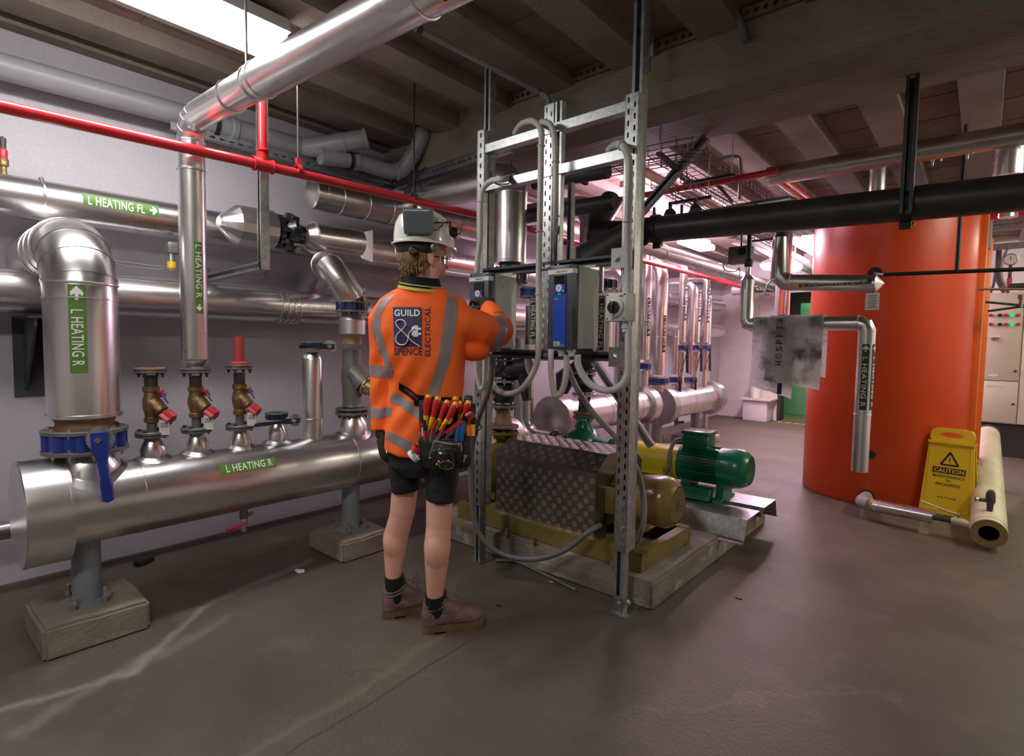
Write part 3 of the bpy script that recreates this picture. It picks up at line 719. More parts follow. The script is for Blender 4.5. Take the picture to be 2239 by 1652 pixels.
# drain cock
T = thing('drain_cock', (XM, yat(533, 1135), zM-RM-.06), 'small drain cock with red lever under the near header', 'valve')
yd = yat(533, 1130)
B().cyl((XM, yd, zM-RM+.01), (XM, yd, zM-RM-.05), .02, n=16).done('boss', 'iron', T); B().lathe((XM, yd, zM-RM-.045), (0, 0, -1), [(0, .014), (.02, .019), (.05, .019), (.055, .012), (.075, .012)], 14).done('body', 'zinc', T)
B().cyl((XM, yd+.01, zM-RM-.04), (XM+.04, yd+.03, zM-RM-.02), .011, n=10).done('outlet', 'zinc', T)
B().tube([(XM+.02, yd, zM-RM-.07), (XM+.03, yd-.06, zM-RM-.078), (XM+.03, yd-.10, zM-RM-.082)], [.007, .010, .009], 10).done('lever', 'red', T)
# support posts and plinths
def support(y, label, lab2, x0=-3.06, x1=-2.68, zt=.125, ys=.18):
    P_ = thing('concrete_plinth', (XM, y, 0), lab2, 'plinth')
    k = B(); k.bb((x0, y-ys, -.005), (x1, y+ys, zt))
    bm = k.bm; bmesh.ops.bevel(bm, geom=list(bm.edges), offset=.012, segments=2, affect='EDGES'); bmesh.ops.subdivide_edges(bm, edges=list(bm.edges), cuts=5, use_grid_fill=True)
    for v in bm.verts:
        n_ = noise.noise_vector(v.co*9)*.006
        if v.co.z > .02: v.co += n_
    k.done('block', 'plinth', P_)
    T = thing('support_post', (XM, y, zt), label, 'post')
    B().cyl((XM, y, zt+.004), (XM, y, zM-RM+.01), .052, n=28).done('tube', 'steelpaint', T)
    B().lathe((XM, y, zt), (0, 0, 1), [(0, .085), (.012, .085), (.012, .055), (.03, .055)], 28).done('base_plate', 'steelpaint', T)
    for dx, dy in ((.075, .045), (.075, -.06), (-.075, .05), (-.075, -.05)): B().cyl((XM+dx, y+dy, zt), (XM+dx, y+dy, zt+.065), .008, n=8).hexa((XM+dx, y+dy, zt+.02), (0, 0, 1), .014, .014).done('anchor_bolt', 'zinc', T)
support(.565, 'blue grey post under the left end of the near header', 'rough concrete plinth at the lower left under the header')
support(1.86, 'blue grey post under the right end of the near header', 'concrete plinth beside the person under the header', zt=.115, ys=.17)
o = B().lathe(at(776, 1141, Z=.135), V((.5, .45, 0)), [(0, .010), (.045, .010), (.045, .014), (.062, .014), (.064, .006)], 12).done('rusty_bolt', 'rust'); tag(o, 'short rusty bolt lying on the plinth behind the person', 'bolt')

# ---- big riser with blue gear valve
T = thing('heating_riser', (XM, Yb, .85), 'largest silver clad riser with elbow marked L HEATING R at far left', 'pipe')
RB = .127; R_ = .24; zx = zat(40, 532, X=-3.15)
el = [V((XM-R_+R_*math.cos(a), Yb, zx-R_+R_*math.sin(a))) for a in [PI/2*i/5 for i in range(6)]][::-1]
pts = [V((XW+.01, Yb, zx))]+el+[V((XM, Yb, zat(185, 905)))]
k = B().tube(pts, RB, 44)
for i in range(0, 6): k.bead(pts[i+1], pts[i+2]-pts[i], RB, .004, .010)
for z_ in (zat(185, 622),): k.bead((XM, Yb, z_), (0, 0, 1), RB, .004, .01)
for x_ in (-.36, -.48): k.bead((XM+x_, Yb, zx), (1, 0, 0), RB, .004, .01)
zb_ = zat(187, 905)
k.bead((XM, Yb, zb_), (0, 0, 1), RB, .006, .02).done('jacket', 'alu', T)
B().lathe((XM, Yb, zb_), (0, 0, -1), [(0, RB*.96), (.02, .105), (.04, .1), (.06, .12)], 36).done('weld_neck', 'rust', T)
L_ = zat(195, 628)-zat(205, 812)
f0 = V((.80, -.60, 0))
f0 = V((.93, -.30, 0))
marker(T, (XM, Yb, zat(195, 628)), (0, 0, -1), f0, (.3, 1, 0), RB, L_, .058, [('ARROW', .062, .006, -.022, .022), ('L HEATING R', .10, L_-.03, -.021, .019)])
zf = zat(187, 930); zv = zat(187, 960)
T = butterfly((XM, Yb, zv), (0, 0, 1), .150, .062, 'blue', 'large blue gear lever valve at the foot of the far left riser', nb=10)
hp = at(220, 960, X=XM+.17); nrm = V((.86, -.5, .0))
B().cyl((XM, Yb, zv), hp, .022, n=14).done('shaft', 'galv2', T)
quadrant(T, hp+V((0, 0, .0)), nrm, (.0, .0, 1), .052, 'galv')
lever(T, hp+nrm.normalized()*.006, nrm, at(242, 1095, X=XM+.16)-hp, (at(242, 1095, X=XM+.16)-hp).length, .036, 'blue')

# ---- three balancing valve stacks
def balancing(px, y, zs_, label, topkind, tagtext=None):
    """zs_ = dict of heights"""
    T = thing('balancing_valve', (XM, y, zs_['f0']), label, 'valve', 'bronze balancing valves on the near header')
    A = (0, 0, 1)
    flange(T, (XM, y, zs_['f1']), A, .068, .012, 'iron', 4, br=.009, bm='darkiron', off=.5); flange(T, (XM, y, zs_['f1']-.014), A, .066, .010, 'iron', 0)
    B().cyl((XM, y, zs_['f1']), (XM, y, zs_['b0']), .021, n=18).done('lower_nipple', 'iron', T)
    h = zs_['b1']-zs_['b0']
    B().lathe((XM, y, zs_['b0']), A, [(0, .031), (.020, .031), (.024, .026), (h*.45, .036), (h*.6, .036), (h*.78, .029), (h-.024, .029), (h-.020, .034), (h, .034)], 22).tube([(XM, y, zs_['b0']+h*.62), (XM+.035, y+.03, zs_['b0']+h*.30)], [.034, .031], 16).done('body', 'brass', T)
    B().cyl((XM, y, zs_['b1']), (XM, y, zs_['t0']), .027, n=18).done('upper_nipple', 'darkiron', T)
    kn = V((XM+.045, y+.035, zs_['b0']+h*.22)); kd = V((.6, .45, -.55)).normalized()
    k = B(); _, a_, b_ = frame(kd); pl = []
    for i in range(24): an = 2*PI*i/24; rr = .028*(1+.16*math.cos(6*an)); pl.append((rr*math.cos(an), rr*math.sin(an)))
    k.prism(pl, kn, a_, b_, kd*.045).done('handwheel', 'redknob', T)
    for j, (dz, c_) in enumerate(((.84, 'redknob'), (.74, 'vsd_blue'))):
        q = V((XM+.025, y+.012+.008*j, zs_['b0']+h*dz)); B().cyl(q-V((.01, 0, 0)), q+V((.025, .012, .004)), .008, n=10).done('test_point', 'brass', T); B().cyl(q+V((.02, .01, .004)), q+V((.035, .017, .006)), .009, n=10).tube([q+V((.03, .01, 0)), q+V((.04, .02, -.02)), q+V((.035, .03, -.03))], .003, 6).done('test_point_cap', c_, T)
    tg = V((XM+.06, y+.01, zs_['b0']+.01)); w_ = .040
    o = B().patch(flatmap(tg-V((0, 0, .065)), (.45, .9, 0), (.05, 0, 1)), 0, w_, 0, .07, 1, 1).patch(flatmap(tg-V((-.0012, 0, .065)), (.45, .9, 0), (.05, 0, 1)), 0, w_, 0, .07, 1, 1).done('tag', 'tag', T, smooth=False)
    ff = flatmap(tg-V((-.0026, 0, .065)), (.45, .9, 0), (.05, 0, 1))
    k = B()
    for vv in (.052, .044, .036): k.patch(ff, .004, w_-.004, vv, vv+.0025, 1, 1)
    k.done('print', 'ink', o, smooth=False)
    flange(T, (XM, y, zs_['t1']), A, .064, .011, 'iron', 4, br=.009, bm='darkiron', off=.5); flange(T, (XM, y, zs_['t1']+.013), A, .064, .010, 'rust' if topkind == 'blank' else 'iron', 0)
    return T
for nm, px, fy, by0, by1, ty0, ty1, lab, kind in (('v1', 333, 945, 922, 845, 820, 812, 'leftmost bronze balancing valve, with a rusty blank flange on top', 'blank'),
        ('v2', 430, 936, 912, 845, 822, 812, 'middle bronze balancing valve, under the slim silver riser', 'pipe'), ('v3', 525, 930, 905, 840, 815, 804, 'right bronze balancing valve, under the faded red capped stub', 'cap')):
    zsx = dict(f0=zat(px, fy+8), f1=zat(px, fy), b0=zat(px, by0), b1=zat(px, by1), t0=zat(px, ty0), t1=zat(px, ty1))
    balancing(px, stacks[nm], zsx, lab, kind)
    if kind == 'cap':
        o = B().cyl((XM, stacks[nm], zsx['t1']+.018), (XM, stacks[nm], zat(520, 735)), .026, n=24).lathe((XM, stacks[nm], zsx['t1']+.018), (0, 0, 1), [(0, .045), (.008, .045), (.016, .028)], 20).done('capped_stub', 'redcap'); tag(o, 'faded red vertical pipe stub on the right bronze valve', 'pipe')
# ---- slim riser with diagonal overhead run
ys_ = stacks['v2']; RS = .058
zc = zat(414, 272)
R_ = .12
T = thing('heating_riser', (XM, ys_, zat(430, 800)), 'slim silver clad riser marked L HEATING R that turns to run overhead', 'pipe')
far = at(560, 180, Y=ys_)
dvec = (far-at(425, 256, Y=ys_)).normalized(); zc = far.z-dvec.z/dvec.x*(far.x-XM)-.01; print('diag', far, dvec, zc)
el = bend((XM, ys_, zc-.4), (XM, ys_, zc+.01), V((XM, ys_, zc+.01))+dvec*.5, .10, 3)
k = B().tube([(XM, ys_, zat(430, 785))]+el+[far-dvec*.01], [RS]*5+[.062], 36)
for e_ in el: k.bead(e_, (dvec+V((0, 0, 1))) if e_ != el[0] else (0, 0, 1), RS, .003, .008)
k.bead((XM, ys_, zat(415, 372)), (0, 0, 1), RS, .005, .014); k.bead(far-dvec*.22, dvec, .064, .003, .008); k.bead(far-dvec*.012, dvec, .063, .004, .01)
k.done('jacket', 'alu', T)
B().lathe((XM, ys_, zat(430, 787)), (0, 0, -1), [(0, RS+.005), (.005, RS), (.03, .032), (.045, .032)], 28).done('cone_end', 'alu', T)
L_ = zat(430, 532)-zat(435, 686)
marker(T, (XM, ys_, zat(430, 532)), (0, 0, -1), V((1, .05, 0)), (.3, 1, 0), RS, L_, .036, [('L HEATING R', .015, L_*.78, -.013, .012), ('ARROW', L_*.87, L_*.97, -.013, .013)])
T = thing('heating_overhead_pipe', far, 'thick silver clad pipe running overhead to the right with arrow marker', 'pipe')
p2 = far+dvec*.02; p3 = p2+(at(868, 0, Y=ys_)-at(565, 168, Y=ys_)).normalized()*3.2
k = B().tube([p2, p3], .068, 40).bead(p2+(p3-p2)*.01, p3-p2, .068, .003, .01)
u_ = (p3-p2).normalized()
for d_ in (.98, 1.9, 2.9): k.bead(p2+u_*d_, u_, .068, .004, .012)
k.done('jacket', 'alu', T)
marker(T, p2+u_*1.08, u_, V((0, -.55, -.8)), V((0, -.8, .5)), .068, .42, .055, [('ARROW', .07, .012, -.02, .02), ('L HEATING R', .10, .40, -.018, .018)], bg='dark_lab')
for dd in (.9,): B().cyl(p2+u_*dd+V((0, 0, .08)), V((p2+u_*dd).to_tuple()[:2]+(ZC,)), .006, n=8).done('hanger_rod', 'zinc', T)
B().cyl((far-dvec*.08)+V((0, 0, .06)), V(((far-dvec*.08).x, (far-dvec*.08).y, ZC)), .005, n=8).done('hanger_rod', 'zinc', T)

# ---- stub with small butterfly valve + black lever (v4)
y4 = stacks['v4']
T = butterfly((XM, y4, zat(605, 910)), (0, 0, 1), .060, .028, 'darkblue', 'low blue butterfly valve with long black lever on the near header', nb=4, bot=False)
nr = V((.8, -.55, 0)); c4 = at(645, 918, X=XM+.07)
B().cyl((XM, y4, zat(605, 910)), c4, .012, n=10).done('shaft', 'galv2', T); quadrant(T, c4, nr, (0, 0, 1), .034, 'galv')
lever(T, c4+nr.normalized()*.006, nr, at(545, 930, X=XM+.08)-c4, .22, .022, 'blackpaint')
# ---- clad stub with blank valve (v5)
y5 = stacks['v5']
T = thing('capped_stub_pipe', (XM, y5, zat(683, 960)), 'silver clad vertical stub topped by a blue valve and blank flange', 'pipe')
k = B().lathe((XM, y5, zat(683, 968)), (0, 0, 1), [(0, .075), (.012, .056), (zat(683, 785)-zat(683, 968), .056), (zat(683, 778)-zat(683, 968), .05), (zat(683, 770)-zat(683, 968), .03)], 36).bead((XM, y5, zat(683, 915)), (0, 0, 1), .056); k.done('jacket', 'alu', T)
T = butterfly((XM, y5, zat(680, 755)), (0, 0, 1), .060, .026, 'blue', 'upper blue butterfly valve with black lever on the clad stub', nb=4)
c5 = at(722, 757, X=XM+.07); B().cyl((XM, y5, zat(680, 755)), c5, .012, n=10).done('shaft', 'galv2', T); quadrant(T, c5, nr, (0, 0, 1), .034, 'galv')
lever(T, c5+nr.normalized()*.006, nr, at(640, 758, X=XM+.08)-c5, .19, .022, 'blackpaint')
# ---- large strainer stack (v6)
y6 = stacks['v6']; A = (0, 0, 1)
T = thing('commissioning_valve', (XM, y6, zat(770, 905)), 'tall dark grey valve body with round brass cover behind the orange jacket', 'valve')
flange(T, (XM, y6, zat(770, 902)), A, .098, .016, 'iron', 8, bm='darkiron', br=.009); flange(T, (XM, y6, zat(770, 893)), A, .095, .014, 'iron', 0)
z0, z1_ = zat(770, 888), zat(770, 765)
B().lathe((XM, y6, z0), A, [(0, .06), (.02, .055), ((z1_-z0)*.3, .058), ((z1_-z0)*.5, .064), ((z1_-z0)*.75, .055), (z1_-z0, .055)], 30).tube([(XM, y6, z0+(z1_-z0)*.62), (XM+.07, y6+.04, z0+(z1_-z0)*.40)], .066, 24).done('body', 'iron', T)
c6 = V((XM+.075, y6+.045, z0+(z1_-z0)*.38)); d6 = V((.75, .5, -.35)).normalized()
B().lathe(c6, d6, [(-.005, .066), (.008, .066), (.010, .05), (.045, .046), (.055, .03), (.075, .018), (.09, .018)], 30).done('cover', 'gold', T)
k = B(); _, a_, b_ = frame(d6)
for i in range(6): k.hexa(c6+d6*.008+(a_*math.cos(i*PI/3)+b_*math.sin(i*PI/3))*.057, d6, .007, .007)
k.done('bolts', 'zinc', T)
flange(T, (XM, y6, zat(770, 757)), A, .080, .012, 'iron', 0)
B().lathe((XM, y6, zat(770, 752)), A, [(0, .06), (.02, .055), (.05, .06)], 28).done('neck', 'rust', T)
zA, zB_ = zat(770, 730), zat(770, 700)
B().lathe((XM, y6, zA), A, [(0, .05), (0, .080), (zB_-zA, .080), (zB_-zA+.025, .06), (zB_-zA+.04, .05)], 32).done('insulated_collar', 'alu', T)
T = butterfly((XM, y6, zat(755, 670)), A, .094, .04, 'darkblue', 'dark blue valve below the silver elbow beside the person', nb=8)
h6 = at(797, 665, X=XM+.08); B().cyl((XM, y6, zat(755, 670)), h6, .014, n=10).done('shaft', 'galv2', T); quadrant(T, h6, (.5, .8, 0), (0, 0, 1), .04, 'galv'); lever(T, h6, (.5, .8, 0), at(790, 625, X=XM+.08)-h6, .10, .02, 'galv')
T = thing('heating_elbow', (XM, y6, zat(755, 645)), 'silver clad lobster back elbow turning from the dark blue valve to the wall', 'pipe')
zt6 = zat(755, 645); q = [V((XM, y6, zt6-.0)), at(742, 612, X=XM-.01), at(722, 588, X=XM-.06), at(712, 580, X=XM-.22), V((XW+.02, at(706, 583, X=-3.3).y+.1, zt6+.13))]
k = B().tube([q[0]+V((0, 0, -.02)), q[1], q[2], q[3], q[4]], .083, 36)
for i in (1, 2, 3): k.bead(q[i], q[i+1]-q[i-1], .083, .004, .01)
k.done('jacket', 'alu', T)
B().lathe((XM, y6, zt6-.02), (0, 0, -1), [(0, .082), (.025, .055), (.035, .055)], 28).done('cone_end', 'alu_dull', T)
# ---- next header behind
T = thing('heating_header', (XM, 2.7, .5), 'silver clad header continuing behind the person at floor level', 'header')
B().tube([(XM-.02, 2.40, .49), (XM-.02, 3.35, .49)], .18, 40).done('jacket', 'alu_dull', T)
B().lathe((XM-.02, 2.27, .49), (0, 1, 0), [(0, 0), (0, .215), (.16, .215), (.165, .18)], 44, False).bead((XM-.02, 2.275, .49), (0, 1, 0), .213).done('end_cap', 'alu_dull', T)
B().cyl((XM-.02, 2.95, 0), (XM-.02, 2.95, .35), .05, n=20).done('support_leg', 'steelpaint', T)
# floor litter
def litter(p, r, m, label, cat='litter'):
    k = B(); n = 9; c = V(p)+V((0, 0, .001)); vs = []
    for i in range(n): a = 2*PI*i/n; rr = r*random.uniform(.6, 1.1); vs.append((rr*math.cos(a)*1.3, rr*math.sin(a)*.8))
    k.prism(vs, c, V((1, .3, .0)), V((-.3, 1, .05)), V((0, 0, .004))); o = k.done('litter_scrap', m, smooth=False); tag(o, label, cat)
litter(at(656, 1249, Z=0), .03, 'paper', 'crumpled white paper scrap on the floor left of the person')
litter(at(1205, 1272, Z=0), .010, 'yellow', 'tiny yellow scrap on the floor by the pump pad')
litter(at(1616, 1308, Z=0), .014, 'darkiron', 'small dark scrap on the floor in front of the pad corner')
litter(at(1090, 1325, Z=0), .01, 'black', 'tiny dark chip on the floor behind the boots')
o = B().box(at(315, 1224, Z=.02), (.05, .10, .035), Matrix.Rotation(.5, 3, 'Z'), bev=.01).done('rubber_block', 'black'); tag(o, 'small black block on the floor behind the left plinth', 'block')
# ================================================================== PUMP PAD, FRAME, DRIVES
k = B().bb((-2.75, 2.36, -.005), (-1.13, 4.14, .135)); bm = k.bm
bmesh.ops.bevel(bm, geom=list(bm.edges), offset=.012, segments=2, affect='EDGES'); bmesh.ops.subdivide_edges(bm, edges=list(bm.edges), cuts=14, use_grid_fill=True)
for v in bm.verts:
    n_ = noise.noise_vector(v.co*7)*.012+noise.noise_vector(v.co*23)*.005
    if v.co.z > .02: v.co += V((n_.x, n_.y, n_.z*.25))
tag(k.done('machine_pad', 'pad', ang=60), 'low chipped concrete pad under the two pumps', 'plinth')
FY = 2.25
def zf_(px, py, Y=FY): return at(px, py, Y=Y).z
def strutbolt(T, p, n, r=.011): B().lathe(p, n, [(0, r*1.5), (.003, r*1.5), (.003, 0)], 12).hexa(V(p)+V(n)*.003, n, r, r*.7).done('bolt', 'zinc', T)
# right post: slotted lower length, plain channel above
xr = at(1366, 900, Y=FY).x+.01
T = thing('strut_post', (xr, FY, 0), 'tall galvanised right hand post carrying the rotary switch', 'post')
slotted('slotted_channel', (xr, FY-.03, .30), (xr, FY-.03, 2.36), .062, .003, (0, -1, 0), 'galv', parent=T, flange_d=.055, cols=2, sw=.009, sh=.026, pitch=.05)
channel(B(), (xr-.005, FY+.0, 0), (xr-.005, FY+.0, .55), .042, .05, (0, -1, 0)).done('foot_channel', 'galv2', T)
channel(B(), (xr+.005, FY+.03, .3), (xr+.005, FY+.03, 2.84), .05, .05, (0, -1, 0)).done('upper_channel', 'galv2', T)
B().bb((xr-.045, FY-.05, 0), (xr+.05, FY+.07, .008)).bb((xr-.03, FY-.034, 0), (xr+.03, FY-.028, .09)).done('base_plate', 'galv', T)
strutbolt(T, V((xr, FY-.035, .05)), (0, -1, 0)); strutbolt(T, V((xr+.035, FY, .06)), (1, 0, 0)); strutbolt(T, V((xr+.01, FY-.032, .41)), (0, -1, 0), .007)
# left post
xl = at(1050, 1150, Y=FY).x
T = thing('strut_post', (xl, FY, 0), 'tall galvanised left hand post beside the person', 'post')
slotted('slotted_channel', (xl, FY-.03, .33), (xl, FY-.03, 2.42), .05, .003, (0, -1, 0), 'galv', parent=T, flange_d=.05, cols=1, sw=.010, sh=.028, pitch=.055)
channel(B(), (xl, FY, 0), (xl, FY, .6), .04, .045, (0, -1, 0)).done('foot_channel', 'galv2', T)
channel(B(), (xl+.01, FY+.03, .33), (xl+.01, FY+.03, 2.84), .045, .045, (0, -1, 0)).done('upper_channel', 'galv2', T)
B().bb((xl-.06, FY-.05, 0), (xl+.05, FY+.07, .008)).done('base_plate', 'galv', T)
# centre slotted strip
xc0 = at(1203, 400, Y=FY).x; 
T = thing('slotted_strip', (xc0, FY, 1.19), 'pale slotted steel strip hanging between the two drives', 'channel')
slotted('slotted_face', (xc0, FY-.02, 1.17), (xc0, FY-.02, 2.44), .058, .003, (0, -1, 0), 'galv', parent=T, flange_d=.03, cols=2, sw=.009, sh=.026, pitch=.05)
channel(B(), (xc0+.055, FY, 1.60), (xc0+.055, FY, 2.44), .041, .03, (0, -1, 0)).done('side_channel', 'galv', T)
# rails
def rail(p, q, w_, d, m, label, od=(0, 0, 1)):
    T = thing('cross_rail', p, label, 'rail'); channel(B(), p, q, w_, d, od).done('channel', m, T); return T
zt1, zt2 = zf_(1367, 238), zf_(1356, 342)
rail((xl+.03, FY, zt1), (xr-.03, FY, zt1), .042, .05, 'galv', 'upper galvanised crossbar between the tall posts', (0, 1, 0))
rail((xl+.03, FY, zt2), (xr-.03, FY, zt2), .042, .05, 'galv', 'second galvanised crossbar between the tall posts', (0, 1, 0))
rail((xl, FY, 1.645), (xr+.02, FY, 1.645), .042, .042, 'brkt', 'upper black rail behind the drives', (0, -1, 0))
rail((xl, FY, 1.20), (xr+.02, FY, 1.20), .042, .042, 'brkt', 'lower black rail behind the drives', (0, -1, 0))
for z_, lb in ((1.645, 'upper'), (1.20, 'lower')):
    T = thing('angle_bracket', (xr-.03, FY-.04, z_), 'pale flat bracket bolting the %s black rail to the right post' % lb, 'bracket')
    B().bb((xr-.075, FY-.046, z_-.045), (xr+.03, FY-.041, z_+.045)).done('plate', 'offwhite' if lb == 'upper' else 'galv', T); strutbolt(T, V((xr-.05, FY-.046, z_)), (0, -1, 0), .013)
# diagonal braces
T = thing('diagonal_brace', at(1300, 790, Y=2.9), 'steel channel brace sloping behind the right post', 'brace')
channel(B(), at(1300, 790, Y=2.9), at(1425, 975, Y=2.9), .04, .03, (0, -1, 0)).done('channel', 'galv2', T)
T = thing('diagonal_brace', at(1530, 320, Y=3.5), 'steel channel brace sloping down from the beam right of the tall post', 'brace')
channel(B(), at(1545, 300, Y=3.5), at(1395, 472, Y=3.5), .055, .04, (0, -1, 0)).done('channel', 'galv2', T)

# ---- drives
def drive(x0, label):
    x1 = x0+.135; ya, yb = 2.0, 2.21; z0, z1 = 1.235, 1.605; zm = ya+.05
    T = thing('speed_drive', ((x0+x1)/2, yb, z0), label, 'electrical drive')
    B().bb((x0+.004, zm, z0), (x1, yb, z1-.004)).done('casing', 'vsd_grey', T)
    pl = [(yb, z0+.01), (yb, z1-.03), (yb-.035, z1-.10), (yb-.035, z0+.09), (yb-.02, z0+.01)]
    B().prism([(a, b) for a, b in pl], (x1, 0, 0), (0, 1, 0), (0, 0, 1), (.002, 0, 0)).done('side_trim', 'vsd_light', T, smooth=False)
    B().bb((x0, ya, z0-.004), (x1-.001, zm, z1), bev=.006).done('front_cover', 'vsd_dark', T)
    B().bb((x0+.034, ya-.003, z0+.004), (x0+.102, ya+.002, z0+.255)).done('blue_panel', 'vsd_blue', T)
    kp = B().bb((x0+.036, ya-.008, z1-.125), (x0+.100, ya+.002, z1-.045), bev=.003).done('keypad', 'vsd_dark', T)
    B().bb((x0+.040, ya-.0095, z1-.085), (x0+.096, ya-.008, z1-.048)).done('screen', 'screen', kp)
    B().bb((x0+.038, ya-.0095, z1-.124), (x0+.098, ya-.008, z1-.087)).done('button_panel', 'vsd_blue', kp)
    B().lathe((x0+.068, ya-.0095, z1-.103), (0, -1, 0), [(0, .0165), (.002, .0165), (.002, .006), (.0005, .006), (.0005, 0)], 24).done('dial', 'white_pl', kp)
    B().bb((x0+.066, ya-.012, z1-.105), (x0+.070, ya-.010, z1-.101)).done('dial_button', 'vsd_blue', kp)
    B().prism([(0, .005), (.005, 0), (0, -.005), (-.005, 0)], (x0+.045, ya-.0098, z1-.117), (1, 0, 0), (0, 0, 1), (0, -.0005, 0)).done('stop_mark', 'redknob', kp)
    B().prism([(0, .005), (.005, 0), (0, -.005), (-.005, 0)], (x0+.091, ya-.0098, z1-.117), (1, 0, 0), (0, 0, 1), (0, -.0005, 0)).done('start_mark', 'vsd_light', kp)
    B().bb((x0+.058, ya-.006, z1-.131), (x0+.074, ya, z1-.127)).done('status_light', 'led', T)
    lettering('lettering', T, 'white_ink', flatmap((x0+.038, ya-.0035, z1-.152), (1, 0, 0), (0, 0, 1)), [('VACON', 0, .022, 0, .005)], cuts=0)
    tp = B().patch(flatmap((x0-.001, ya-.0015, z1-.040), (1, 0, 0), (0, 0, 1)), 0, .136, 0, .020, 1, 1).patch(flatmap((x1+.0005, ya, z1-.040), (.25, 1, 0), (0, 0, 1)), 0, .026, 0, .021, 3, 1).done('paper_label', 'tag', T, smooth=False)
    lettering('handwriting', tp, 'ink', flatmap((x0, ya-.0025, z1-.040), (1, 0, 0), (0, 0, 1)), [('ASAP HW P2' if 'right' in label else 'ASAP HW P1', .045, .105, .006, .014)], cuts=0)
    s = B().bb((x0+.040, ya-.0045, z0+.010), (x0+.073, ya-.003, z0+.031)).done('rating_sticker', 'tag', T)
    k = B()
    for i in range(3): k.bb((x0+.044, ya-.005, z0+.0145+i*.005), (x0+.069-.004*i, ya-.0045, z0+.0165+i*.005))
    k.done('print', 'ink', s)
    for i in range(2): B().prism([(0, 0), (.009, 0), (.0045, .008)], (x0+.078+i*.011, ya-.0035, z0+.022), (1, 0, 0), (0, 0, 1), (0, -.0005, 0)).done('warning_mark', 'redcap', T)
    lettering('lettering', T, 'white_ink', flatmap((x0+.077, ya-.0035, z0+.012), (1, 0, 0), (0, 0, 1)), [('DANGER', 0, .022, 0, .005)], cuts=0)
    for i in range(6): B().bb((x1-.0005, ya+.012, z0+.03+i*.011), (x1+.0012, ya+.038, z0+.034+i*.011)).done('vent_slot', 'black', T)
    for (a, b) in ((x0+.012, z1-.012), (x1-.012, z1-.012), (x0+.012, z0+.02), (x1-.014, z0+.02)): B().cyl((a, ya-.001, b), (a, ya+.002, b), .005, n=10).done('screw', 'ink', T)
    for z_ in (z0+.03, z1-.06): B().cyl((x1, yb-.10, z_), (x1+.0015, yb-.10, z_), .0028, n=8).done('screw', 'ink', T)
    B().bb((x0+.03, yb-.03, z1-.004), (x1, yb-.0, z1+.016)).prism([(0, 0), (.10, .0), (.10, .018)], (x1-.002, yb-.10, z1-.006), (0, 1, 0), (0, 0, 1), (.003, 0, 0)).done('mounting_tab', 'zinc', T)
    for px_ in (x0+.058, x0+.112): B().lathe((px_, ya+.035, z0-.003), (0, 0, -1), [(0, .020), (.012, .020), (.014, .016), (.032, .016)], 16).done('cable_gland', 'offwhite', T)
    return T
drive(-2.01, 'left blue grey drive the person is adjusting')
XD = -1.508
drive(XD, 'right blue fronted drive with keypad and paper label, beside the rotary switch')
# rotary switch
xs = -1.185; ys0 = 2.055
T = thing('rotary_switch', (xs, ys0+.05, 1.36), 'pale grey rotary isolator switch with black knob on the right post', 'switch')
B().bb((xs-.055, ys0, 1.355), (xs+.045, ys0+.085, 1.475), bev=.006).done('box', 'offwhite', T)
kb = B().lathe((xs-.005, ys0, 1.412), (0, -1, 0), [(0, .040), (.010, .040), (.014, .034), (.014, 0)], 32).done('dial_ring', 'offwhite', T)
B().lathe((xs-.005, ys0-.012, 1.412), (0, -1, 0), [(0, .027), (.016, .025), (.018, .0)], 28).box((xs-.005, ys0-.032, 1.412), (.012, .022, .052), bev=.003).done('knob', 'blackpaint', T)
for a in (-.045, .036):
    for b in (1.365, 1.466): B().cyl((xs+a, ys0-.001, b), (xs+a, ys0+.002, b), .004, n=8).done('screw', 'ink', T)
lettering('lettering', T, 'ink', flatmap((xs-.022, ys0-.0015, 1.362), (1, 0, 0), (0, 0, 1)), [('MAIN OFF', 0, .032, 0, .005)], cuts=0)
B().prism([(0, 0), (.016, 0), (.016, .002), (0, .002)], (xs+.014, ys0-.0015, 1.456), (1, 0, 0), (0, 0, 1), (0, .001, 0)).prism([(.0, .004), (.006, .009), (.008, .006), (.016, .008), (.016, .006), (.008, .004), (.006, .006), (0, .002)], (xs+.014, ys0-.0015, 1.456), (1, 0, 0), (0, 0, 1), (0, .001, 0)).done('switch_symbol', 'ink', T, smooth=False)
B().lathe((xs+.022, ys0+.045, 1.475), (0, 0, 1), [(0, .021), (.02, .021), (.022, .018), (.05, .018)], 16).done('upper_gland', 'offwhite', T)
B().lathe((xs+.022, ys0+.045, 1.355), (0, 0, -1), [(0, .021), (.03, .021), (.032, .017), (.045, .017)], 16).done('lower_gland', 'offwhite', T)

# ---- flexible conduits (ribbed)
def flex(pts, r, label, k=9, m='conduit', name='flexible_conduit', clips=()):
    P_ = spline(pts, k); L = sum((P_[i+1]-P_[i]).length for i in range(len(P_)-1)); n = max(10, int(L/.0075)); Q = []; acc = 0; i = 0; seg = 0
    for j in range(n+1):
        t = L*j/n
        while i < len(P_)-2 and acc+(P_[i+1]-P_[i]).length < t: acc += (P_[i+1]-P_[i]).length; i += 1
        d = (P_[i+1]-P_[i]); Q.append(P_[i]+d.normalized()*(t-acc))
    rr = [r*(1.0 if j % 2 else .86) for j in range(len(Q))]
    o = B().tube(Q, rr, 12).done(name, m, ang=80); tag(o, label, 'conduit')
    for c in clips:
        B().torus(Q[int(c*(len(Q)-1))], Q[min(len(Q)-1, int(c*(len(Q)-1))+1)]-Q[int(c*(len(Q)-1))], r*1.1, .003, 14, 6).done('cable_tie', 'offwhite', o)
    return o
def A2(*pp, Y=2.2): return [at(x, y, Y=Y) for x, y in pp]
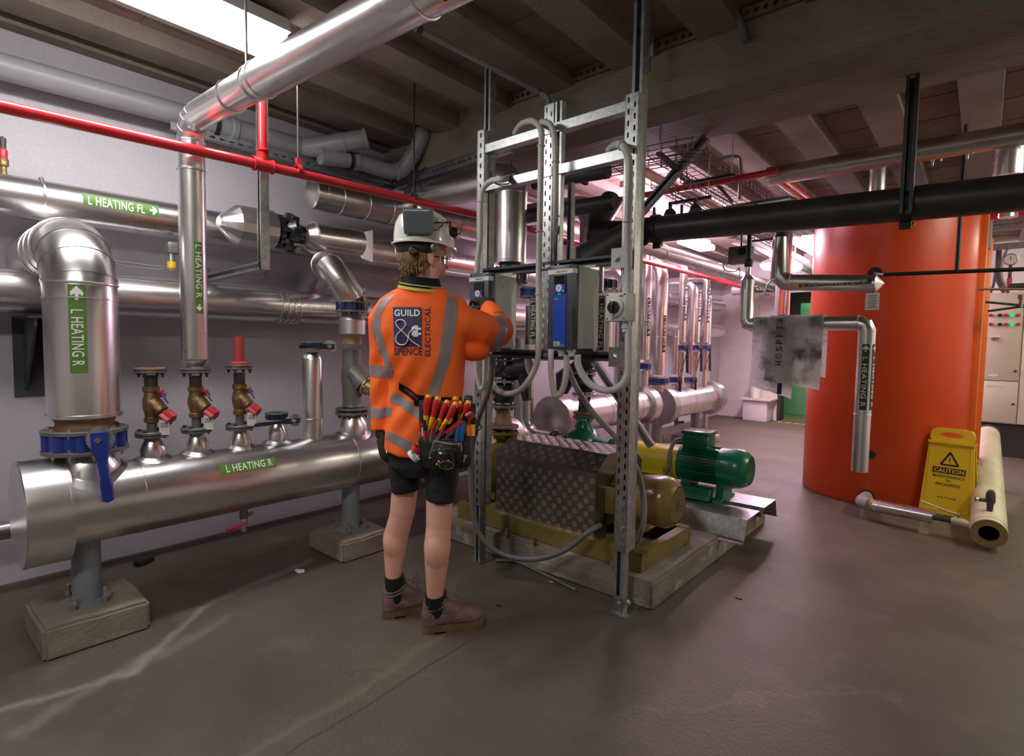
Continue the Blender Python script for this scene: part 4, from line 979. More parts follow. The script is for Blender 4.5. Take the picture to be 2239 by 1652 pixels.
flex([at(1125, 292, Y=2.28), at(1140, 272, Y=2.25)]+A2((1165, 265), (1183, 285), (1183, 330), (1181, 450), (1178, 600), (1178, 750), (1170, 805), (1140, 850), (1105, 860), (1078, 842), (1062, 800), (1060, 765), Y=2.17), .0165, 'ribbed conduit arching over the upper crossbar and looping under the left drive', clips=(.2, .4, .55))
flex(A2((1183, 265), (1205, 275), (1214, 320), (1215, 450), (1214, 560), (1207, 700), (1204, 800), (1205, 840), (1213, 864), (1228, 858), (1237, 825), (1238, 775), Y=2.16)[:4]+[at(1213, 520, Y=2.24), at(1207, 620, Y=2.26), at(1205, 760, Y=2.2), at(1206, 820, Y=2.12)]+A2((1214, 862), (1230, 852), (1238, 815), (1239, 775), Y=2.04), .0155, 'ribbed conduit behind the right drive making a tight loop below it', clips=(.15, .3))
flex([at(1330, 330, Y=2.3), at(1343, 318, Y=2.25)]+A2((1360, 318), (1374, 345), (1376, 400), (1373, 500), (1373, 560), (1373, 620), Y=2.13), .0175, 'ribbed conduit arching over the second crossbar down to the rotary switch', clips=(.3, .7))
flex([at(1263, 775, Y=2.04), at(1265, 800, Y=2.04), at(1285, 835, Y=2.05), at(1318, 852, Y=2.06), at(1350, 848, Y=2.08), at(1371, 820, Y=2.1), at(1374, 780, Y=2.1), at(1374, 712, Y=2.1)], .0165, 'ribbed conduit looping from the right drive to the rotary switch')
flex([at(1125, 385, Y=2.3)]+A2((1100, 392), (1075, 395), (1055, 415), (1050, 460), (1050, 520), (1044, 570), (1042, 598), Y=2.16), .0165, 'ribbed conduit bending over the left post down to the left drive', clips=(.5,))
flex(A2((1040, 775), (1043, 820), (1050, 848), (1058, 842), (1060, 800), (1058, 770), Y=2.1), .013, 'narrow ribbed conduit loop under the left drive beside the post')
# smooth grey cables
def cable(pts, r, label, m='cable', k=8, name='cable'):
    o = B().tube(spline(pts, k), r, 10).done(name, m); tag(o, label, 'cable'); return o
cable([at(1078, 780, Y=2.1), at(1070, 850, Y=2.1), at(1045, 920, Y=2.12), at(1030, 1000, Y=2.13), at(1032, 1100, Y=2.1), at(1050, 1170, Y=2.1), at(1095, 1210, Y=2.14), at(1160, 1222, Y=2.2), at(1230, 1205, Y=2.27), at(1290, 1160, Y=2.34), at(1312, 1148, Y=2.46)], .0145, 'thick dark grey cable drooping from the left drive along the pad to the near motor', 'cable')
cable([at(1240, 800, Y=2.2), at(1262, 850, Y=2.25), at(1300, 905, Y=2.32), at(1350, 960, Y=2.38), at(1390, 1020, Y=2.40), at(1407, 1090, Y=2.42), at(1405, 1150, Y=2.42), at(1385, 1195, Y=2.44), at(1370, 1200, Y=2.5)], .014, 'thick grey cable sloping behind the right post down to the near motor', 'cable_pale')
cable([at(1085, 1225, Z=.012), at(1130, 1228, Z=.01), at(1180, 1250, Z=.01), at(1260, 1290, Z=.01)], .008, 'thin dark cable lying on the floor in front of the pad', 'cable', name='floor_cable')
# pale rigid conduit on the ceiling
T = thing('rigid_conduit', at(1190, 225, Y=2.5), 'pale rigid conduit along the ceiling bending down behind the frame', 'conduit')
c_ = [at(890, 48, Z=2.72), at(915, 64, Z=2.72), at(1180, 202, Y=2.55), at(1198, 215, Y=2.54), at(1201, 240, Y=2.53), at(1197, 270, Y=2.52)]
B().tube(c_[:2]+spline(c_[2:], 4), .015, 12).done('tube', 'pvc', T)
for i in (1, 2): B().cyl(c_[i]-(c_[2]-c_[1]).normalized()*.015, c_[i]+(c_[2]-c_[1]).normalized()*.015, .019, n=12).done('coupler', 'brkt', T)
cable([at(907, 458, Y=2.4), at(907, 420, Y=2.55), at(912, 385, Y=2.66), at(930, 365, Y=2.68)], .005, 'thin black wire hanging from the slotted channel above the helmet', 'black')
cable([at(1072, 372, Y=2.27), at(1078, 398, Y=2.22), at(1105, 402, Y=2.2), at(1115, 395, Y=2.2), at(1118, 352, Y=2.25)], .003, 'loose black wires curling on the second crossbar', 'black')

# ---- galvanised channel base
M['chequer'] = mat('chequer plate', (.27, .25, .235), .26, 1, (.33, .31, .29), 3, rvar=.05)
T = thing('steel_channel', (-1.4, 3.6, .135), 'folded galvanised steel base under the green pump', 'base')
pr = [(3.22, .12), (3.26, .13), (3.30, .245), (3.54, .245), (3.585, .20), (3.63, .245), (3.88, .245), (3.92, .13), (3.95, .12)]
pr2 = [(a, b-.006) for a, b in pr[::-1]]
B().prism(pr+pr2, (-2.45, 0, 0), (0, 1, 0), (0, 0, 1), (1.45, 0, 0)).done('channel', 'galv', T, smooth=False)
# ---- olive base frame of pump 1
T = thing('skid_frame', (-1.8, 2.7, .135), 'olive painted steel base frame under the near pump', 'base')
channel(B(), (-2.52, 2.45, .185), (-1.22, 2.45, .185), .09, .05, (0, 1, 0), t=.006).done('side_channel', 'olive', T)
channel(B(), (-2.52, 2.98, .185), (-1.22, 2.98, .185), .09, .05, (0, -1, 0), t=.006).done('side_channel', 'olive', T)
B().bb((-1.23, 2.42, .142), (-1.222, 3.01, .228)).bb((-1.27, 2.42, .222), (-1.22, 3.01, .230)).done('end_channel', 'olive', T)
B().bb((-2.52, 2.43, .142), (-2.51, 3.0, .23)).done('end_channel', 'olive', T)
for x in (-2.3, -1.66, -1.42): B().bb((x-.05, 2.43, .222), (x+.05, 3.0, .232)).done('cross_plate', 'olive', T)
for x in (-2.05, -1.85, -1.35): B().cyl((x, 2.37, .13), (x, 2.37, .18), .009, n=8).hexa((x, 2.37, .15), (0, 0, 1), .016, .014).done('anchor_bolt', 'rust', T)
# ---- motor builder along +X
def motor(label, x0, x1, y, z, r, m, m2, mf, fanr, boxside, foot):
    T = thing('electric_motor', ((x0+x1)/2, y, z-r-.05), label, 'motor')
    xf = x0+(x1-x0)*.62
    B().lathe((x0, y, z), (1, 0, 0), [(0, r*.5), (.0, r*.9), (.03, r*.95), (xf-x0, r*.88)], 36).done('body', m, T)
    k = B()
    for i in range(44):
        an = 2*PI*i/44
        if math.sin(an) > .88 or math.sin(an) < -.88: continue
        d = V((0, math.cos(an), math.sin(an))); s = V((0, -math.sin(an), math.cos(an)))
        k.box(V(((x0+xf)/2+.01, y, z))+d*r*.95, (xf-x0-.04, r*.22, .004), Matrix((V((1, 0, 0)), d, s)).transposed())
    f = k.done('cooling_fins', m, T, smooth=False); f['kind'] = 'stuff'
    L = x1-xf
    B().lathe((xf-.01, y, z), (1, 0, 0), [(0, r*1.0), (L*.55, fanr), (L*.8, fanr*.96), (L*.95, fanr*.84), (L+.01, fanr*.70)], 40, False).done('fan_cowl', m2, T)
    g = B(); g.lathe((x1-.008, y, z), (1, 0, 0), [(0, 0), (0, fanr*.72)], 40, False).done('grille_back', 'ink' if foot else mf, T)
    if foot == 'a':
        k = B(); n = 9; R2 = fanr*.68
        for i in range(-n, n+1):
            h = i/n*R2; w2 = math.sqrt(max(0, R2*R2-h*h))
            if w2 > .004: k.box((x1-.003, y, z+h), (.004, w2*2, .0035)); k.box((x1-.003, y+h, z), (.0035, .0035, w2*2))
        k.done('grille', m2, T, smooth=False)
        B().prism([(0, .035), (.022, 0), (0, -.035), (-.022, 0)], (x1, y, z), (0, 1, 0), (0, 0, 1), (.004, 0, 0)).done('badge', m2, T)
        B().prism([(0, .024), (.014, 0), (0, -.024), (-.014, 0)], (x1+.003, y, z), (0, 1, 0), (0, 0, 1), (.003, 0, 0)).done('badge_centre', 'brkt', T)
    else:
        k = B(); R2 = fanr*.66
        for i in range(-8, 9):
            h = i/8*R2; w2 = math.sqrt(max(0, R2*R2-h*h)); k.box((x1-.001, y, z+h), (.004, w2*2, .005))
        k.done('grille', m2, T, smooth=False)
    return T
# near motor (olive, cowl in the lit tone)
MY, MZ, MR = 2.74, .42, .128
T = motor('olive brown electric motor with round fan cover on the near pump', -1.66, -1.18, MY, MZ, MR, 'olive', 'olive_lit', 'olive', .140, 0, 'a')
for x in (-1.60, -1.42): B().prism([(-.15, .235), (.15, .235), (.15, .25), (.10, .26), (.075, .33), (-.075, .33), (-.10, .26), (-.15, .25)], (x-.03, MY, 0), (0, 1, 0), (0, 0, 1), (.06, 0, 0)).done('foot', 'olive', T, smooth=False)
for x in (-1.60, -1.42): B().hexa((x, MY-.125, .25), (0, 0, 1), .013, .015).done('foot_bolt', 'brass', T)
B().bb((-1.63, MY-.17, .34), (-1.47, MY-.10, .48), bev=.006).done('terminal_box', 'olive', T)
# chequer guard
gy0, gy1, gx0, gx1, gz0, gz1 = 2.47, 2.98, -2.235, -1.525, .20, .575
ch = .10
T = thing('pump_guard', (-1.88, 2.7, .2), 'folded chequer plate guard over the near pump shaft', 'guard')
prof = [(gy0, gz0), (gy0, gz1), (gy0+.115, gz1+.085), (gy1-.115, gz1+.085), (gy1, gz1), (gy1, gz0)]
inn = [(gy1-.004, gz0), (gy1-.004, gz1-.002), (gy1-.117, gz1+.081), (gy0+.117, gz1+.081), (gy0+.004, gz1-.002), (gy0+.004, gz0)]
B().prism(prof+inn, (gx0, 0, 0), (0, 1, 0), (0, 0, 1), (gx1-gx0, 0, 0)).done('sheet', 'chequer', T, smooth=False)
# end frame arch
n = 12; arc = [(MY+.150*math.cos(PI*i/n), MZ+.0+.150*math.sin(PI*i/n)) for i in range(n+1)]
B().prism([(gy1, gz0)]+prof[::-1][1:-1]+[(gy0, gz0), (MY-.15, gz0)]+[(a, b) for a, b in arc[::-1]]+[(MY+.15, gz0)], (gx1, 0, 0), (0, 1, 0), (0, 0, 1), (.004, 0, 0)).done('end_arch', 'chequer', T, smooth=False)
def treads(o, u, v, nrm, W_, H_, pitch=.070):
    k = B(); o, u, v, nrm = V(o), V(u), V(v), V(nrm); i = 0; y = pitch*.55
    while y < H_-.01:
        x = pitch*(.35 if i % 2 else .85); 
        while x < W_-.01:
            s = 1
            c = o+u*x+v*y; d = (u*.30*s+v*.95).normalized(); e = nrm.cross(d)
            d = (u*-.35+v*.94).normalized(); e = nrm.cross(d)
            for j in (-1.5, -.5, .5, 1.5):
                q = c+e*j*.0072; k.box(q+nrm*.0010, (.0040, .028, .0034), Matrix((e, d, nrm)).transposed())
            x += pitch
        y += pitch*.52; i += 1
    return k
M['tread'] = mat('polished tread', (.80, .78, .75), .22, 1)
g = treads((gx0, gy0, gz0), (1, 0, 0), (0, 0, 1), (0, -1, 0), gx1-gx0, gz1-gz0).done('tread_pattern', 'tread', T, smooth=False); g['kind'] = 'stuff'
vv = V((0, .115, .085)); 
g = treads((gx0, gy0, gz1), (1, 0, 0), vv.normalized(), V((0, -.085, .115)).normalized(), gx1-gx0, vv.length).done('tread_pattern', 'tread', T, smooth=False); g['kind'] = 'stuff'
g = treads((gx0, gy0+.115, gz1+.085), (1, 0, 0), (0, 1, 0), (0, 0, 1), gx1-gx0, gy1-gy0-.23).done('tread_pattern', 'tread', T, smooth=False); g['kind'] = 'stuff'
# near pump casing
PX = -2.42
T = thing('pump', (PX, MY, .235), 'olive brown cast pump casing left of the chequer guard', 'pump')
B().lathe((PX-.09, MY, .42), (1, 0, 0), [(0, .10), (.03, .165), (.07, .185), (.12, .185), (.16, .14), (.20, .08), (.30, .06)], 36).done('volute', 'olive', T)
B().tube(spline([(PX-.02, MY+.10, .45), (PX-.02, MY+.09, .56), (PX-.01, MY+.02, .64), (PX, MY, .69)], 5), [.085, .085, .083, .08, .078, .076, .073, .07, .068, .066, .063, .062, .06, .06, .06, .06], 22).done('outlet_neck', 'olive', T)
B().bb((PX-.10, MY-.12, .232), (PX+.04, MY+.12, .30)).done('foot', 'olive', T)
zp = at(1105, 938, Y=MY).z
zpipe = lambda py, Y: at(1108, py, Y=Y).z
flange(T, (PX, MY, zpipe(946, MY)), (0, 0, 1), .105, .020, 'olive', 8, br=.011, bm='brass')
B().cyl((PX, MY, .66), (PX, MY, zpipe(944, MY)), .065, n=24).done('neck', 'olive', T)
# riser fittings above near pump
T = thing('riser_fittings', (PX, MY, zpipe(930, MY)), 'rusty reducer, flange and black rubber bellows above the near pump', 'fitting')
zz = lambda py: zpipe(py, MY)
Z3 = (0, 0, 1)
flange(T, (PX, MY, zz(932)), Z3, .105, .018, 'rust', 0)
B().lathe((PX, MY, zz(928)), Z3, [(0, .06), (zz(895)-zz(928), .045)], 24).done('reducer', 'rust', T)
flange(T, (PX, MY, zz(888)), Z3, .092, .014, 'iron', 8, br=.009, bm='darkiron')
B().lathe((PX, MY, zz(880)), Z3, [(0, .055), (.01, .07), ((zz(838)-zz(880))*.5, .082), (zz(838)-zz(880)-.01, .07), (zz(838)-zz(880), .055)], 28).done('bellows', 'black', T)
B().bb((PX-.03, MY-.088, zz(870)), (PX+.0, MY-.078, zz(862))).done('bellows_mark', 'redcap', T)
flange(T, (PX, MY, zz(832)), Z3, .092, .014, 'galv', 8, br=.009, bm='zinc')
T = thing('check_valve', (PX, MY, zz(825)), 'black cast valve body above the rubber bellows of the near pump', 'valve')
B().lathe((PX, MY, zz(824)), Z3, [(0, .085), (.018, .085), (.03, .06), (.06, .072), (.10, .072), (.13, .055), (.14, .085), (.16, .085)], 28).tube([(PX, MY, zz(815)), (PX+.18, MY+.05, zz(800))], [.06, .075], 18).tube([(PX+.14, MY+.03, zz(800)), (PX+.20, MY-.0, zz(870))], [.05, .03], 12).done('body', 'blackpaint', T)
flange(T, (PX, MY, zz(788)), Z3, .09, .014, 'darkiron', 8, br=.01, bm='zinc')
B().cyl((PX, MY, zz(785)), (PX, MY, zz(760)), .05, n=20).done('neck', 'darkiron', T)
T = butterfly((PX, MY, zz(745)), Z3, .088, .04, 'darkblue', 'dark blue valve hidden behind the left drive', nb=8)
T = thing('pump_riser', (PX, MY, zz(730)), 'silver clad riser marked HEATING FL behind the left drive', 'pipe')
xq = at(1150, 700, Y=MY+.05).x
B().cyl((PX+.16, MY+.12, zz(752)), (PX+.16, MY+.12, zz(668)), .062, n=28).done('jacket', 'alu_dull', T)
mk = zz(660)-zz(745)
marker(T, (PX+.16, MY+.12, zz(655)), (0, 0, -1), V((.5, -1, 0)), (1, .5, 0), .062, mk, .045, [('L HEATING FL', 0.01, mk-.01, -.016, .016)], bg='dark_lab', fg='white_ink')
B().cyl((PX+.03, MY, zz(730)), (PX+.03, MY, zz(690)), .05, n=20).done('neck', 'darkiron', T)
butterfly((PX+.14, MY+.1, zz(640)), Z3, .075, .04, 'blue', 'small blue valve between the two drives', nb=8)
T = thing('pump_riser', (PX, MY, zz(578)), 'bright silver clad riser with elbow above the left drive', 'pipe')
u0 = zz(577); u1 = zz(425)
XR = at(1116, 500, Y=MY).x
el = bend((XR, MY, u0), (XR, MY, u1+.10), (-3.3, MY+.0, u1+.13), .11, 3)
k = B().tube([(XR, MY, u0)]+el+[(-3.35, MY, u1+.13)], .106, 40)
for e_ in el[:3]: k.bead(e_, (0, 0, 1), .106, .003, .008)
k.bead((XR, MY, u0+.02), Z3, .106, .003, .01).done('jacket', 'alu', T)
B().cyl((XR, MY, u0-.03), (XR, MY, u0+.01), .07, n=24).done('neck', 'darkiron', T)
flange(T, (XR, MY, u0-.04), Z3, .12, .016, 'blackpaint', 10, br=.010, bm='zinc')
T = butterfly((XR, MY, u0-.085), Z3, .12, .05, 'blackpaint', 'black valve under the bright riser behind the left drive', nb=8, fm='darkiron')

# ---- green pump
GY = 3.66; GX = -2.38
T = thing('pump', (GX, GY, .25), 'glossy green end suction pump behind the chequer guard', 'pump')
B().lathe((GX-.11, GY, .45), (1, 0, 0), [(0, .06), (.02, .12), (.06, .165), (.13, .175), (.18, .15), (.22, .085), (.34, .07), (.36, .09)], 36).done('volute', 'green', T)
zg = lambda py: at(1287, py, Y=GY).z
B().lathe((GX, GY, .52), Z3, [(0, .11), (.06, .085), (zg(922)-.52, .055), (zg(918)-.52, .055)], 28).done('outlet_neck', 'green', T)
flange(T, (GX, GY, zg(912)), Z3, .088, .022, 'green', 4, br=.011, bm='rust')
for s in (-1, 1): B().box((GX+.22, GY+s*.06, .46), (.20, .014, .09)).done('web', 'green', T)
B().bb((GX+.10, GY-.09, .40), (GX+.45, GY+.09, .50), bev=.02).done('bearing_bracket', 'green', T)
B().bb((GX+.30, GY-.05, .245), (GX+.36, GY+.05, .42)).done('foot', 'green', T)
B().bb((GX-.02, GY-.12, .245), (GX+.08, GY+.12, .32)).done('foot', 'green', T)
# suction
T = thing('suction_pipe', (GX-.35, GY, .45), 'dark flanged suction pipe with clad elbow left of the green pump', 'pipe')
B().cyl((GX-.12, GY, .45), (GX-.30, GY, .45), .065, n=24).done('spool', 'blackpaint', T)
flange(T, (GX-.14, GY, .45), (1, 0, 0), .10, .02, 'darkiron', 6, br=.011); flange(T, (GX-.28, GY, .45), (1, 0, 0), .10, .018, 'darkiron', 6, br=.011)
el = bend((GX-.30, GY, .45), (GX-.62, GY, .45), (GX-.62, GY, .9), .16, 4)
k = B().tube([(GX-.29, GY, .45)]+el+[(GX-.62, GY, 1.3)], .085, 30)
for e_ in el: k.bead(e_, (1, 0, -.6), .085, .003, .01)
k.done('jacket', 'alu_dull', T)
# yellow coupling guard + green motor
T = thing('coupling_guard', (-1.8, GY, .3), 'bright yellow coupling guard between green pump and green motor', 'guard')
k = B().lathe((-2.02, GY, .44), (1, 0, 0), [(0, .115), (.46, .115)], 36)
k.done('shell', 'yellow', T); B().box((-1.80, GY-.10, .37), (.40, .02, .03)).done('flange_strip', 'yellow', T)
B().bb((-2.0, GY-.06, .245), (-1.62, GY+.06, .35)).done('stand', 'green', T)
for x in (-1.97, -1.65): B().hexa((x, GY-.115, .40), (0, -1, 0), .012, .012).done('screw', 'yellow', T)
lettering('lettering', T, 'ink', cylmap((-2.0, GY, .44), (1, 0, 0), (0, -.8, .6), (0, .6, .8), .1165), [('ROTATION', .0, .12, .015, .026)], cuts=2)
T = motor('dark green electric motor on the galvanised base', -1.56, -1.10, GY, .46, .125, 'green', 'green', 'green', .132, 0, '')
B().bb((-1.53, GY-.075, .57), (-1.36, GY+.075, .665), bev=.005).bb((-1.54, GY-.085, .66), (-1.35, GY+.085, .685), bev=.005).done('terminal_box', 'green', T)
for x in (-1.50, -1.26): B().prism([(-.14, .245), (.14, .245), (.14, .262), (.09, .27), (.075, .36), (-.075, .36), (-.09, .27), (-.14, .262)], (x-.03, GY, 0), (0, 1, 0), (0, 0, 1), (.06 if x < -1.4 else .05, 0, 0)).done('foot', 'green', T, smooth=False)
B().bb((-1.53, GY-.17, .25), (-1.30, GY-.05, .33), bev=.004).done('foot_plate', 'green', T)
cable([V((-1.545, GY-.05, .62)), V((-1.58, GY-.09, .60)), V((-1.60, GY-.12, .52)), V((-1.60, GY-.13, .43)), V((-1.63, GY-.12, .37))], .013, 'grey cable bending from the green terminal box down behind the near motor', 'cable_pale')
# fittings above green pump
T = thing('riser_fittings', (GX, GY, zg(905)), 'dark flanged fittings and black bellows above the green pump', 'fitting')
flange(T, (GX, GY, zg(903)), Z3, .088, .018, 'rust', 0)
B().lathe((GX, GY, zg(900)), Z3, [(0, .05), (zg(880)-zg(900), .042), (zg(868)-zg(900), .055)], 20).done('spool', 'darkiron', T)
flange(T, (GX, GY, zg(862)), Z3, .095, .014, 'galv', 8, br=.009)
B().lathe((GX, GY, zg(857)), Z3, [(0, .06), ((zg(820)-zg(857))*.5, .095), (zg(820)-zg(857), .06)], 24).done('bellows', 'black', T)
flange(T, (GX, GY, zg(816)), Z3, .095, .014, 'galv', 8, br=.009)
T = thing('check_valve', (GX, GY, zg(812)), 'black cast valve body above the green pump', 'valve')
B().lathe((GX, GY, zg(812)), Z3, [(0, .095), (.02, .095), (.03, .07), (.10, .085), (.2, .07), (.22, .10), (.24, .10)], 24).tube([(GX, GY, zg(795)), (GX-.18, GY-.02, zg(830)), (GX-.20, GY-.02, zg(862))], [.07, .08, .05], 16).done('body', 'blackpaint', T)
T = thing('pump_riser', (GX, GY, zg(760)), 'silver clad riser marked HEATING beside the right drive', 'pipe')
XG = at(1325, 700, Y=GY).x
B().cyl((GX, GY, zg(765)), (GX, GY, zg(575)), .05, n=20).done('neck', 'darkiron', T)
B().cyl((XG, GY, zg(775)), (XG, GY, zg(660)), .07, n=28).done('jacket', 'alu', T)
mk = zg(650)-zg(765)
marker(T, (XG, GY, zg(650)), (0, 0, -1), V((.0, -1, 0)), (1, 0, 0), .07, mk, .05, [('L HEATING FL', 0.01, mk-.01, -.018, .018)], bg='dark_lab')
butterfly((XG-.02, GY, zg(625)), Z3, .10, .05, 'darkblue', 'dark blue valve half hidden by the right drive', nb=8)
T = thing('pump_riser', (GX, GY, zg(572)), 'second silver clad riser with elbow right of the slotted strip', 'pipe')
XG2 = at(1292, 520, Y=GY).x; u0 = zg(572); u1 = zg(478)
el = bend((XG2, GY, u0), (XG2, GY, u1+.10), (XG2-.9, GY, u1+.12), .13, 3)
k = B().tube([(XG2, GY, u0)]+el+[(-3.3, GY, u1+.12)], .088, 32)
for e_ in el[:3]: k.bead(e_, (0, 0, 1), .088, .003, .01)
k.bead((XG2, GY, zg(503)), Z3, .088, .004, .012).done('jacket', 'alu_dull', T)
# ================================================================== FAR HEADERS AND RISERS
XF = -2.85
def farhdr(y0, y1, z, r, rc, label, pipe_r=None, lab=None, posts=()):
    T = thing('heating_header', (XF, (y0+y1)/2, z), label, 'header')
    k = B().tube([(XF, y0+.10, z), (XF, y1-.05, z)], r, 40)
    for f in (.45, .8): k.bead((XF, y0+(y1-y0)*f, z), (0, 1, 0), r, .004, .014)
    k.done('jacket', 'alu', T)
    B().lathe((XF, y0, z), (0, 1, 0), [(0, 0), (0, rc), (.15, rc), (.16, r)], 44, False).bead((XF, y0+.01, z), (0, 1, 0), rc, .003, .01).done('end_cap', 'alu_dull', T)
    B().lathe((XF, y1-.16, z), (0, 1, 0), [(0, r), (.01, rc), (.16, rc), (.16, 0)], 44, False).bead((XF, y1-.15, z), (0, 1, 0), rc, .003, .01).done('end_cap', 'alu', T)
    if lab:
        marker(T, (XF, lab, z), (0, 1, 0), V((1, -.6, .5)), (0, 0, 1), r, .40, .07, [('L HEATING FL', .02, .38, -.025, .025)], bg='tag', fg='ink')
    return T
zA_ = at(1205, 912, X=XF).z-.02; yA = yat(1205, 912, XF); yA1 = yat(1408, 900, XF)+.05; yB_ = yat(1437, 895, XF); yB1 = yat(1555, 882, XF)
zB2 = .56
farhdr(yA, yA1, .60, .16, .20, 'far silver clad header with a large round end cap facing the pumps', lab=yA+.85)
farhdr(yB_, yB1, zB2, .175, .225, 'farthest silver clad header carrying the blue lever valves')
for y, x1 in ((yA+.5, 0), (yat(1437, 940, XF), 1), (yat(1520, 920, XF), 2)):
    zt = .10
    P_ = thing('concrete_plinth', (XF, y, 0), ['concrete plinth hidden behind the pumps under the far header', 'concrete plinth under the middle post of the far headers', 'farthest concrete plinth under the far header'][x1], 'plinth')
    B().bb((XF-.22, y-.24, 0), (XF+.25, y+.24, zt), bev=.012).done('block', 'plinth', P_)
    T = thing('support_post', (XF, y, zt), ['post hidden behind the pumps under the far header', 'grey post under the junction of the two far headers', 'farthest grey post under the far header'][x1], 'post')
    B().cyl((XF, y, zt), (XF, y, .45), .06, n=20).done('tube', 'steelpaint', T); B().cyl((XF, y, zt), (XF, y, zt+.012), .10, n=20).done('base_plate', 'steelpaint', T)
    for d in (-.11, .11): B().cyl((XF+.02, y+d, zt), (XF+.02, y+d, zt+.11), .008, n=8).done('anchor_bolt', 'rust', T)
def farriser(px, pyv, ry, X, vlab, plab, ztop, label, zh, lev=True, big=False, elbow=True):
    y = yat(px, pyv, X); zv = zat(px, pyv, X)
    T = butterfly((X, y, zv), (0, 0, 1), ry*1.45, .05, 'blue', vlab, nb=6, fm='iron')
    if lev:
        c = V((X+ry*1.5, y-.02, zv)); B().cyl((X, y, zv), c, .014, n=8).done('shaft', 'blue', T)
        B().lathe(c, (1, -.3, 0), [(0, .045), (.008, .045)], 16).done('quadrant_plate', 'brkt', T)
        k = B().tube([c+V((.01, 0, 0)), c+V((.02, 0, -.30))], [.014, .017], 8).tube([c+V((.01, 0, -.05)), c+V((.0, -.13, -.28))], .007, 6); k.done('lever', 'black', T)
    T = thing('far_riser', (X, y, zv+.06), plab, 'pipe')
    pts = [(X, y, zv+.07)]
    if elbow: pts += bend(pts[0], (X, y, ztop), (X-.8, y, ztop), ry*1.6, 3)+[(max(XW+.02, X-.8), y, ztop)]
    else: pts += [(X, y, ztop)]
    k = B().tube(pts, ry, 28).bead((X, y, zv+.5), (0, 0, 1), ry, .003, .012).bead((X, y, ztop-ry*1.8), (0, 0, 1), ry, .003, .012); k.done('jacket', 'alu', T)
    if label: marker(T, (X, y, zv+.75), (0, 0, -1), V((1, -.3, 0)), (0, 1, 0), ry, .42, .05, [('L HEATING R', .02, .40, -.018, .018)], bg='dark_lab')
    # neck to the header
    T = thing('riser_neck', (X, y, zh), 'clad neck below the ' + ' '.join(vlab.split()[:12]), 'pipe')
    B().tube([(X, y, zh), (X, y, zv-.05)], [ry*.95, ry*.95], 24).bead((X, y, zh+.05), (0, 0, 1), ry, .003, .012).done('jacket', 'alu', T)
farriser(1437, 832, .088, XF, 'large blue valve on the leftmost far riser right of the switch post', 'widest far riser, right of the switch post', 2.19, True, zB2+.17, lev=False)
farriser(1475, 830, .045, XF, 'small blue lever valve right of the widest far riser', 'slim far riser beside the widest one', 1.45, False, zB2+.17, elbow=False)
farriser(1508, 830, .05, XF, 'lower blue lever valve farthest right on the far header', 'slim far riser at the right end of the header', 2.05, False, zB2+.17)
XG3 = -3.15
XG4 = -2.80
for px, r_, zt, lb, l2 in ((1490, .06, 2.25, 'upper blue lever valve, left of the row of three', 'back row riser, left of three'), (1521, .06, 2.0, 'upper blue lever valve, middle of the row of three', 'back row riser, middle of three'), (1541, .055, 2.15, 'upper blue lever valve, right of the row of three', 'back row riser, right of three')):
    farriser(px, 760, r_*.8, XG4, lb, l2 + ', behind the lever valves', zt, True, zB2+.17)
# extra risers on the near far-header
for px, py, r_, zt, m, lb in ((1408, 800, .055, 2.35, True, 'bright riser just right of the switch post'), (1352, 790, .05, 2.0, True, 'riser between right drive and switch post'), (1385, 815, .045, 1.9, False, 'slim riser hidden behind the switch post')):
    farriser(px, py, r_, XF, 'blue valve under the ' + lb, lb, zt, m, .75, lev=False)
for px, r_, X, zt, lb in ((1422, .06, XG3, 2.3, 'dark shaded riser left of the widest far riser'), (1549, .05, XG3, 2.05, 'farthest right slim riser with a flared top')):
    y = yat(px, 700, X); T = thing('far_riser', (X, y, 0), lb, 'pipe'); B().tube([(X, y, 0)]+bend((X, y, 0), (X, y, zt), (XW, y, zt), r_*1.8, 3)+[(XW+.02, y, zt)], r_, 24).done('jacket', 'alu_dull', T)
balancing(1398, yat(1398, 800, XF), dict(f0=.95, f1=.97, b0=1.0, b1=1.17, t0=1.19, t1=1.21), 'small bronze balancing valve with red wheel behind the switch post', 'pipe') if False else None
T = thing('drain_valve', (XF, yat(1478, 940, XF), .3), 'small rusty drain valve under the farthest header', 'valve')
yy = yat(1478, 940, XF); B().cyl((XF, yy, zB2-.17), (XF, yy, .28), .025, n=12).done('body', 'rust', T); B().cyl((XF, yy, .31), (XF+.10, yy, .33), .016, n=10).done('outlet', 'rust', T)
# wide horizontal duct-like pipes behind the far risers
for z_, r_, X, lb, ya, yb in ((2.42, .12, -3.3, 'fat silver pipe under the ceiling behind the far risers', 4.0, 9.9), (2.2, .07, -2.5, 'overhead silver pipe above the far risers', 4.4, 9.1), (2.5, .09, -2.1, 'overhead silver pipe right of the far risers', 5.2, 9.9)):
    o = B().tube([(X, ya, z_), (X, yb, z_)], r_, 28).bead((X, (ya+yb)/2, z_), (0, 1, 0), r_).bead((X, ya+.8, z_), (0, 1, 0), r_).done('overhead_pipe', 'alu_dull'); tag(o, lb, 'pipe')
o = B().tube([(-3.2, 9.3, 2.18), (-1.4, 9.3, 2.18)], .07, 20).done('cold_water_pipe', 'white_pl'); tag(o, 'pale pipe across the far end marked COLD WATER', 'pipe')
a_ = at(1653, 618, Y=9.22); lettering('lettering', o, 'white_ink', cylmap((a_.x, 9.3, 2.18), (1, 0, 0), (0, -1, 0), (0, 0, 1), .074), [('WARM COLD WATER', 0, .55, -.03, .03)])
marker(o, (a_.x-.15, 9.3, 2.18), (1, 0, 0), (0, -1, 0), (0, 0, 1), .071, .9, .10, [], bg='dark_lab')

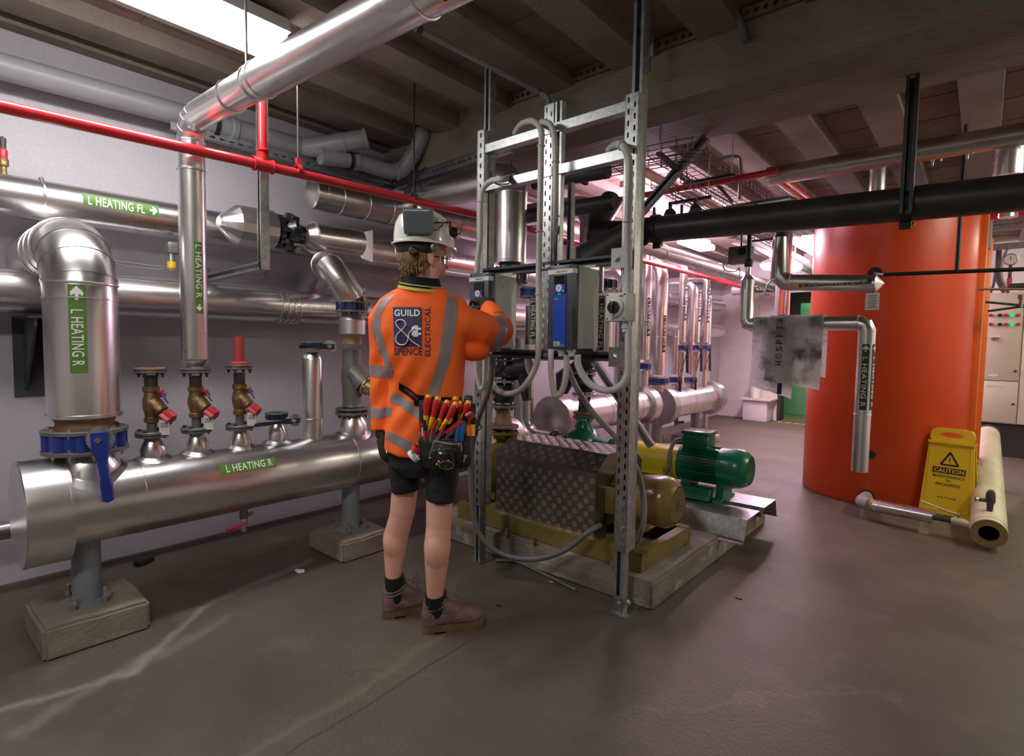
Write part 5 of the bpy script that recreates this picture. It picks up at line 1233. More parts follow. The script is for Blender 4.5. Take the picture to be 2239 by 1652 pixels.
# ================================================================== RIGHT HAND GROUP
# control box and dropper with towel
T = thing('control_box', at(1622, 560, Y=3.9), 'grey control box with dark round dial hung from the black pipe', 'box')
cb = at(1620, 558, Y=3.9)
B().box(cb, (.15, .08, .115), bev=.006).done('box', 'iron', T); B().cyl(cb+V((.02, -.041, .02)), cb+V((.02, -.044, .02)), .026, n=20).done('dial', 'ink', T)
B().cyl(cb+V((0, 0, .05)), cb+V((0, 0, .22)), .007, n=8).done('hanger', 'brkt', T)
cable([cb+V((-.07, -.02, .03)), cb+V((-.11, -.02, -.02)), cb+V((-.10, -.02, -.09)), cb+V((-.03, -.02, -.11)), cb+V((.0, -.02, -.09)), cb+V((.005, -.02, -.16))], .0045, 'thin pale loop of wire beside the grey control box', 'conduit')
TY = 3.8
T = thing('heating_return_pipe', at(1885, 900, Y=TY), 'silver clad pipe with the towel, turning down in front of the orange tank', 'pipe')
tp0 = at(1635, 612, Y=TY); zt3 = 1.405; xd = at(1884, 900, Y=TY).x+.005
pts = [V((tp0.x, TY, tp0.z))]+bend((tp0.x, TY, 2), (tp0.x, TY, zt3), (xd, TY, zt3), .035, 2)+bend((tp0.x, TY, zt3), (xd, TY, zt3-.0), (xd, TY, 0), .045, 2)+[V((xd+.0, TY, at(1883, 1030, Y=TY).z))]
k = B().tube(pts, .044, 30)
for i in range(1, 7): k.bead(pts[i], pts[i+1]-pts[i-1], .044, .003, .006)
k.bead((xd, TY, at(1885, 905, Y=TY).z), (0, 0, 1), .044, .003, .008)
k.done('jacket', 'alu', T)
B().lathe(pts[0], (0, 0, 1), [(0, .044), (.035, .018), (.04, .018), (.10, .018)], 24).done('cone_end', 'alu', T)
B().lathe(pts[0]+V((0, 0, .08)), (0, 0, 1), [(0, .012), (.01, .025), (.05, .025), (.06, .014), (.35, .014)], 14).done('black_valve', 'black', T)
B().tube([pts[0]+V((.02, -.05, .06)), pts[0]+V((-.01, -.06, -.06))], .006, 8).done('lever', 'galv', T)
L_ = .385
marker(T, (xd, TY, at(1892, 752, Y=TY).z), (0, 0, -1), V((.12, -1, 0)), (1, 0, 0), .044, L_, .038, [('ARROW', .045, .006, -.015, .015), ('L HEATING R', .075, L_-.02, -.014, .012)], bg='dark_lab')
marker(T, (xd, TY, at(1892, 752, Y=TY).z), (0, 0, -1), V((1, -.22, 0)), (.3, 1, 0), .044, L_, .038, [('ARROW', .045, .006, -.015, .015), ('L HEATING R', .075, L_-.02, -.014, .012)], bg='dark_lab')
# towel: draped cloth
M['towel'] = mat('grimy towel', (.86, .83, .84), .9, col2=(.26, .24, .24), scale=7, lo=.53, hi=.70, bump=.5, bscale=60, detail=7)
xa, xb2 = at(1652, 700, Y=TY).x, at(1805, 705, Y=TY).x
def towel(f0, f1, zf_l, zf_r, sgn, label, T, zoff=.0):
    k = B(); nu, nv = 26, 26; g = []
    rr = .050+zoff
    for i in range(nu+1):
        u = i/nu; row = []; x = xa+(f0+(f1-f0)*u)*(xb2-xa)
        Lf = zf_l+(zf_r-zf_l)*u; Lb = Lf*.82
        for j in range(nv+1):
            s = j/nv
            if s < .62:      # front fall
                t = 1-s/.62; dz = t*Lf; fold = .008*math.sin(u*17+dz*6)*min(1, dz*6)+.010*math.sin(u*7.0+1.2)*min(1, dz*4)
                row.append(V((x+.010*math.sin(dz*9+u*3)*(1-u)*dz*3, TY-rr-fold-.012*dz, zt3-dz)))
            elif s < .78:
                a = (s-.62)/.16*PI; row.append(V((x, TY-rr*math.cos(a), zt3+rr*math.sin(a))))
            else:
                t = (s-.78)/.22; row.append(V((x+.005, TY+rr+.01*math.sin(u*11), zt3-t*Lb)))
        g.append([k.bm.verts.new(p) for p in row])
    for i in range(nu):
        for j in range(nv): k.bm.faces.new((g[i][j], g[i+1][j], g[i+1][j+1], g[i][j+1]))
    bmesh.ops.solidify(k.bm, geom=list(k.bm.faces), thickness=.004)
    return k.done('cloth', 'towel', T, ang=80)
T = thing('towel', (xa+.2, TY, .95), 'grimy white towel lettered HOSPITAL hanging over the silver pipe', 'towel')
towel(0, .62, .40, .47, 1, '', T); towel(.22, 1.0, .36, .405, 1, '', T, .008)
M['navy'] = mat('navy print', (.015, .012, .06), .8)
zy = lambda u, dz, o: TY-.050-.008-(.008*math.sin(u*17+dz*6)*min(1, dz*6)+.010*math.sin(u*7.0+1.2)*min(1, dz*4))-.012*dz-o
xh = at(1704, 780, Y=TY-.05).x; uh = ((xh-xa)/(xb2-xa)-.22)/.78
def tf(a, b):      # a runs up the towel, b across
    dz = .262-a; u = uh+b/(.78*(xb2-xa)); return V((xh+b, zy(u, max(.0, dz), .009), zt3-dz)) if dz > .0 else V((xh+b, TY-.068*math.cos(-dz/.06), zt3+.066*math.sin(min(1.5, -dz/.06))))
lettering('lettering', T, 'navy', tf, [(ch, .045*i, .045*i+(.008 if ch == 'I' else .026), .019, -.019) for i, ch in enumerate('HOSPITAL')], off=.006, cuts=3)
k = B(); uu = .39
xk = at(1705, 860, Y=TY-.05).x
k.patch(lambda a, b: V((xk+a, TY-.050-.012*b-(.008*math.sin(((xk+a-xa)/(xb2-xa)/.62)*17+b*6)+.010*math.sin(((xk+a-xa)/(xb2-xa)/.62)*7+1.2))-.007, zt3-b)), -.014, .014, .375, .445, 4, 4).done('stripe', 'navy', T)

# dark lagged flow pipe
FYY = 4.2
T = thing('heating_flow_pipe', at(1800, 620, Y=FYY), 'dark clad pipe marked L HEATING FL crossing in front of the orange tank', 'pipe')
c0 = at(1700, 520, Y=FYY); c1 = at(1702, 618, Y=FYY); c2 = at(1916, 620, Y=FYY)
B().tube([(c1.x, FYY, c0.z)]+[(c1.x, FYY, c1.z+.05), (c1.x+.05, FYY, c1.z-.0), (c2.x, FYY, c2.z)], [.045, .058, .056, .056], 26).bead((c1.x+.08, FYY, c1.z), (1, 0, 0), .056, .003, .008).done('jacket', 'alu_dull', T)
B().tube([V((c1.x, FYY, 2.27)), V((c1.x+.01, FYY, c0.z+.15)), V((c1.x+.015, FYY, c0.z+.05)), V((c1.x-.015, FYY, c0.z-.04)), V((c1.x+.008, FYY, c1.z+.09))], [.036, .038, .045, .040, .046], 14).done('crumpled_lagging', 'black', T)
B().lathe((c2.x, FYY, c2.z), (1, 0, 0), [(0, .058), (.045, 0)], 24).done('cone_end', 'alu', T)
marker(T, (at(1752, 610, Y=FYY).x, FYY, c2.z+.0), (1, 0, 0), V((0, -1, .3)), (0, .3, 1), .056, .42, .042, [('L HEATING FL', .02, .33, -.015, .015), ('ARROW', .355, .40, -.014, .014)], bg='dark_lab', fg='grey_ink')
tg = at(1900, 640, Y=FYY-.03)
o = B().box(tg+V((.02, 0, -.055)), (.075, .003, .11), bev=.001).done('tag', 'tag', T); k = B()
for i in range(7): k.box(tg+V((.02, -.0022, -.02-.012*i)), (.055-.01*(i % 3), .0008, .003))
k.done('print', 'ink', o); B().tube([tg+V((.02, 0, 0)), tg+V((.02, .03, .02))], .002, 6).done('tag_tie', 'black', T)
B().tube([at(1700, 606, Y=4.17), at(1687, 612, Y=4.1), at(1678, 622, Y=4.1), at(1671, 645, Y=4.1)], [.006, .006, .006, .008], 8).done('lever', 'galv', T)
for px, lb in ((1704, 'left of the pair of far vertical pipes beside the tank'), (1720, 'right of the pair of far vertical pipes beside the tank')):
    p = at(px, 670, Y=6.2); o = B().tube([(p.x, 6.2, 1.0), (p.x, 6.2, 2.83)], .045 if px < 1710 else .03, 24).done('vertical_pipe', 'alu'); tag(o, lb, 'pipe')

# tank
TX, TYY, TR = -.645, 5.74, .592
T = thing('heat_storage_tank', (TX, TYY, 0), 'tall glossy orange cylindrical tank at the right', 'tank')
B().lathe((TX, TYY, 0), (0, 0, 1), [(0, TR-.01), (.02, TR), (2.42, TR)], 96, False).done('shell', 'tank', T)
B().lathe((TX, TYY, 2.42), (0, 0, 1), [(0, TR+.004), (.03, TR), (.06, TR*.8), (.09, TR*.4), (.10, 0)], 64, False).done('lid', 'brkt', T)
def radial(th, r0, r1, w_, z0, z1, nm, m):
    d = V((math.cos(th), math.sin(th), 0)); t = V((-d.y, d.x, 0)); c = V((TX, TYY, (z0+z1)/2))+d*(r0+r1)/2
    return B().box(c, (r1-r0, w_, z1-z0), Matrix((d, t, V((0, 0, 1)))).transposed(), bev=.003).done(nm, m, T)
radial(-.06, TR-.02, TR+.035, .09, .30, 2.36, 'seam_trim', 'orange_trim'); radial(.20, TR-.02, TR+.075, .07, .30, 2.15, 'seam_trim', 'orange_trim')
radial(.02, TR, TR+.055, .05, 2.05, 2.25, 'torn_wrap', 'pvc')
def port(px, py, r, nm='port_collar'):
    # ring where a pipe enters the shell
    o, d = CO, (at(px, py, K=1)-CO); a = d.x**2+d.y**2; bq = 2*(d.x*(-TX)+d.y*(-TYY)); cq = TX*TX+TYY*TYY-TR*TR; t = (-bq-math.sqrt(bq*bq-4*a*cq))/(2*a); p = CO+d*t
    n = V((p.x-TX, p.y-TYY, 0)).normalized(); B().lathe(p-n*.01, n, [(0, r), (.02, r), (.02, r*.5), (.03, r*.5)], 24).done(nm, 'black', T); return p, n
p1, n1 = port(1913, 598, .05); p2_, n2 = port(1895, 1085, .055); p3_, n3 = port(1905, 993, .03)
# thin black gas pipes
GY2 = 4.75
o = B().tube([p1+n1*.01, at(1935, 600, Y=GY2), at(2239, 588, Y=GY2), at(2239, 588, Y=GY2)+V((1.6, 0, 0))], [.012, .014, .014, .014], 10).done('gas_pipe', 'black'); tag(o, 'thin black pipe running right from the round hub on the tank', 'pipe')
o = B().tube([at(2092, 592, Y=GY2), (at(2092, 592, Y=GY2).x, GY2, 2.74)], .013, 10).done('gas_pipe', 'black'); tag(o, 'thin black vertical pipe in front of the orange tank', 'pipe')
for i, (a, b, yy) in enumerate((((2138, 632), (2239, 632), 5.4), ((2155, 660), (2232, 667), 5.5), ((2160, 680), (2232, 670), 5.5))):
    q = at(*b, Y=yy); o = B().tube([at(*a, Y=yy), q, q+V((.6 if i == 0 else .02, 0, 0))], .009, 10).done('thin_pipe', 'darkiron' if i else 'rust'); tag(o, ['thin rusty pipe running right from the tank seam', 'upper of two thin black pipes meeting at a small tap', 'lower of two thin black pipes meeting at a small tap'][i], 'pipe')
q = at(2233, 662, Y=5.5); T2_ = thing('small_tap', q, 'small grey tap at the right edge by the cabinet', 'valve'); B().cyl(q-V((0, 0, .03)), q+V((0, 0, .03)), .014, n=12).done('body', 'galv', T2_); B().cyl(q+V((0, 0, .03)), q+V((.0, 0, .06)), .022, n=12).done('cap', 'galv', T2_)
# diffuse drain assembly on the floor
T = thing('drain_assembly', at(1980, 1115, Z=.1), 'silver clad drain pipe with grey elbow along the foot of the tank', 'pipe')
e0 = p2_+n2*.02; e1 = at(1885, 1096, Y=4.88); e2 = at(1905, 1103, Y=4.74); e3 = at(2042, 1130, Y=4.66)
B().tube(spline([e0, e1, e2], 5), .045, 20).done('elbow', 'pvc', T)
B().tube([e2+(e3-e2)*.02, e3], .045, 24).bead(e2+(e3-e2)*.15, e3-e2, .045, .002, .008).done('jacket', 'alu', T)
B().cyl(e2-(e3-e2)*.01, e2+(e3-e2)*.05, .046, n=20).done('foam_ring', 'foam', T)
vv_ = at(2095, 1140, Y=4.64)
B().tube([e3, vv_], [.02, .018], 12).done('nipple', 'darkiron', T); B().lathe(vv_, (e3-e2), [(-.04, .018), (-.02, .026), (.03, .026), (.05, .018)], 14).done('valve_body', 'cream', T)
B().tube([vv_+V((0, 0, .02)), vv_+V((0, -.01, .05)), vv_+V((-.06, -.01, .06)), vv_+V((-.20, -.01, .10))], [.006, .006, .005, .006], 8).done('lever', 'galv', T)
B().tube([vv_, at(2130, 1150, Y=4.62)], .022, 14).done('tail', 'cream', T)
B().lathe((e3.x-.05, e3.y, 0), (0, 0, 1), [(0, .03), (e3.z-.04, .03)], 12).done('support_foot', 'cream', T)
# cream pipe
a_ = at(2162, 1166, Z=.115); b_ = at(2160, 950, Y=6.9); 
T = thing('cream_pipe', (a_.x, a_.y, 0), 'thick cream covered pipe with open foam end lying beside the caution sign', 'pipe')
d_ = (b_-a_); dn = d_.normalized()
k = B().lathe(a_, d_, [(.0, .086), (0, .092), (d_.length, .088), (d_.length, .03)], 32, False).bead(a_+dn*.05, dn, .092, .002, .006)
k.done('cover', 'cream', T)
B().lathe(a_-dn*.004, d_, [(0, .090), (0, .052), (.40, .052)], 30, False).done('foam_end', 'foam', T); B().lathe(a_+dn*.02, d_, [(0, .0515), (.30, .0515), (.30, 0)], 24, False).done('bore', 'black', T)
B().bead(b_, dn, .085, .01, .05).done('collar', 'black', T)
s0 = a_+d_*.42
sx = at(2125, 1016, Y=s0.y-.10)
B().tube([s0, V((s0.x-.09, s0.y-.03, s0.z+.0)), sx], [.045, .055, .055], 20, cap=False).lathe(sx, (s0-sx), [(0, .055), (0, .043), (.04, .043), (.041, 0)], 20, False).done('branch_stub', 'cream', T)
v0 = a_+d_*.06+V((0, 0, .088))
B().lathe(v0, (0, 0, 1), [(0, .015), (.05, .018), (.06, .026), (.12, .024), (.14, .012)], 14).cyl(v0+V((0, 0, .07)), v0+V((-.06, -.02, .07)), .012, n=10).done('drain_valve', 'darkiron', T)
B().lathe(v0+V((-.06, -.02, .07)), (-1, -.3, 0), [(0, .016), (.015, .016)], 12).done('valve_cap', 'zinc', T)
for f in (.12, .55, .9):
    c = a_+d_*f; B().bb((c.x-.05, c.y-.03, 0), (c.x+.05, c.y+.03, c.z-.08)).done('support_block', 'plinth', T)

# caution sign
bl = at(2008, 1122, Z=0); br_ = at(2123, 1150, Z=0); W_ = (br_-bl).length; u_ = V((1, -.14, 0)).normalized(); bk = V((-u_.y, u_.x, 0)); 
Hs = .67; lean = .07
up = (V((0, 0, Hs))+bk*lean).normalized(); Ls = math.hypot(Hs, lean); nr_ = u_.cross(up).normalized(); nr_ = nr_ if nr_.dot(-bk) > 0 else -nr_
print('sign', W_, bl, at(2060, 930, Y=bl.y+.1))
T = thing('caution_sign', (bl+br_)/2, 'yellow folding floor sign reading CAUTION MAINTENANCE IN PROGRESS', 'sign')
def panel(o, up, n_, nm):
    k = B(); w = W_; cells = []
    # solid lower part and handle with an oval hole
    hb = Ls-.105
    x0, x1 = w*.11, w*.89
    k.prism([(0, 0), (w*.10, .0), (w*.13, .03), (w*.87, .03), (w*.90, 0), (w, 0), (x1+.004, hb), (x0-.004, hb)], o, u_, up, n_*.022)
    k.prism([(x0-.008, hb-.012), (x1+.008, hb-.012), (x1+.008, hb+.008), (x0-.008, hb+.008)], o, u_, up, n_*.032)
    ring = [(w/2+(w*.36-.0)*c_, hb+.045+.055*s_) for c_, s_ in []]
    n = 24; out, inn = [], []
    for i in range(n):
        a = 2*PI*i/n; c_, s_ = math.cos(a), math.sin(a)
        e = 1/((abs(c_)**6+abs(s_)**6)**(1/6)); out.append((w/2+c_*e*(x1-x0)/2*(1-.08*(s_ > 0)*abs(s_)), hb+.052+s_*e*.05)); inn.append((w/2+c_*w*.22, hb+.056+s_*.020))
    vo = [[k.bm.verts.new(o+u_*a+up*b+n_*t) for a, b in out] for t in (0, .022)]; vi = [[k.bm.verts.new(o+u_*a+up*b+n_*t) for a, b in inn] for t in (0, .022)]
    k.bridge(vo[0], vo[1]); k.bridge(vi[0], vi[1]); k.bridge(vo[0], vi[0]); k.bridge(vo[1], vi[1])
    # raised border
    q = [(w*.115, .06), (w*.885, .06), (x1-.010, hb-.03), (x0+.010, hb-.03)]
    for i in range(4):
        a, b = q[i], q[(i+1) % 4]; k.tube([o+u_*a[0]+up*a[1]+n_*.022, o+u_*b[0]+up*b[1]+n_*.022], .003, 6)
    return k.done(nm, 'sign', T, smooth=False)
fp = panel(bl, up, nr_, 'front_panel')
upb = (V((0, 0, Hs))-bk*lean).normalized(); panel(bl+bk*(2*lean+.01), upb, -nr_ if False else bk*.9, 'back_panel')
fm = lambda a, b: bl+u_*a+up*b+nr_*.0232
F = lambda a, b: bl+u_*a+up*b+nr_*.0240
w = W_; cx_ = w/2
tri = [(-.052, 0), (.052, 0), (0, .088)]
k = B(); so = [(cx_-.058, .405), (cx_-.050, .395), (cx_+.050, .395), (cx_+.058, .405), (cx_+.006, .497), (cx_-.006, .497)]; si = [(cx_-.040, .409), (cx_-.036, .407), (cx_+.036, .407), (cx_+.040, .409), (cx_+.002, .478), (cx_-.002, .478)]
a1 = [k.bm.verts.new(fm(*p)) for p in so]; a2 = [k.bm.verts.new(fm(*p)) for p in si]; k.bridge(a1, a2); k.done('warning_triangle', 'ink', fp, smooth=False)
k = B(); k.patch(fm, cx_-.003, cx_+.003, .428, .455, 1, 1).patch(fm, cx_-.003, cx_+.003, .416, .423, 1, 1).done('exclamation_mark', 'ink', fp, smooth=False)
hb_ = B().patch(fm, cx_-.098, cx_+.098, .336, .380, 1, 1).done('caution_band', 'ink', fp, smooth=False)
lettering('lettering', fp, 'sign', F, [('CAUTION', cx_-.089, cx_+.089, .343, .373)], off=.03, cuts=0)
lettering('lettering', fp, 'ink', fm, [('MAINTENANCE', cx_-.094, cx_+.094, .303, .325), ('IN', cx_-.012, cx_+.012, .274, .294), ('PROGRESS', cx_-.073, cx_+.073, .243, .264), ('B.O.P.D.H.B', cx_-.055, cx_+.055, .150, .163)], off=.015, cuts=0)

# electrical cabinet
CY = 8.7; cx0 = at(2138, 800, Y=CY).x; czb = at(2145, 922, Y=CY).z; czt = at(2145, 640, Y=CY).z; xm = at(2231, 800, Y=CY).x; zmid = at(2180, 832, Y=CY).z
T = thing('electrical_cabinet', ((cx0+xm)/2+.4, CY+.3, 0), 'cream electrical cabinet with rows of indicator buttons at the right edge', 'cabinet')
B().bb((cx0, CY+.02, czb), (cx0+2.2, CY+.7, czt)).done('body', 'cabinet', T); B().bb((cx0+.02, CY+.06, 0), (cx0+2.2, CY+.7, czb)).done('plinth', 'darkwall', T)
for (a, b, c, d, nm) in ((cx0+.008, xm-.006, zmid+.006, czt-.01, 'upper_door'), (cx0+.008, xm-.006, czb+.01, zmid-.006, 'lower_door'), (xm+.006, cx0+2.19, czb+.01, czt-.01, 'side_door')):
    B().bb((a, CY, c), (b, CY+.02, d), bev=.004).done(nm, 'cabinet', T)
for r_, (py) in enumerate((689, 709)):
    for px, m in ((2166, 'redknob'), (2186, 'ink'), (2200, 'redknob'), (2213, 'green_glow'), (2226, 'redcap')):
        p = at(px, py, Y=CY); bt = B().lathe(p, (0, -1, 0), [(0, .020), (.012, .020), (.012, .015), (.022, .015)], 14).done('indicator_button', m, T)
p = at(2172, 741, Y=CY); B().lathe(p, (0, -1, 0), [(0, .02), (.02, .02)], 14).box(p+V((.02, -.02, .01)), (.06, .01, .02)).done('door_latch', 'gold', T)
for px, py in ((2220, 811), (2215, 883)): p = at(px, py, Y=CY); B().lathe(p, (0, -1, 0), [(0, .014), (.02, .014)], 12).done('lock', 'darkiron', T)
for px, py, w_ in ((2172, 820, .09), (2175, 842, .16), (2172, 735, .12)):
    p = at(px, py, Y=CY-.002); B().bb((p.x-w_/2, CY-.003, p.z-.012), (p.x+w_/2, CY-.001, p.z+.012)).done('door_label', 'tag', T)
# gauge, cables and trays above the cabinet
T = thing('pressure_gauge', at(2210, 567, Y=6.4), 'round white faced gauge above the cabinet', 'gauge')
p = at(2210, 567, Y=6.4)
B().lathe(p, (0, -1, 0), [(-.02, .05), (.012, .05), (.014, .045), (.008, .044), (.008, 0)], 28).done('case', 'galv', T)
B().lathe(p+V((0, -.009, 0)), (0, -1, 0), [(0, .043), (.0005, 0)], 24).done('dial_face', 'tag', T); B().box(p+V((0, -.011, .01)), (.004, .001, .035)).done('needle', 'ink', T)
B().cyl(p-V((0, 0, .05)), p-V((0, 0, .16)), .014, n=10).done('stem', 'darkiron', T); B().cyl(p-V((0, 0, .16)), p-V((0, 0, .24)), .02, n=10).done('tap', 'redcap', T)
B().cyl(p-V((0, 0, .23)), p-V((0, 0, .235))+V((1.2, 0, 0)), .025, n=12).done('pipe', 'darkiron', T)
for i, pp in enumerate((((2187, 545), (2185, 590), (2190, 615), (2205, 640)), ((2180, 545), (2178, 600), (2186, 625), (2195, 640)), ((2202, 545), (2193, 570), (2190, 605), (2207, 635)), ((2176, 590), (2172, 620), (2168, 632), (2165, 640)))):
    cable([at(x, y, Y=7.6) for x, y in pp], .014, ['dark cable dropping to the cabinet, second from the left', 'dark cable dropping to the cabinet, third from the left', 'pale grey cable curving down to the cabinet', 'dark cable dropping to the cabinet, leftmost'][i], ['cable', 'cable', 'conduit', 'cable'][i])
# ================================================================== OVERHEAD SERVICES
BY = 3.45
a_, b_ = at(1400, 505, Y=BY), at(2239, 420, Y=BY); d_ = (b_-a_)
T = thing('black_pipe', a_+d_*.5, 'large black pipe crossing overhead in front of the orange tank', 'pipe')
B().tube([a_-d_*.12, b_+d_*1.2], .085, 32).done('barrel', 'lagging', T)
B().tube([a_-d_*.10, a_-d_*.17+V((0, 0, .02)), a_-d_*.2+V((0, .1, .14)), a_-d_*.2+V((0, .25, .3))], .088, 20).done('bend', 'lagging', T)
for px in (1982, 1437):
    c = at(px, 440 if px > 1800 else 500, Y=BY); f = (c.x-a_.x)/d_.x; c = a_+d_*f
    B().lathe(c-V((.02, 0, 0)), (1, 0, 0), [(0, .086), (0, .094), (.04, .094), (.04, .086)], 28, False).box(c-V((0, 0, .105)), (.05, .02, .04)).done('pipe_clamp', 'black', T)
    B().hexa(c-V((-.03, 0, .105)), (1, 0, 0), .012, .01).done('clamp_bolt', 'zinc', T)
T = thing('hanger_strut', at(1990, 300, Y=BY-.11), 'black vertical strut hanging from the beam to the black pipe', 'hanger')
c = at(1982, 440, Y=BY-.10); channel(B(), (c.x, BY-.10, 2.58), (c.x, BY-.10, c.z-.06), .05, .04, (0, -1, 0)).done('channel', 'brkt', T)
# small silver pipe on the black pipe
o = B().tube([at(1538, 468, Y=3.75), at(1720, 438, Y=3.75), at(1735, 440, Y=3.95)], .028, 16).bead(at(1655, 450, Y=3.75), (1, 0, 0), .03, .003, .02).done('silver_pipe', 'alu_dull'); tag(o, 'slim silver pipe lying just above the black pipe', 'pipe')
T = thing('pipe_fittings', at(1500, 470, Y=3.8), 'cluster of dark valves and fittings above the black pipe', 'valve')
for i, (px, py, r_) in enumerate(((1430, 480, .035), (1465, 470, .045), (1490, 476, .03), (1520, 462, .045))):
    c = at(px, py, Y=3.75); B().lathe(c-V((.04, 0, 0)), (1, 0, 0), [(0, r_*.5), (.02, r_), (.06, r_), (.08, r_*.5)], 14).cyl(c, c+V((0, 0, .09)), r_*.35, n=8).done('valve_body', 'darkiron', T)
# big silver pipe near ceiling
SY = 4.5; a_, b_ = at(1685, 385, Z=2.52), at(2239, 292, Z=2.52)
T = thing('overhead_pipe', a_, 'long dull silver pipe under the ceiling above the tank', 'pipe')
d_ = (b_-a_)
k = B().tube([a_, b_+d_*1.2], .065, 28)
for f in (.27, .62, .84): k.bead(a_+d_*f, d_, .065, .003, .01)
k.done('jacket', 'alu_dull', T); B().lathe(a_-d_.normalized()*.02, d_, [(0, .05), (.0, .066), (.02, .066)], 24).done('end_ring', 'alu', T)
for i, (px, ya, yb, r_) in enumerate(((1921, 350, 424, .048), (2207, 318, 384, .072), (2205, 455, 475, .06))):
    Yq = 4.5 if i < 2 else 6.0; tz = 2.51 if i < 2 else 2.83
    o = B().tube([V((at(px, ya, Y=Yq).x, Yq, tz)), V((at(px, ya, Y=Yq).x, Yq, at(px, yb, Y=Yq).z))], r_, 28).bead(V((at(px, ya, Y=Yq).x, Yq, at(px, yb-4, Y=Yq).z)), (0, 0, 1), r_, .003, .01).done('pipe_dropper', 'alu'); tag(o, ['short silver pipe stub hanging above the black pipe near the strut', 'short silver pipe stub hanging at the upper right edge', 'silver pipe stub right of the tank below the black pipe'][i], 'pipe')
for i, (p, q) in enumerate((((1700, 392), (1765, 440)), ((1718, 386), (1783, 438)))):
    p_ = at(*p, Z=2.5); q_ = at(*q, Z=2.5); o = B().tube([p_, p_+(q_-p_)*1.6], .032, 18).done('branch_pipe', 'alu'); tag(o, ['left of two bright slim pipes leaving the long silver pipe', 'right of two bright slim pipes leaving the long silver pipe'][i], 'pipe')
# vents below the long pipe
for i, (px, py) in enumerate(((2058, 335), (2116, 330), (2040, 345))):
    c = at(px, py, Y=4.55); T = thing('small_valve', c, ['small silver valve hanging under the long silver pipe, middle of three', 'small silver valve hanging under the long silver pipe, rightmost', 'small silver valve hanging under the long silver pipe, leftmost'][i], 'valve')
    B().lathe(c+V((0, 0, .06)), (0, 0, -1), [(0, .008), (.03, .016), (.07, .016), (.08, .008), (.11, .006)], 12).done('body', 'zinc', T)
# dark red pipe overhead
o = B().tube([at(1240, 455, Z=2.5), at(1400, 428, Z=2.5), at(1700, 374, Z=2.5)], .024, 14).done('sprinkler_branch', 'red'); tag(o, 'dark red branch pipe under the far ceiling', 'pipe')
c = at(1572, 398, Z=2.5); T = thing('sprinkler_hanger', c, 'grey looped conduit beside the dark red branch pipe', 'conduit')
B().tube(spline([c+V((0, 0, .10)), c+V((.02, 0, .17)), c+V((.12, .02, .17)), c+V((.15, .02, .10)), c+V((.15, .02, -.15))], 4), .013, 8).done('tube', 'pvc', T)
o = B().tube([at(2130, 478, Y=7.0), at(2239, 465, Y=7.0), at(2239, 465, Y=7.0)+V((1, 0, 0))], .03, 12).done('sprinkler_branch', 'red'); tag(o, 'dark red pipe right of the tank under the black pipe', 'pipe')
for i, py in enumerate((498, 540)):
    a0 = at(2168, py, Y=7.3); o = B().bb((a0.x, 7.3, a0.z-.03), (a0.x+1.5, 7.34, a0.z+.03)).done('cable_tray', 'galv2'); tag(o, ['upper grey cable tray right of the tank', 'lower grey cable tray above the cabinet'][i], 'tray')
# wire basket trays
def tray(p, q, w_, h, label, pitch=.09, nl=4):
    p, q = V(p), V(q); v = (q-p); L = v.length; v.normalize(); u = v.cross(V((0, 0, 1))).normalized(); up = V((0, 0, 1)); k = B()
    lines = [(-w_/2+w_*i/nl, 0) for i in range(nl+1)]+[(-w_/2, h), (w_/2, h)]+[(-w_/2, h/2), (w_/2, h/2)]
    for a, b in lines: k.cyl(p+u*a+up*b, q+u*a+up*b, .0035, n=5)
    for j in range(int(L/pitch)+1):
        c = p+v*(j*pitch); k.tube([c-u*w_/2+up*h, c-u*w_/2, c+u*w_/2, c+u*w_/2+up*h], .003, 5)
    T = thing('wire_cable_tray', (p+q)/2, label, 'cable tray'); g = k.done('wire_mesh', 'wire', T)
    for f in (.15, .8):
        c = p+(q-p)*f
        for s in (-1, 1): B().cyl(c+u*s*(w_/2+.02), V(((c+u*s*(w_/2+.02)).x, (c+u*s*(w_/2+.02)).y, 2.82)), .005, n=6).done('hanger_rod', 'zinc', T)
        B().box(c-up*.01, (w_+.08, .03, .02), Matrix((u, v, up)).transposed()).done('support_bar', 'brkt', T)
    return T
c1_ = [at(1500, 372, Z=2.50), at(1700, 500, Z=2.50)]
tray(at(1490, 352, Z=2.5), at(1490, 352, Z=2.5)+V((0, 3.2, 0)), .30, .055, 'wire basket tray under the far ceiling, right of two beside the red pipe')
tray(at(1455, 405, Z=2.38), at(1455, 405, Z=2.38)+V((0, 3.0, 0)), .22, .055, 'wire basket tray lower down behind the diagonal brace')
tray(at(1235, 400, Z=2.42)-V((0, .1, 0)), at(1235, 400, Z=2.42)+V((1.0, .0, 0)), .25, .06, 'wire basket tray crossing behind the tall posts')
cable(spline([at(1460, 360, Z=2.55)+V((0, 0, .02)), at(1500, 395, Z=2.55), at(1560, 400, Z=2.52), at(1600, 440, Z=2.52)], 3), .014, 'black cable drooping across the wire basket tray', 'black')
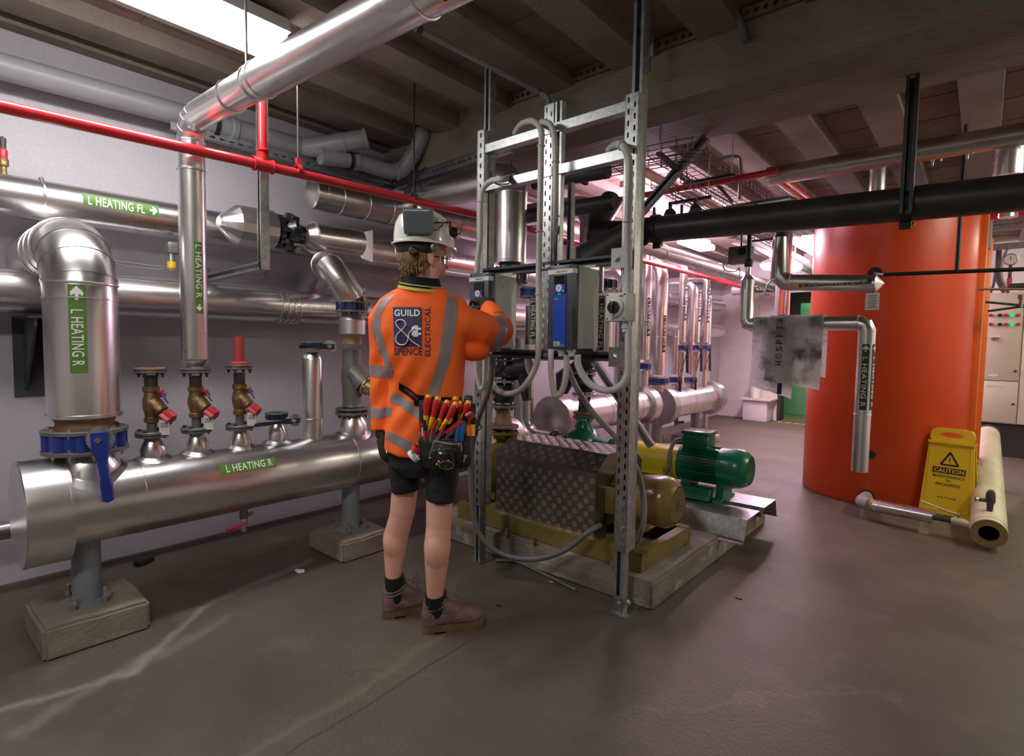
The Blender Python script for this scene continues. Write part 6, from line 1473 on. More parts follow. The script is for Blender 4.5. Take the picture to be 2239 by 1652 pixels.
# dark lagged ducts behind the frame
for i, (p, q, Yq, r_, m) in enumerate((((1222, 392), (1330, 374), 3.1, .045, 'brkt'), ((1215, 462), (1345, 440), 3.1, .05, 'lagging'), ((1290, 560), (1400, 505), 3.3, .10, 'lagging'))):
    a0, b0 = at(*p, Y=Yq), at(*q, Y=Yq)
    if i < 2: a0 = a0-(b0-a0)*.55
    o = B().tube([a0, b0] if i < 2 else [a0+V((0, 0, -.25)), a0, b0], r_, 20).done('lagged_pipe', m); tag(o, ['upper dark bar-like pipe behind the tall posts', 'lower dark lagged pipe behind the tall posts', 'fat dark lagged bend left of the right post'][i], 'pipe')
T = thing('channel_ladder', at(1232, 500, Y=2.31), 'grey channel ladder frame behind the slotted strip', 'frame')
for px in (1222, 1250): channel(B(), at(px, 400, Y=2.31), V((at(px, 400, Y=2.31).x, 2.31, 1.64)), .022, .03, (0, -1, 0)).done('upright', 'galv2', T)
q = at(1236, 530, Y=2.30); B().box(q, (.07, .01, .02)).done('crosspiece', 'rust', T)
# black hook and old conduit on the beam
T = thing('hanger_bracket', at(1423, 100, Y=2.62), 'galvanised hanging bracket with threaded rod right of the tall post', 'bracket')
c = at(1422, 80, Y=2.6); B().bb((c.x-.018, 2.6, c.z-.10), (c.x+.018, 2.604, c.z+.12)).done('strap', 'galv', T); B().cyl(c-V((0, 0, .10)), c-V((0, 0, .17)), .006, n=8).done('rod', 'zinc', T); B().lathe(c-V((0, 0, .17)), (0, 0, -1), [(0, .006), (.012, .018), (.016, .018)], 10).done('clip', 'yellowcap', T)
cable([at(1560, -20, Z=2.80), at(1600, 15, Z=2.80), at(1622, 55, Y=2.68), at(1632, 90, Y=2.68)], .016, 'dark cable on the ceiling bending down onto the beam', 'cable', name='old_cable')
# ================================================================== PERSON
M['skin'] = mat('skin', (.70, .36, .27), .5, col2=(.76, .41, .31), scale=9, spec=.35)
M['hivis'] = mat('orange hi vis cloth', (1.0, .125, .010), .75, col2=(1.0, .165, .02), scale=5, bump=.25, bscale=14)
M['reflect'] = mat('silver reflective tape', (.50, .45, .47), .45, .15, (.56, .51, .53), 12)
M['shorts'] = mat('black shorts cloth', (.010, .010, .012), .85, col2=(.018, .018, .02), scale=20, bump=.3)
M['boot'] = mat('mauve brown boot leather', (.15, .075, .07), .7, col2=(.22, .125, .115), scale=18, bump=.4, bscale=70)
M['boot_pad'] = mat('mauve boot padding', (.13, .085, .10), .7, col2=(.17, .12, .13), scale=18)
M['sole'] = mat('tan rubber sole', (.20, .12, .055), .7, col2=(.13, .07, .03), scale=14)
M['sock'] = mat('black sock', (.012, .012, .012), .9)
M['hair'] = mat('dark blond hair', (.10, .055, .022), .55, col2=(.30, .18, .07), scale=4, stretch=(30, 30, 3), detail=3)
M['helmet'] = mat('white helmet shell', (.78, .76, .72), .25, coat=.4)
M['lens'] = mat('grey lamp case', (.13, .15, .17), .25, coat=.3)
M['navycloth'] = mat('navy collar cloth', (.022, .018, .028), .8)
M['limecloth'] = mat('lime collar stripe', (.72, .72, .14), .7)
M['navylogo'] = mat('navy logo print', (.045, .03, .11), .6)
M['belt_red'] = mat('red belt stripe', (.5, .03, .05), .6)
M['grip_red'] = mat('red tool grip', (.55, .015, .02), .4)
M['grip_yellow'] = mat('yellow tool collar', (.85, .42, .01), .4)
M['grip_blue'] = mat('blue tool grip', (.01, .12, .36), .4)
M['leather'] = mat('black tool leather', (.014, .013, .012), .5, col2=(.025, .023, .02), scale=14, bump=.3, bscale=40)
M['stitch'] = mat('pale stitching', (.35, .33, .27), .6)
M['glove'] = mat('dark work glove', (.025, .02, .02), .8, col2=(.05, .035, .03), scale=25, bump=.3)
M['visor'] = mat('clear visor', (.8, .8, .8), .1, alpha=.35)
def remeshed(k, name, m, parent, voxel=.006, smooth=4, fn=None):
    bm = k.bm; bmesh.ops.recalc_face_normals(bm, faces=bm.faces); me = bpy.data.meshes.new(name); bm.to_mesh(me); bm.free()
    o = bpy.data.objects.new(name, me); COL.objects.link(o)
    r = o.modifiers.new('r', 'REMESH'); r.mode = 'VOXEL'; r.voxel_size = voxel
    s = o.modifiers.new('s', 'SMOOTH'); s.factor = .6; s.iterations = smooth
    dg = bpy.context.evaluated_depsgraph_get(); me2 = bpy.data.meshes.new_from_object(o.evaluated_get(dg))
    bpy.data.objects.remove(o); me2.name = name; me2.materials.clear(); me2.materials.append(M[m] if isinstance(m, str) else m)
    if fn:
        cs = [fn(v.co.copy(), v.normal.copy()) for v in me2.vertices]
        for v, c in zip(me2.vertices, cs): v.co = c
    me2.polygons.foreach_set('use_smooth', [True]*len(me2.polygons))
    o = bpy.data.objects.new(name, me2); COL.objects.link(o)
    if parent: o.parent = parent; o.matrix_parent_inverse = root_inv(parent)
    return o
def a3(px, py, k): return at(px, py, K=k)
PB = V((-1.86, 1.55, 0))
PT = thing('person', PB, 'person in orange jacket, black shorts and white hard hat reaching to the left drive', 'person')
FD = (FH*math.cos(math.radians(55))+RH*math.sin(math.radians(55))).normalized()   # the way the head faces
FS = FD.cross(V((0, 0, 1))).normalized()
HR_, HL_ = V((-1.758, 1.551, 0)), V((-1.995, 1.515, 0))
dR = V((math.sin(math.radians(35)), math.cos(math.radians(35)), 0)); dL = V((math.sin(math.radians(28)), math.cos(math.radians(28)), 0))
# --- body: one continuous surface
k = B()
L_hip, L_kn, L_cf, L_ank = a3(893, 990, 2.42), a3(880, 1118, 2.43), a3(864, 1178, 2.44), a3(860, 1268, 2.43)
R_hip, R_kn, R_cf, R_ank = a3(963, 1000, 2.32), a3(959, 1145, 2.30), a3(956, 1195, 2.29), a3(951, 1310, 2.30)
k.caps(L_hip, L_kn, .060, .056, 24).caps(L_kn, L_cf, .053, .056, 24).caps(L_cf, L_ank, .055, .034, 24)
k.caps(R_hip, R_kn, .060, .054, 24).caps(R_kn, R_cf, .052, .057, 24).caps(R_cf, R_ank, .057, .034, 24)
k.ell(L_cf+V((0, 0, -.01))-FH*.012, (.050, .052, .085)).ell(R_cf+V((0, 0, -.01))-FH*.012, (.050, .054, .088))
for H, d, an in ((HR_, dR, R_ank), (HL_, dL, L_ank)):
    k.caps(an, H+V((0, 0, .07))+d*.008, .033, .024, 20).caps(H+d*.01+V((0, 0, .055)), H+d*.14+V((0, 0, .048)), .024, .022, 20)
k.ell(a3(930, 965, 2.38), (.125, .075, .10), Matrix((RH, FH, V((0, 0, 1)))).transposed())
k.caps(a3(928, 960, 2.39), a3(915, 800, 2.375), .085, .085, 24).caps(a3(915, 800, 2.375), a3(915, 700, 2.365), .085, .09, 24)
k.caps(a3(868, 685, 2.37), a3(968, 690, 2.36), .05, .05, 20)
neck0, neck1, hc = a3(920, 655, 2.34), a3(934, 592, 2.33), a3(925, 545, 2.33)
k.caps(neck0, neck1, .060, .051, 24)
RM_ = Matrix((FS, FD, V((0, 0, 1)))).transposed()
k.ell(hc, (.074, .095, .105), RM_)                                            # cranium
k.ell(hc+FD*.030-V((0, 0, .058)), (.056, .066, .062), RM_)                    # cheeks and jaw
k.ell(hc+FD*.078-V((0, 0, .100)), (.022, .020, .018), RM_)                    # chin
k.ell(hc+FD*.090-V((0, 0, .028)), (.052, .016, .020), RM_)                    # brow
k.caps(hc+FD*.098-V((0, 0, .035)), hc+FD*.114-V((0, 0, .062)), .009, .012, 12)  # nose
k.ell(hc+FD*.094-V((0, 0, .082)), (.024, .010, .008), RM_)                    # lips
for s in (-1, 1):
    e = hc+FS*s*.074-V((0, 0, .042))-FD*.002
    k.ell(e, (.010, .018, .030), RM_ @ Matrix.Rotation(.2, 3, 'X')); k.ell(e-V((0, 0, .022))+FD*.004, (.008, .010, .012), RM_)
# arms inside the sleeves
shL, elL, wrL = a3(836, 690, 2.38), a3(830, 810, 2.40), a3(835, 935, 2.37)
shR, elR, wrR = a3(990, 695, 2.35), a3(1088, 732, 2.52), a3(1068, 668, 2.68)
k.caps(shL, elL, .048, .040, 18).caps(elL, wrL, .038, .026, 18).caps(shR, elR, .048, .040, 18).caps(elR, wrR, .038, .026, 18)
body = remeshed(k, 'body', 'skin', PT, .0055, 5)
# eyes
for s in (-1, 1):
    e = hc+FD*.088+FS*s*.030-V((0, 0, .040))
    ey = B().ell(e, .012, n=14, m=10).done('eye', 'white_pl', PT); B().ell(e+FD*.009, .005, n=10, m=8).done('iris', 'ink', ey)
# safety glasses
k = B()
for s in (-1, 1): k.tube([hc+FS*s*.078-V((0, 0, .036)), hc+FD*.05+FS*s*.076-V((0, 0, .038)), hc+FD*.100+FS*s*.058-V((0, 0, .040))], .0022, 8)
g_ = k.done('glasses', 'black', PT)
B().patch(lambda a, b: hc+FD*(.112-.045*(a*a))+FS*a*.064-V((0, 0, .042+b)), -1, 1, -.018, .018, 10, 2).done('lens', 'visor', g_)
# --- hair
k = B(); k.ell(hc-FD*.026-V((0, 0, .030)), (.079, .080, .088), RM_)
k.ell(hc-FD*.040-V((0, 0, .078)), (.060, .050, .034), RM_)
hair = remeshed(k, 'hair', 'hair', PT, .006, 4, lambda c, n: c+n*noise.noise(V((c.x*70, c.y*70, c.z*9)))*.006)
random.seed(3)
kk = B()
for i in range(90):
    t = random.uniform(-1.25, 1.35); d = (-FD*math.cos(t)+FS*math.sin(t)); p = hc+d*.082-V((0, 0, .055+random.uniform(0, .03)))
    L = random.uniform(.018, .048); q = p+d*random.uniform(-.012, .012)-V((0, 0, L)); m_ = (p+q)/2+d*random.uniform(.002, .012)
    kk.tube([p, m_, q+FS*random.uniform(-.01, .01)], [.003, .0026, .0006], 5)
for i in range(34):
    p = hc-FS*.045-FD*.055-V((0, 0, .11))+V((random.uniform(-.02, .02), random.uniform(-.02, .02), 0)); q = p+V((random.uniform(-.03, .01), random.uniform(-.03, .01), -random.uniform(.02, .06)))-FH*.01
    kk.tube([p, (p+q)/2-FH*.012, q], [.002, .0018, .0005], 5)
st = kk.done('hair_strands', 'hair', hair); st['kind'] = 'stuff'
# --- helmet
hz = hc+V((0, 0, .022)); hp_ = PT
def helm(a, z):  # superellipse ring
    return hz+FS*math.cos(a)*.108+FD*math.sin(a)*.122
k = B(); prev = None; n = 48
prof = [(0, 1.07, -.010), (.0, 1.075, -.004), (.02, 1.0, .002), (.25, .995, .035), (.5, .95, .075), (.72, .82, .108), (.88, .58, .128), (.97, .28, .138)]
rings = []
for i, (q, s, z) in enumerate(prof):
    cur = []
    for j in range(n):
        a = 2*PI*j/n; f = math.sin(a); ext = 0
        if i < 2: ext = .030*max(0, f)**3
        cur.append(k.bm.verts.new(hz+FS*math.cos(a)*.105*s+FD*(f*.120*s+ext-.004)+V((0, 0, z-(.012*max(0, f)**2 if i < 2 else 0)))))
    rings.append(cur)
    if i: k.bridge(rings[-2], cur)
top = k.bm.verts.new(hz+V((0, 0, .142))); 
for j in range(n): k.bm.faces.new((rings[-1][j], rings[-1][(j+1) % n], top))
inner = [k.bm.verts.new(hz+(v.co-hz)*.93) for v in rings[0]]; k.bridge(inner, rings[0]); inn2 = [k.bm.verts.new(hz+(v.co-hz)*.90+V((0, 0, .05))) for v in rings[0]]; k.bridge(inn2, inner); k.bm.faces.new(inn2)
hel = k.done('hard_hat', 'helmet', PT)
B().tube([hz-FS*.09+V((0, 0, .085)), hz-FD*.02+V((0, 0, .148)), hz+FS*.085+V((0, 0, .09))], .006, 8).done('ridge', 'helmet', hel)
# lamp box on the back
bc = at(916, 484, K=2.21); R3 = Matrix((RH, FH, V((0, 0, 1)))).transposed() @ Matrix.Rotation(.30, 3, 'X')
k = B(); k.box(bc, (.120, .050, .098), R3); lb = remeshed(k, 'head_lamp', 'lens', None, .004, 22); lb.parent = hel
B().box(bc+R3 @ V((0, .004, -.046)), (.085, .034, .012), R3).done('lamp_base', 'blackpaint', hel)
B().tube([bc+R3 @ V((-.004, -.0215, .006)), bc+R3 @ V((.003, -.0215, .001)), bc+R3 @ V((.018, -.0215, -.010))], .002, 6).torus(bc+R3 @ V((-.006, -.0215, .006)), R3 @ V((0, 1, 0)), .004, .0012, 12, 6).done('lamp_mark', 'tag', lb) if False else None
k = B().tube([bc+R3 @ V((-.008, -.0206, .006)), bc+R3 @ V((.004, -.0206, .001)), bc+R3 @ V((.020, -.0206, -.012))], .0013, 6); k.done('maker_mark', 'tag', hel)
cablep = [bc+R3 @ V((.05, .0, -.03)), a3(955, 503, 2.222), a3(963, 497, 2.25), a3(970, 487, 2.30), a3(975, 480, 2.36)]
B().tube(spline(cablep, 5), .002, 6).done('lamp_cable', 'black', hel)
for px, py, kq in ((879, 490, 2.29), (969, 485, 2.29)): p = a3(px, py, kq); B().ell(p, .008, n=12, m=8).done('side_clip', 'zinc', hel)
lp = hz+FD*.122+V((0, 0, .065)); B().cyl(lp, lp+FD*.03, .024, n=20).done('front_lamp', 'blackpaint', hel)
B().tube([hz+FS*.108+V((0, 0, .07)), hz+FS*.09+FD*.08+V((0, 0, .085)), lp], .003, 6).done('lamp_strap', 'black', hel)
# ratchet band and knobs
k = B(); pr = []
for j in range(25):
    a = PI+PI*j/24-.0; a = -PI*.02-PI*.96*j/24
    pr.append(hz+FS*math.cos(a)*.090+FD*math.sin(a)*.108)
for s0 in (0,):
    vs = [[k.bm.verts.new(p+V((0, 0, z))+((p-hz).normalized()*o)) for p in pr] for z, o in ((-.002, .0), (-.026-.0, .004), (-.046, -.002), (-.046, -.014), (-.002, -.012))]
    for i in range(4):
        for j in range(24): k.bm.faces.new((vs[i][j], vs[i][j+1], vs[i+1][j+1], vs[i+1][j]))
k.done('headband', 'black', hel)
p = a3(903, 548, 2.213); B().lathe(p, -FH, [(-.03, .018), (0, .018), (.006, .012)], 18).done('ratchet_knob', 'blackpaint', hel)
p = a3(951, 540, 2.245); B().lathe(p, (RH*.3-FH).normalized(), [(-.02, .018), (.0, .018), (.003, .009), (.0, .006)], 20).done('visor_pivot', 'iron', hel)
B().patch(lambda a, b: hz+FS*math.cos(a)*.105+FD*(math.sin(a)*.135)-V((0, 0, b)), .15*PI, .85*PI, .012, .055, 14, 2).done('short_visor', 'visor', hel)
B().tube([a3(961, 540, 2.27), a3(963, 560, 2.28), a3(962, 575, 2.28)], .0018, 6).done('chin_strap', 'offwhite', hel)
# --- jacket
rows = [(632, 866, 976, 2.335, .066), (644, 846, 990, 2.34, .082), (656, 830, 1002, 2.34, .095), (675, 822, 1008, 2.34, .108), (720, 822, 1014, 2.345, .122), (780, 836, 1016, 2.35, .122), (830, 848, 1014, 2.355, .115), (870, 852, 1010, 2.36, .115), (910, 848, 1010, 2.36, .122), (955, 842, 1011, 2.365, .13), (992, 841, 1011, 2.365, .132)]
k = B(); rings = []; n = 48
for i, (y, xl, xr_, kq, dp) in enumerate(rows):
    c = at((xl+xr_)/2, y, K=kq); hw = (xr_-xl)/2*kq/FPX; cur = []
    for j in range(n):
        a = 2*PI*j/n; ca, sa = math.cos(a), math.sin(a); e = 1/((abs(ca)**2.4+abs(sa)**2.4)**(1/2.4)); off = 0
        if y > 900: off = -(ca*e)*.022*(y-900)/92
        cur.append(k.bm.verts.new(c+RH*ca*e*hw+FH*sa*e*dp+V((0, 0, off))))
    if rings: k.bridge(rings[-1], cur)
    rings.append(cur)
k.bm.faces.new(rings[0][::-1]); k.bm.faces.new(rings[-1])
# sleeves
sl = [(a3(850, 672, 2.35), .052), (a3(835, 700, 2.37), .058), (a3(833, 760, 2.385), .052), (a3(833, 830, 2.39), .051), (a3(835, 885, 2.385), .046), (a3(835, 941, 2.37), .0435)]
k.tube([p for p, _ in sl], [r for _, r in sl], 28)
k.ell(a3(848, 672, 2.36), .050)
sr = [(a3(975, 690, 2.34), .065), (a3(1005, 705, 2.36), .080), (a3(1040, 722, 2.42), .090), (a3(1072, 728, 2.49), .082), (a3(1086, 722, 2.54), .070)]
k.tube([p for p, _ in sr], [r for _, r in sr], 28); k.ell(a3(1087, 722, 2.53), .074); k.ell(a3(998, 674, 2.35), .052)
sr2 = [(a3(1086, 722, 2.54), .068), (a3(1080, 702, 2.60), .060), (a3(1073, 684, 2.65), .050), (a3(1068, 674, 2.685), .043)]
k.tube([p for p, _ in sr2], [r for _, r in sr2], 24)
k.ell(a3(1030, 762, 2.40), (.085, .06, .05), Matrix((RH, FH, V((0, 0, 1)))).transposed() @ Matrix.Rotation(.2, 3, 'Y'))
def folds(c, n_):
    u = c.dot(RH); z = c.z
    f = math.sin((z*34+u*26)+4*noise.noise(c*5))*.5+.5; g = max(0, noise.noise(V((u*7+z*5, c.dot(FH)*5, z*9-u*5))))
    amp = .0045*f*g*2+.010*noise.noise(V((u*10, c.dot(FH)*9, z*5.5)))*.6
    d = (c-a3(868, 860, 2.25)).length; amp += -.014*math.exp(-(d/.07)**2)
    r = abs((c-a3(868, 850, 2.25)).dot((RH*.55+V((0, 0, .83)))))
    amp += .006*math.sin((u*.83-z*.55)*75)*math.exp(-(d/.20)**2)
    return c+n_*amp
jk = remeshed(k, 'jacket', 'hivis', PT, .0065, 3, folds)
me = jk.data; bvh = BVHTree.FromPolygons([v.co.copy() for v in me.vertices], [tuple(p.vertices) for p in me.polygons])
def dec(px, py, off=.0022):
    d = (at(px, py, K=1)-CO).normalized(); h, nn, i, t = bvh.ray_cast(CO, d)
    if h is None: return None
    return h-d*off
def resamp(pl, n):
    pl = [V((x, y, 0)) for x, y in pl]; Ls = [0]
    for i in range(len(pl)-1): Ls.append(Ls[-1]+(pl[i+1]-pl[i]).length)
    out = []
    for j in range(n+1):
        t = Ls[-1]*j/n; i = max(a for a in range(len(pl)-1) if Ls[a] <= t+1e-6); out.append(pl[i]+(pl[i+1]-pl[i])*((t-Ls[i])/(Ls[i+1]-Ls[i])))
    return out
def strip(A, Bq, nm, m, off=.0022, nl=40, nw=8, parent=jk, thick=.0015):
    a, b = resamp(A, nl), resamp(Bq, nl); k = B(); g = {}
    for i in range(nl+1):
        for j in range(nw+1):
            p = a[i].lerp(b[i], j/nw); h = dec(p.x, p.y, off)
            if h: g[(i, j)] = k.bm.verts.new(h)
    for i in range(nl):
        for j in range(nw):
            q = [g.get(x) for x in ((i, j), (i+1, j), (i+1, j+1), (i, j+1))]
            if all(q) and max((q[x].co-q[(x+1) % 4].co).length for x in range(4)) < .035: k.bm.faces.new(q)
    for v in [v for v in k.bm.verts if not v.link_faces]: k.bm.verts.remove(v)
    if thick: bmesh.ops.solidify(k.bm, geom=list(k.bm.faces), thickness=-thick)
    return k.done(nm, m, parent, ang=70)
S_ = 'reflective_stripe'
strip([(856, 644), (832, 656), (816, 688), (813, 718), (821, 750), (853, 822)], [(866, 642), (848, 660), (832, 686), (832, 718), (843, 758), (860, 812)], S_, 'reflect')
strip([(978, 636), (969, 710), (957, 795), (933, 862)], [(1003, 642), (997, 712), (984, 788), (958, 866)], S_, 'reflect')
strip([(859, 857), (884, 868), (919, 896)], [(852, 877), (878, 890), (917, 919)], S_, 'reflect')
strip([(848, 942), (880, 956), (912, 973)], [(842, 958), (868, 974), (896, 990)], S_, 'reflect')
strip([(807, 796), (830, 800), (856, 799)], [(808, 822), (832, 826), (858, 824)], S_, 'reflect')
strip([(808, 891), (830, 893), (856, 889)], [(810, 913), (832, 915), (856, 909)], S_, 'reflect')
strip([(1100, 686), (1111, 709), (1109, 725), (1086, 776)], [(1086, 690), (1093, 712), (1088, 730), (1064, 778)], S_, 'reflect')
strip([(1080, 681), (1102, 679)], [(1080, 684), (1102, 683)], 'sleeve_seam', 'reflect', nl=10, nw=2)
strip([(872, 836), (900, 852), (926, 876)], [(872, 851), (896, 868), (924, 890)], 'tool_belt', 'leather', .006, thick=.004)
strip([(882, 847), (900, 858), (914, 870)], [(882, 851), (898, 862), (912, 875)], 'belt_stripe', 'belt_red', .008, 20, 3)
strip([(905, 862), (960, 868), (1012, 868)], [(905, 885), (960, 900), (1012, 900)], 'tool_belt', 'leather', .006, thick=.004)
# collar
cc = at(921, 616, K=2.33); k = B()
def cring(k, z0, z1, r0, r1, zt, m, nm, dpt=.066, tilt=0):
    vs = []
    for z, r in ((z0, r0), (z1, r1)):
        vs.append([k.bm.verts.new(cc+RH*math.cos(2*PI*j/40)*r+FH*math.sin(2*PI*j/40)*r*.86+V((0, 0, z-.010*math.cos(2*PI*j/40)+.012*math.sin(2*PI*j/40)))) for j in range(40)])
    k.bridge(vs[0], vs[1]); bmesh.ops.solidify(k.bm, geom=list(k.bm.faces), thickness=.003); return k.done(nm, m, jk)
cring(B(), -.022, .026, .087, .074, 0, 'navycloth', 'collar'); cring(B(), -.034, -.022, .101, .094, 0, 'limecloth', 'collar_stripe'); cring(B(), -.014, -.009, .0925, .091, 0, 'limecloth', 'collar_stripe')
# back print
def px2(TL, TR_, BL):  # unit square to photo px
    return lambda u, v: dec(TL[0]+(TR_[0]-TL[0])*u+(BL[0]-TL[0])*v, TL[1]+(TR_[1]-TL[1])*u+(BL[1]-TL[1])*v)
def pmap(off): return lambda a, b: dec(a, b, off) or V((0, 0, -1))
lg = strip([(859, 671), (862, 757)], [(922, 671), (922, 757)], 'back_logo', 'navylogo', .0035, 30, 24, thick=0)
lettering('lettering', lg, 'white_ink', pmap(.0065), [('GUILD', 862, 918, 691, 676)], off=.03)
k = B()
def tubepx(pts, w_, nm, m, off=.0075):
    P_ = [dec(x, y, off) for x, y in pts]; P_ = [p for p in P_ if p]; return B().tube(spline(P_, 3), w_, 8, flat=.35).done(nm, m, lg)
amp = [(918, 757), (900, 745), (884, 728), (869, 714), (866, 704), (874, 699), (884, 702), (887, 711), (878, 722), (868, 733), (866, 745), (874, 753), (886, 752), (893, 741), (894, 730), (900, 722), (908, 718)]
tubepx(amp, .0078, 'ampersand', 'white_ink')
lettering('plug_symbol', lg, 'white_ink', pmap(.0075), [([(900, 714), (904, 714), (904, 711), (914, 711), (914, 716), (921, 716), (921, 721), (914, 721), (914, 727), (921, 727), (921, 732), (914, 732), (914, 736), (904, 736), (904, 733), (900, 733)], 0, 1, 0, 1)], cuts=0)
lettering('lettering', lg, 'navylogo', pmap(.0035), [('SPENCE', 861, 923, 776, 760)], off=.02)
lettering('lettering', lg, 'navylogo', lambda a, b: dec(b, a, .0035) or V((0, 0, -1)), [('ELECTRICAL', 778, 670, 941, 929)], off=.01)
# --- shorts
k = B()
def loft(k, rws, n=32):
    prev = None
    for i, (x0, x1, y, kq, dp, tilt) in enumerate(rws):
        c = at((x0+x1)/2, y, K=kq); hw = (x1-x0)/2*kq/FPX
        cur = [k.bm.verts.new(c+RH*math.cos(2*PI*j/n)*hw+FH*math.sin(2*PI*j/n)*dp+V((0, 0, tilt*math.cos(2*PI*j/n)))) for j in range(n)]
        if prev: k.bridge(prev, cur)
        else: k.bm.faces.new(cur[::-1])
        prev = cur
    k.bm.faces.new(prev)
loft(k, [(846, 928, 950, 2.40, .10, 0), (848, 928, 1000, 2.41, .10, 0), (853, 922, 1040, 2.42, .082, 0), (856, 918, 1072, 2.42, .070, .005)])
loft(k, [(925, 1008, 950, 2.34, .10, 0), (928, 1008, 1000, 2.33, .10, 0), (930, 1002, 1050, 2.32, .085, 0), (932, 996, 1092, 2.31, .072, -.006)])
loft(k, [(850, 1005, 930, 2.37, .115, 0), (850, 1006, 1015, 2.37, .115, 0), (880, 975, 1035, 2.37, .09, 0)])
sh_ = remeshed(k, 'shorts', 'shorts', PT, .0065, 3, lambda c, n_: c+n_*noise.noise(c*16)*.005)
# --- boots and socks
def boot(H, d, an, lab):
    s = V((d.y, -d.x, 0)); R_ = Matrix((s, d, V((0, 0, 1)))).transposed()
    bt = thing('boot', H, lab, 'boot'); bt.parent = None
    bpy.data.objects.remove(bt)
    k = B(); out = []
    pts = [(-.052, 0), (-.048, .024), (-.03, .036), (0, .039), (.05, .037), (.10, .044), (.15, .050), (.19, .044), (.215, .025), (.222, 0)]
    full = pts+[(a, -b) for a, b in pts[::-1][1:-1]]
    k.prism([(b, a) for a, b in full], H+V((0, 0, .010)), s, d, (0, 0, .028))
    k.prism([(b, a) for a, b in full if a < .035], H+V((0, 0, .0)), s, d, (0, 0, .012)); k.prism([(b, a) for a, b in full if a > .045], H+V((0, 0, .0)), s, d, (0, 0, .012))
    so = k.done('boot_sole', 'sole', PT)
    for i in range(6):
        for sg in (-1, 1): pass
    k = B()
    k.tube([H+d*-.012+V((0, 0, .035)), H+d*-.012+V((0, 0, .075)), H+d*-.002+V((0, 0, .110)), H+d*.004+V((0, 0, .138))], [.042, .042, .044, .047], 26)
    k.caps(H+d*.01+V((0, 0, .065)), H+d*.13+V((0, 0, .055)), .042, .040, 24); k.ell(H+d*.155+V((0, 0, .052)), (.048, .058, .036), R_); k.caps(H+d*.02+V((0, 0, .12)), H+d*.10+V((0, 0, .07)), .042, .036, 20)
    def cut(c, n_):
        if c.z < .036: c = V((c.x, c.y, .036))
        # open top with a dip at the back
        return c+n_*noise.noise(c*30)*.0022
    b = remeshed(k, 'boot_upper', 'boot', PT, .0055, 3, cut)
    top = H+d*.006+V((0, 0, .142))
    k = B()
    for (z, r_) in ((-.010, .046), (-.026, .045)):
        k.torus(top+V((0, 0, z)), (d*-.28+V((0, 0, 1))).normalized(), r_, .008, 28, 8)
    k.torus(top+V((0, 0, .004)), (d*-.45+V((0, 0, 1))).normalized(), .043, .006, 28, 8)
    k.done('padded_collar', 'boot_pad', PT)
    B().prism([(-.022, .0), (.022, .0), (.018, .062), (-.018, .062)], H+d*.062+V((0, 0, .13)), s, (d*-.35+V((0, 0, 1))).normalized(), d*.008).done('tongue', 'boot_pad', PT)
    k = B()
    for i in range(5):
        c = H+d*(.075+.018*i)+V((0, 0, .150-.017*i)); sg = 1 if i % 2 else -1
        k.tube([c-s*.026*sg+V((0, 0, -.006)), c+V((0, 0, .012)), c+s*.026*sg-V((0, 0, .002))], .0022, 6)
    c = H+d*.085+V((0, 0, .150))
    for sg in (-1, 1): k.tube(spline([c, c+s*.025*sg+d*.02+V((0, 0, .03)), c+s*.035*sg+d*.035+V((0, 0, .0)), c+s*.012*sg+d*.02+V((0, 0, -.01))], 5), .0018, 6); k.tube(spline([c, c+s*.02*sg+d*.03+V((0, 0, -.02)), c+s*.028*sg+d*.03+V((0, 0, -.055))], 4), .0018, 6)
    k.done('laces', 'boot_pad', PT)
    lo = H+V((0, 0, .075))+d*.008; B().tube([an+V((0, 0, .012)), an.lerp(lo, .5), lo], [.041, .0415, .041], 24).done('sock', 'sock', PT)
boot(HR_, dR, a3(950, 1303, 2.30), 'r'); boot(HL_, dL, a3(861, 1262, 2.43), 'l')
# --- hands in gloves
def hand(wr, pc, fdir, nrm, thumb_side, curl, nm, spread=.12, sc=1., cuff=True, tcurl=.4):
    """wr wrist, pc palm centre, fdir finger direction, nrm palm normal (out of the back), thumb_side +-1"""
    f = V(fdir).normalized(); nrm = V(nrm); nrm = (nrm-f*nrm.dot(f)).normalized(); s = f.cross(nrm)*thumb_side; k = B()
    k.caps(wr, pc-f*.028*sc, .027*sc, .027*sc, 16); k.ell(pc, (.040*sc, .046*sc, .018*sc), Matrix((s, f, nrm)).transposed()); k.ell(pc-f*.02*sc+s*.018*sc-nrm*.006, (.020*sc, .030*sc, .016*sc), Matrix((s, f, nrm)).transposed())
    for i, (o, L, r) in enumerate(((.030, .072, .0090), (.010, .080, .0092), (-.010, .074, .0088), (-.029, .058, .0078))):
        b = pc+f*.034*sc+s*o*sc; c = curl[i]; d = (f+s*spread*(o/.03)).normalized(); pts = [b-d*.02*sc, b]; a = 0
        for j, fr in enumerate((.45, .31, .24)):
            a += c*(.8 if j == 0 else 1.0); v = (d*math.cos(a)-nrm*math.sin(a)); pts.append(pts[-1]+v*L*fr*sc)
        k.tube(pts, [r*1.05*sc, r*1.1*sc, r*1.05*sc, r*.98*sc, r*.72*sc], 10); k.ell(pts[-1], r*.72*sc, n=10, m=6)
    t0 = pc-f*.022*sc+s*.026*sc; td = (f*.55+s*.75-nrm*.2).normalized(); t1 = t0+td*.034*sc; td2 = (f*.9+s*.25-nrm*tcurl).normalized(); t2 = t1+td2*.030*sc; t3 = t2+(td2-nrm*tcurl).normalized()*.022*sc
    k.tube([t0-td*.01, t0, t1, t2, t3], [.014*sc, .014*sc, .0125*sc, .011*sc, .008*sc], 10); k.ell(t3, .008*sc, n=10, m=6)
    return remeshed(k, nm, 'glove', PT, .0032, 2)
dial = V((-1.942, 1.985, 1.502))
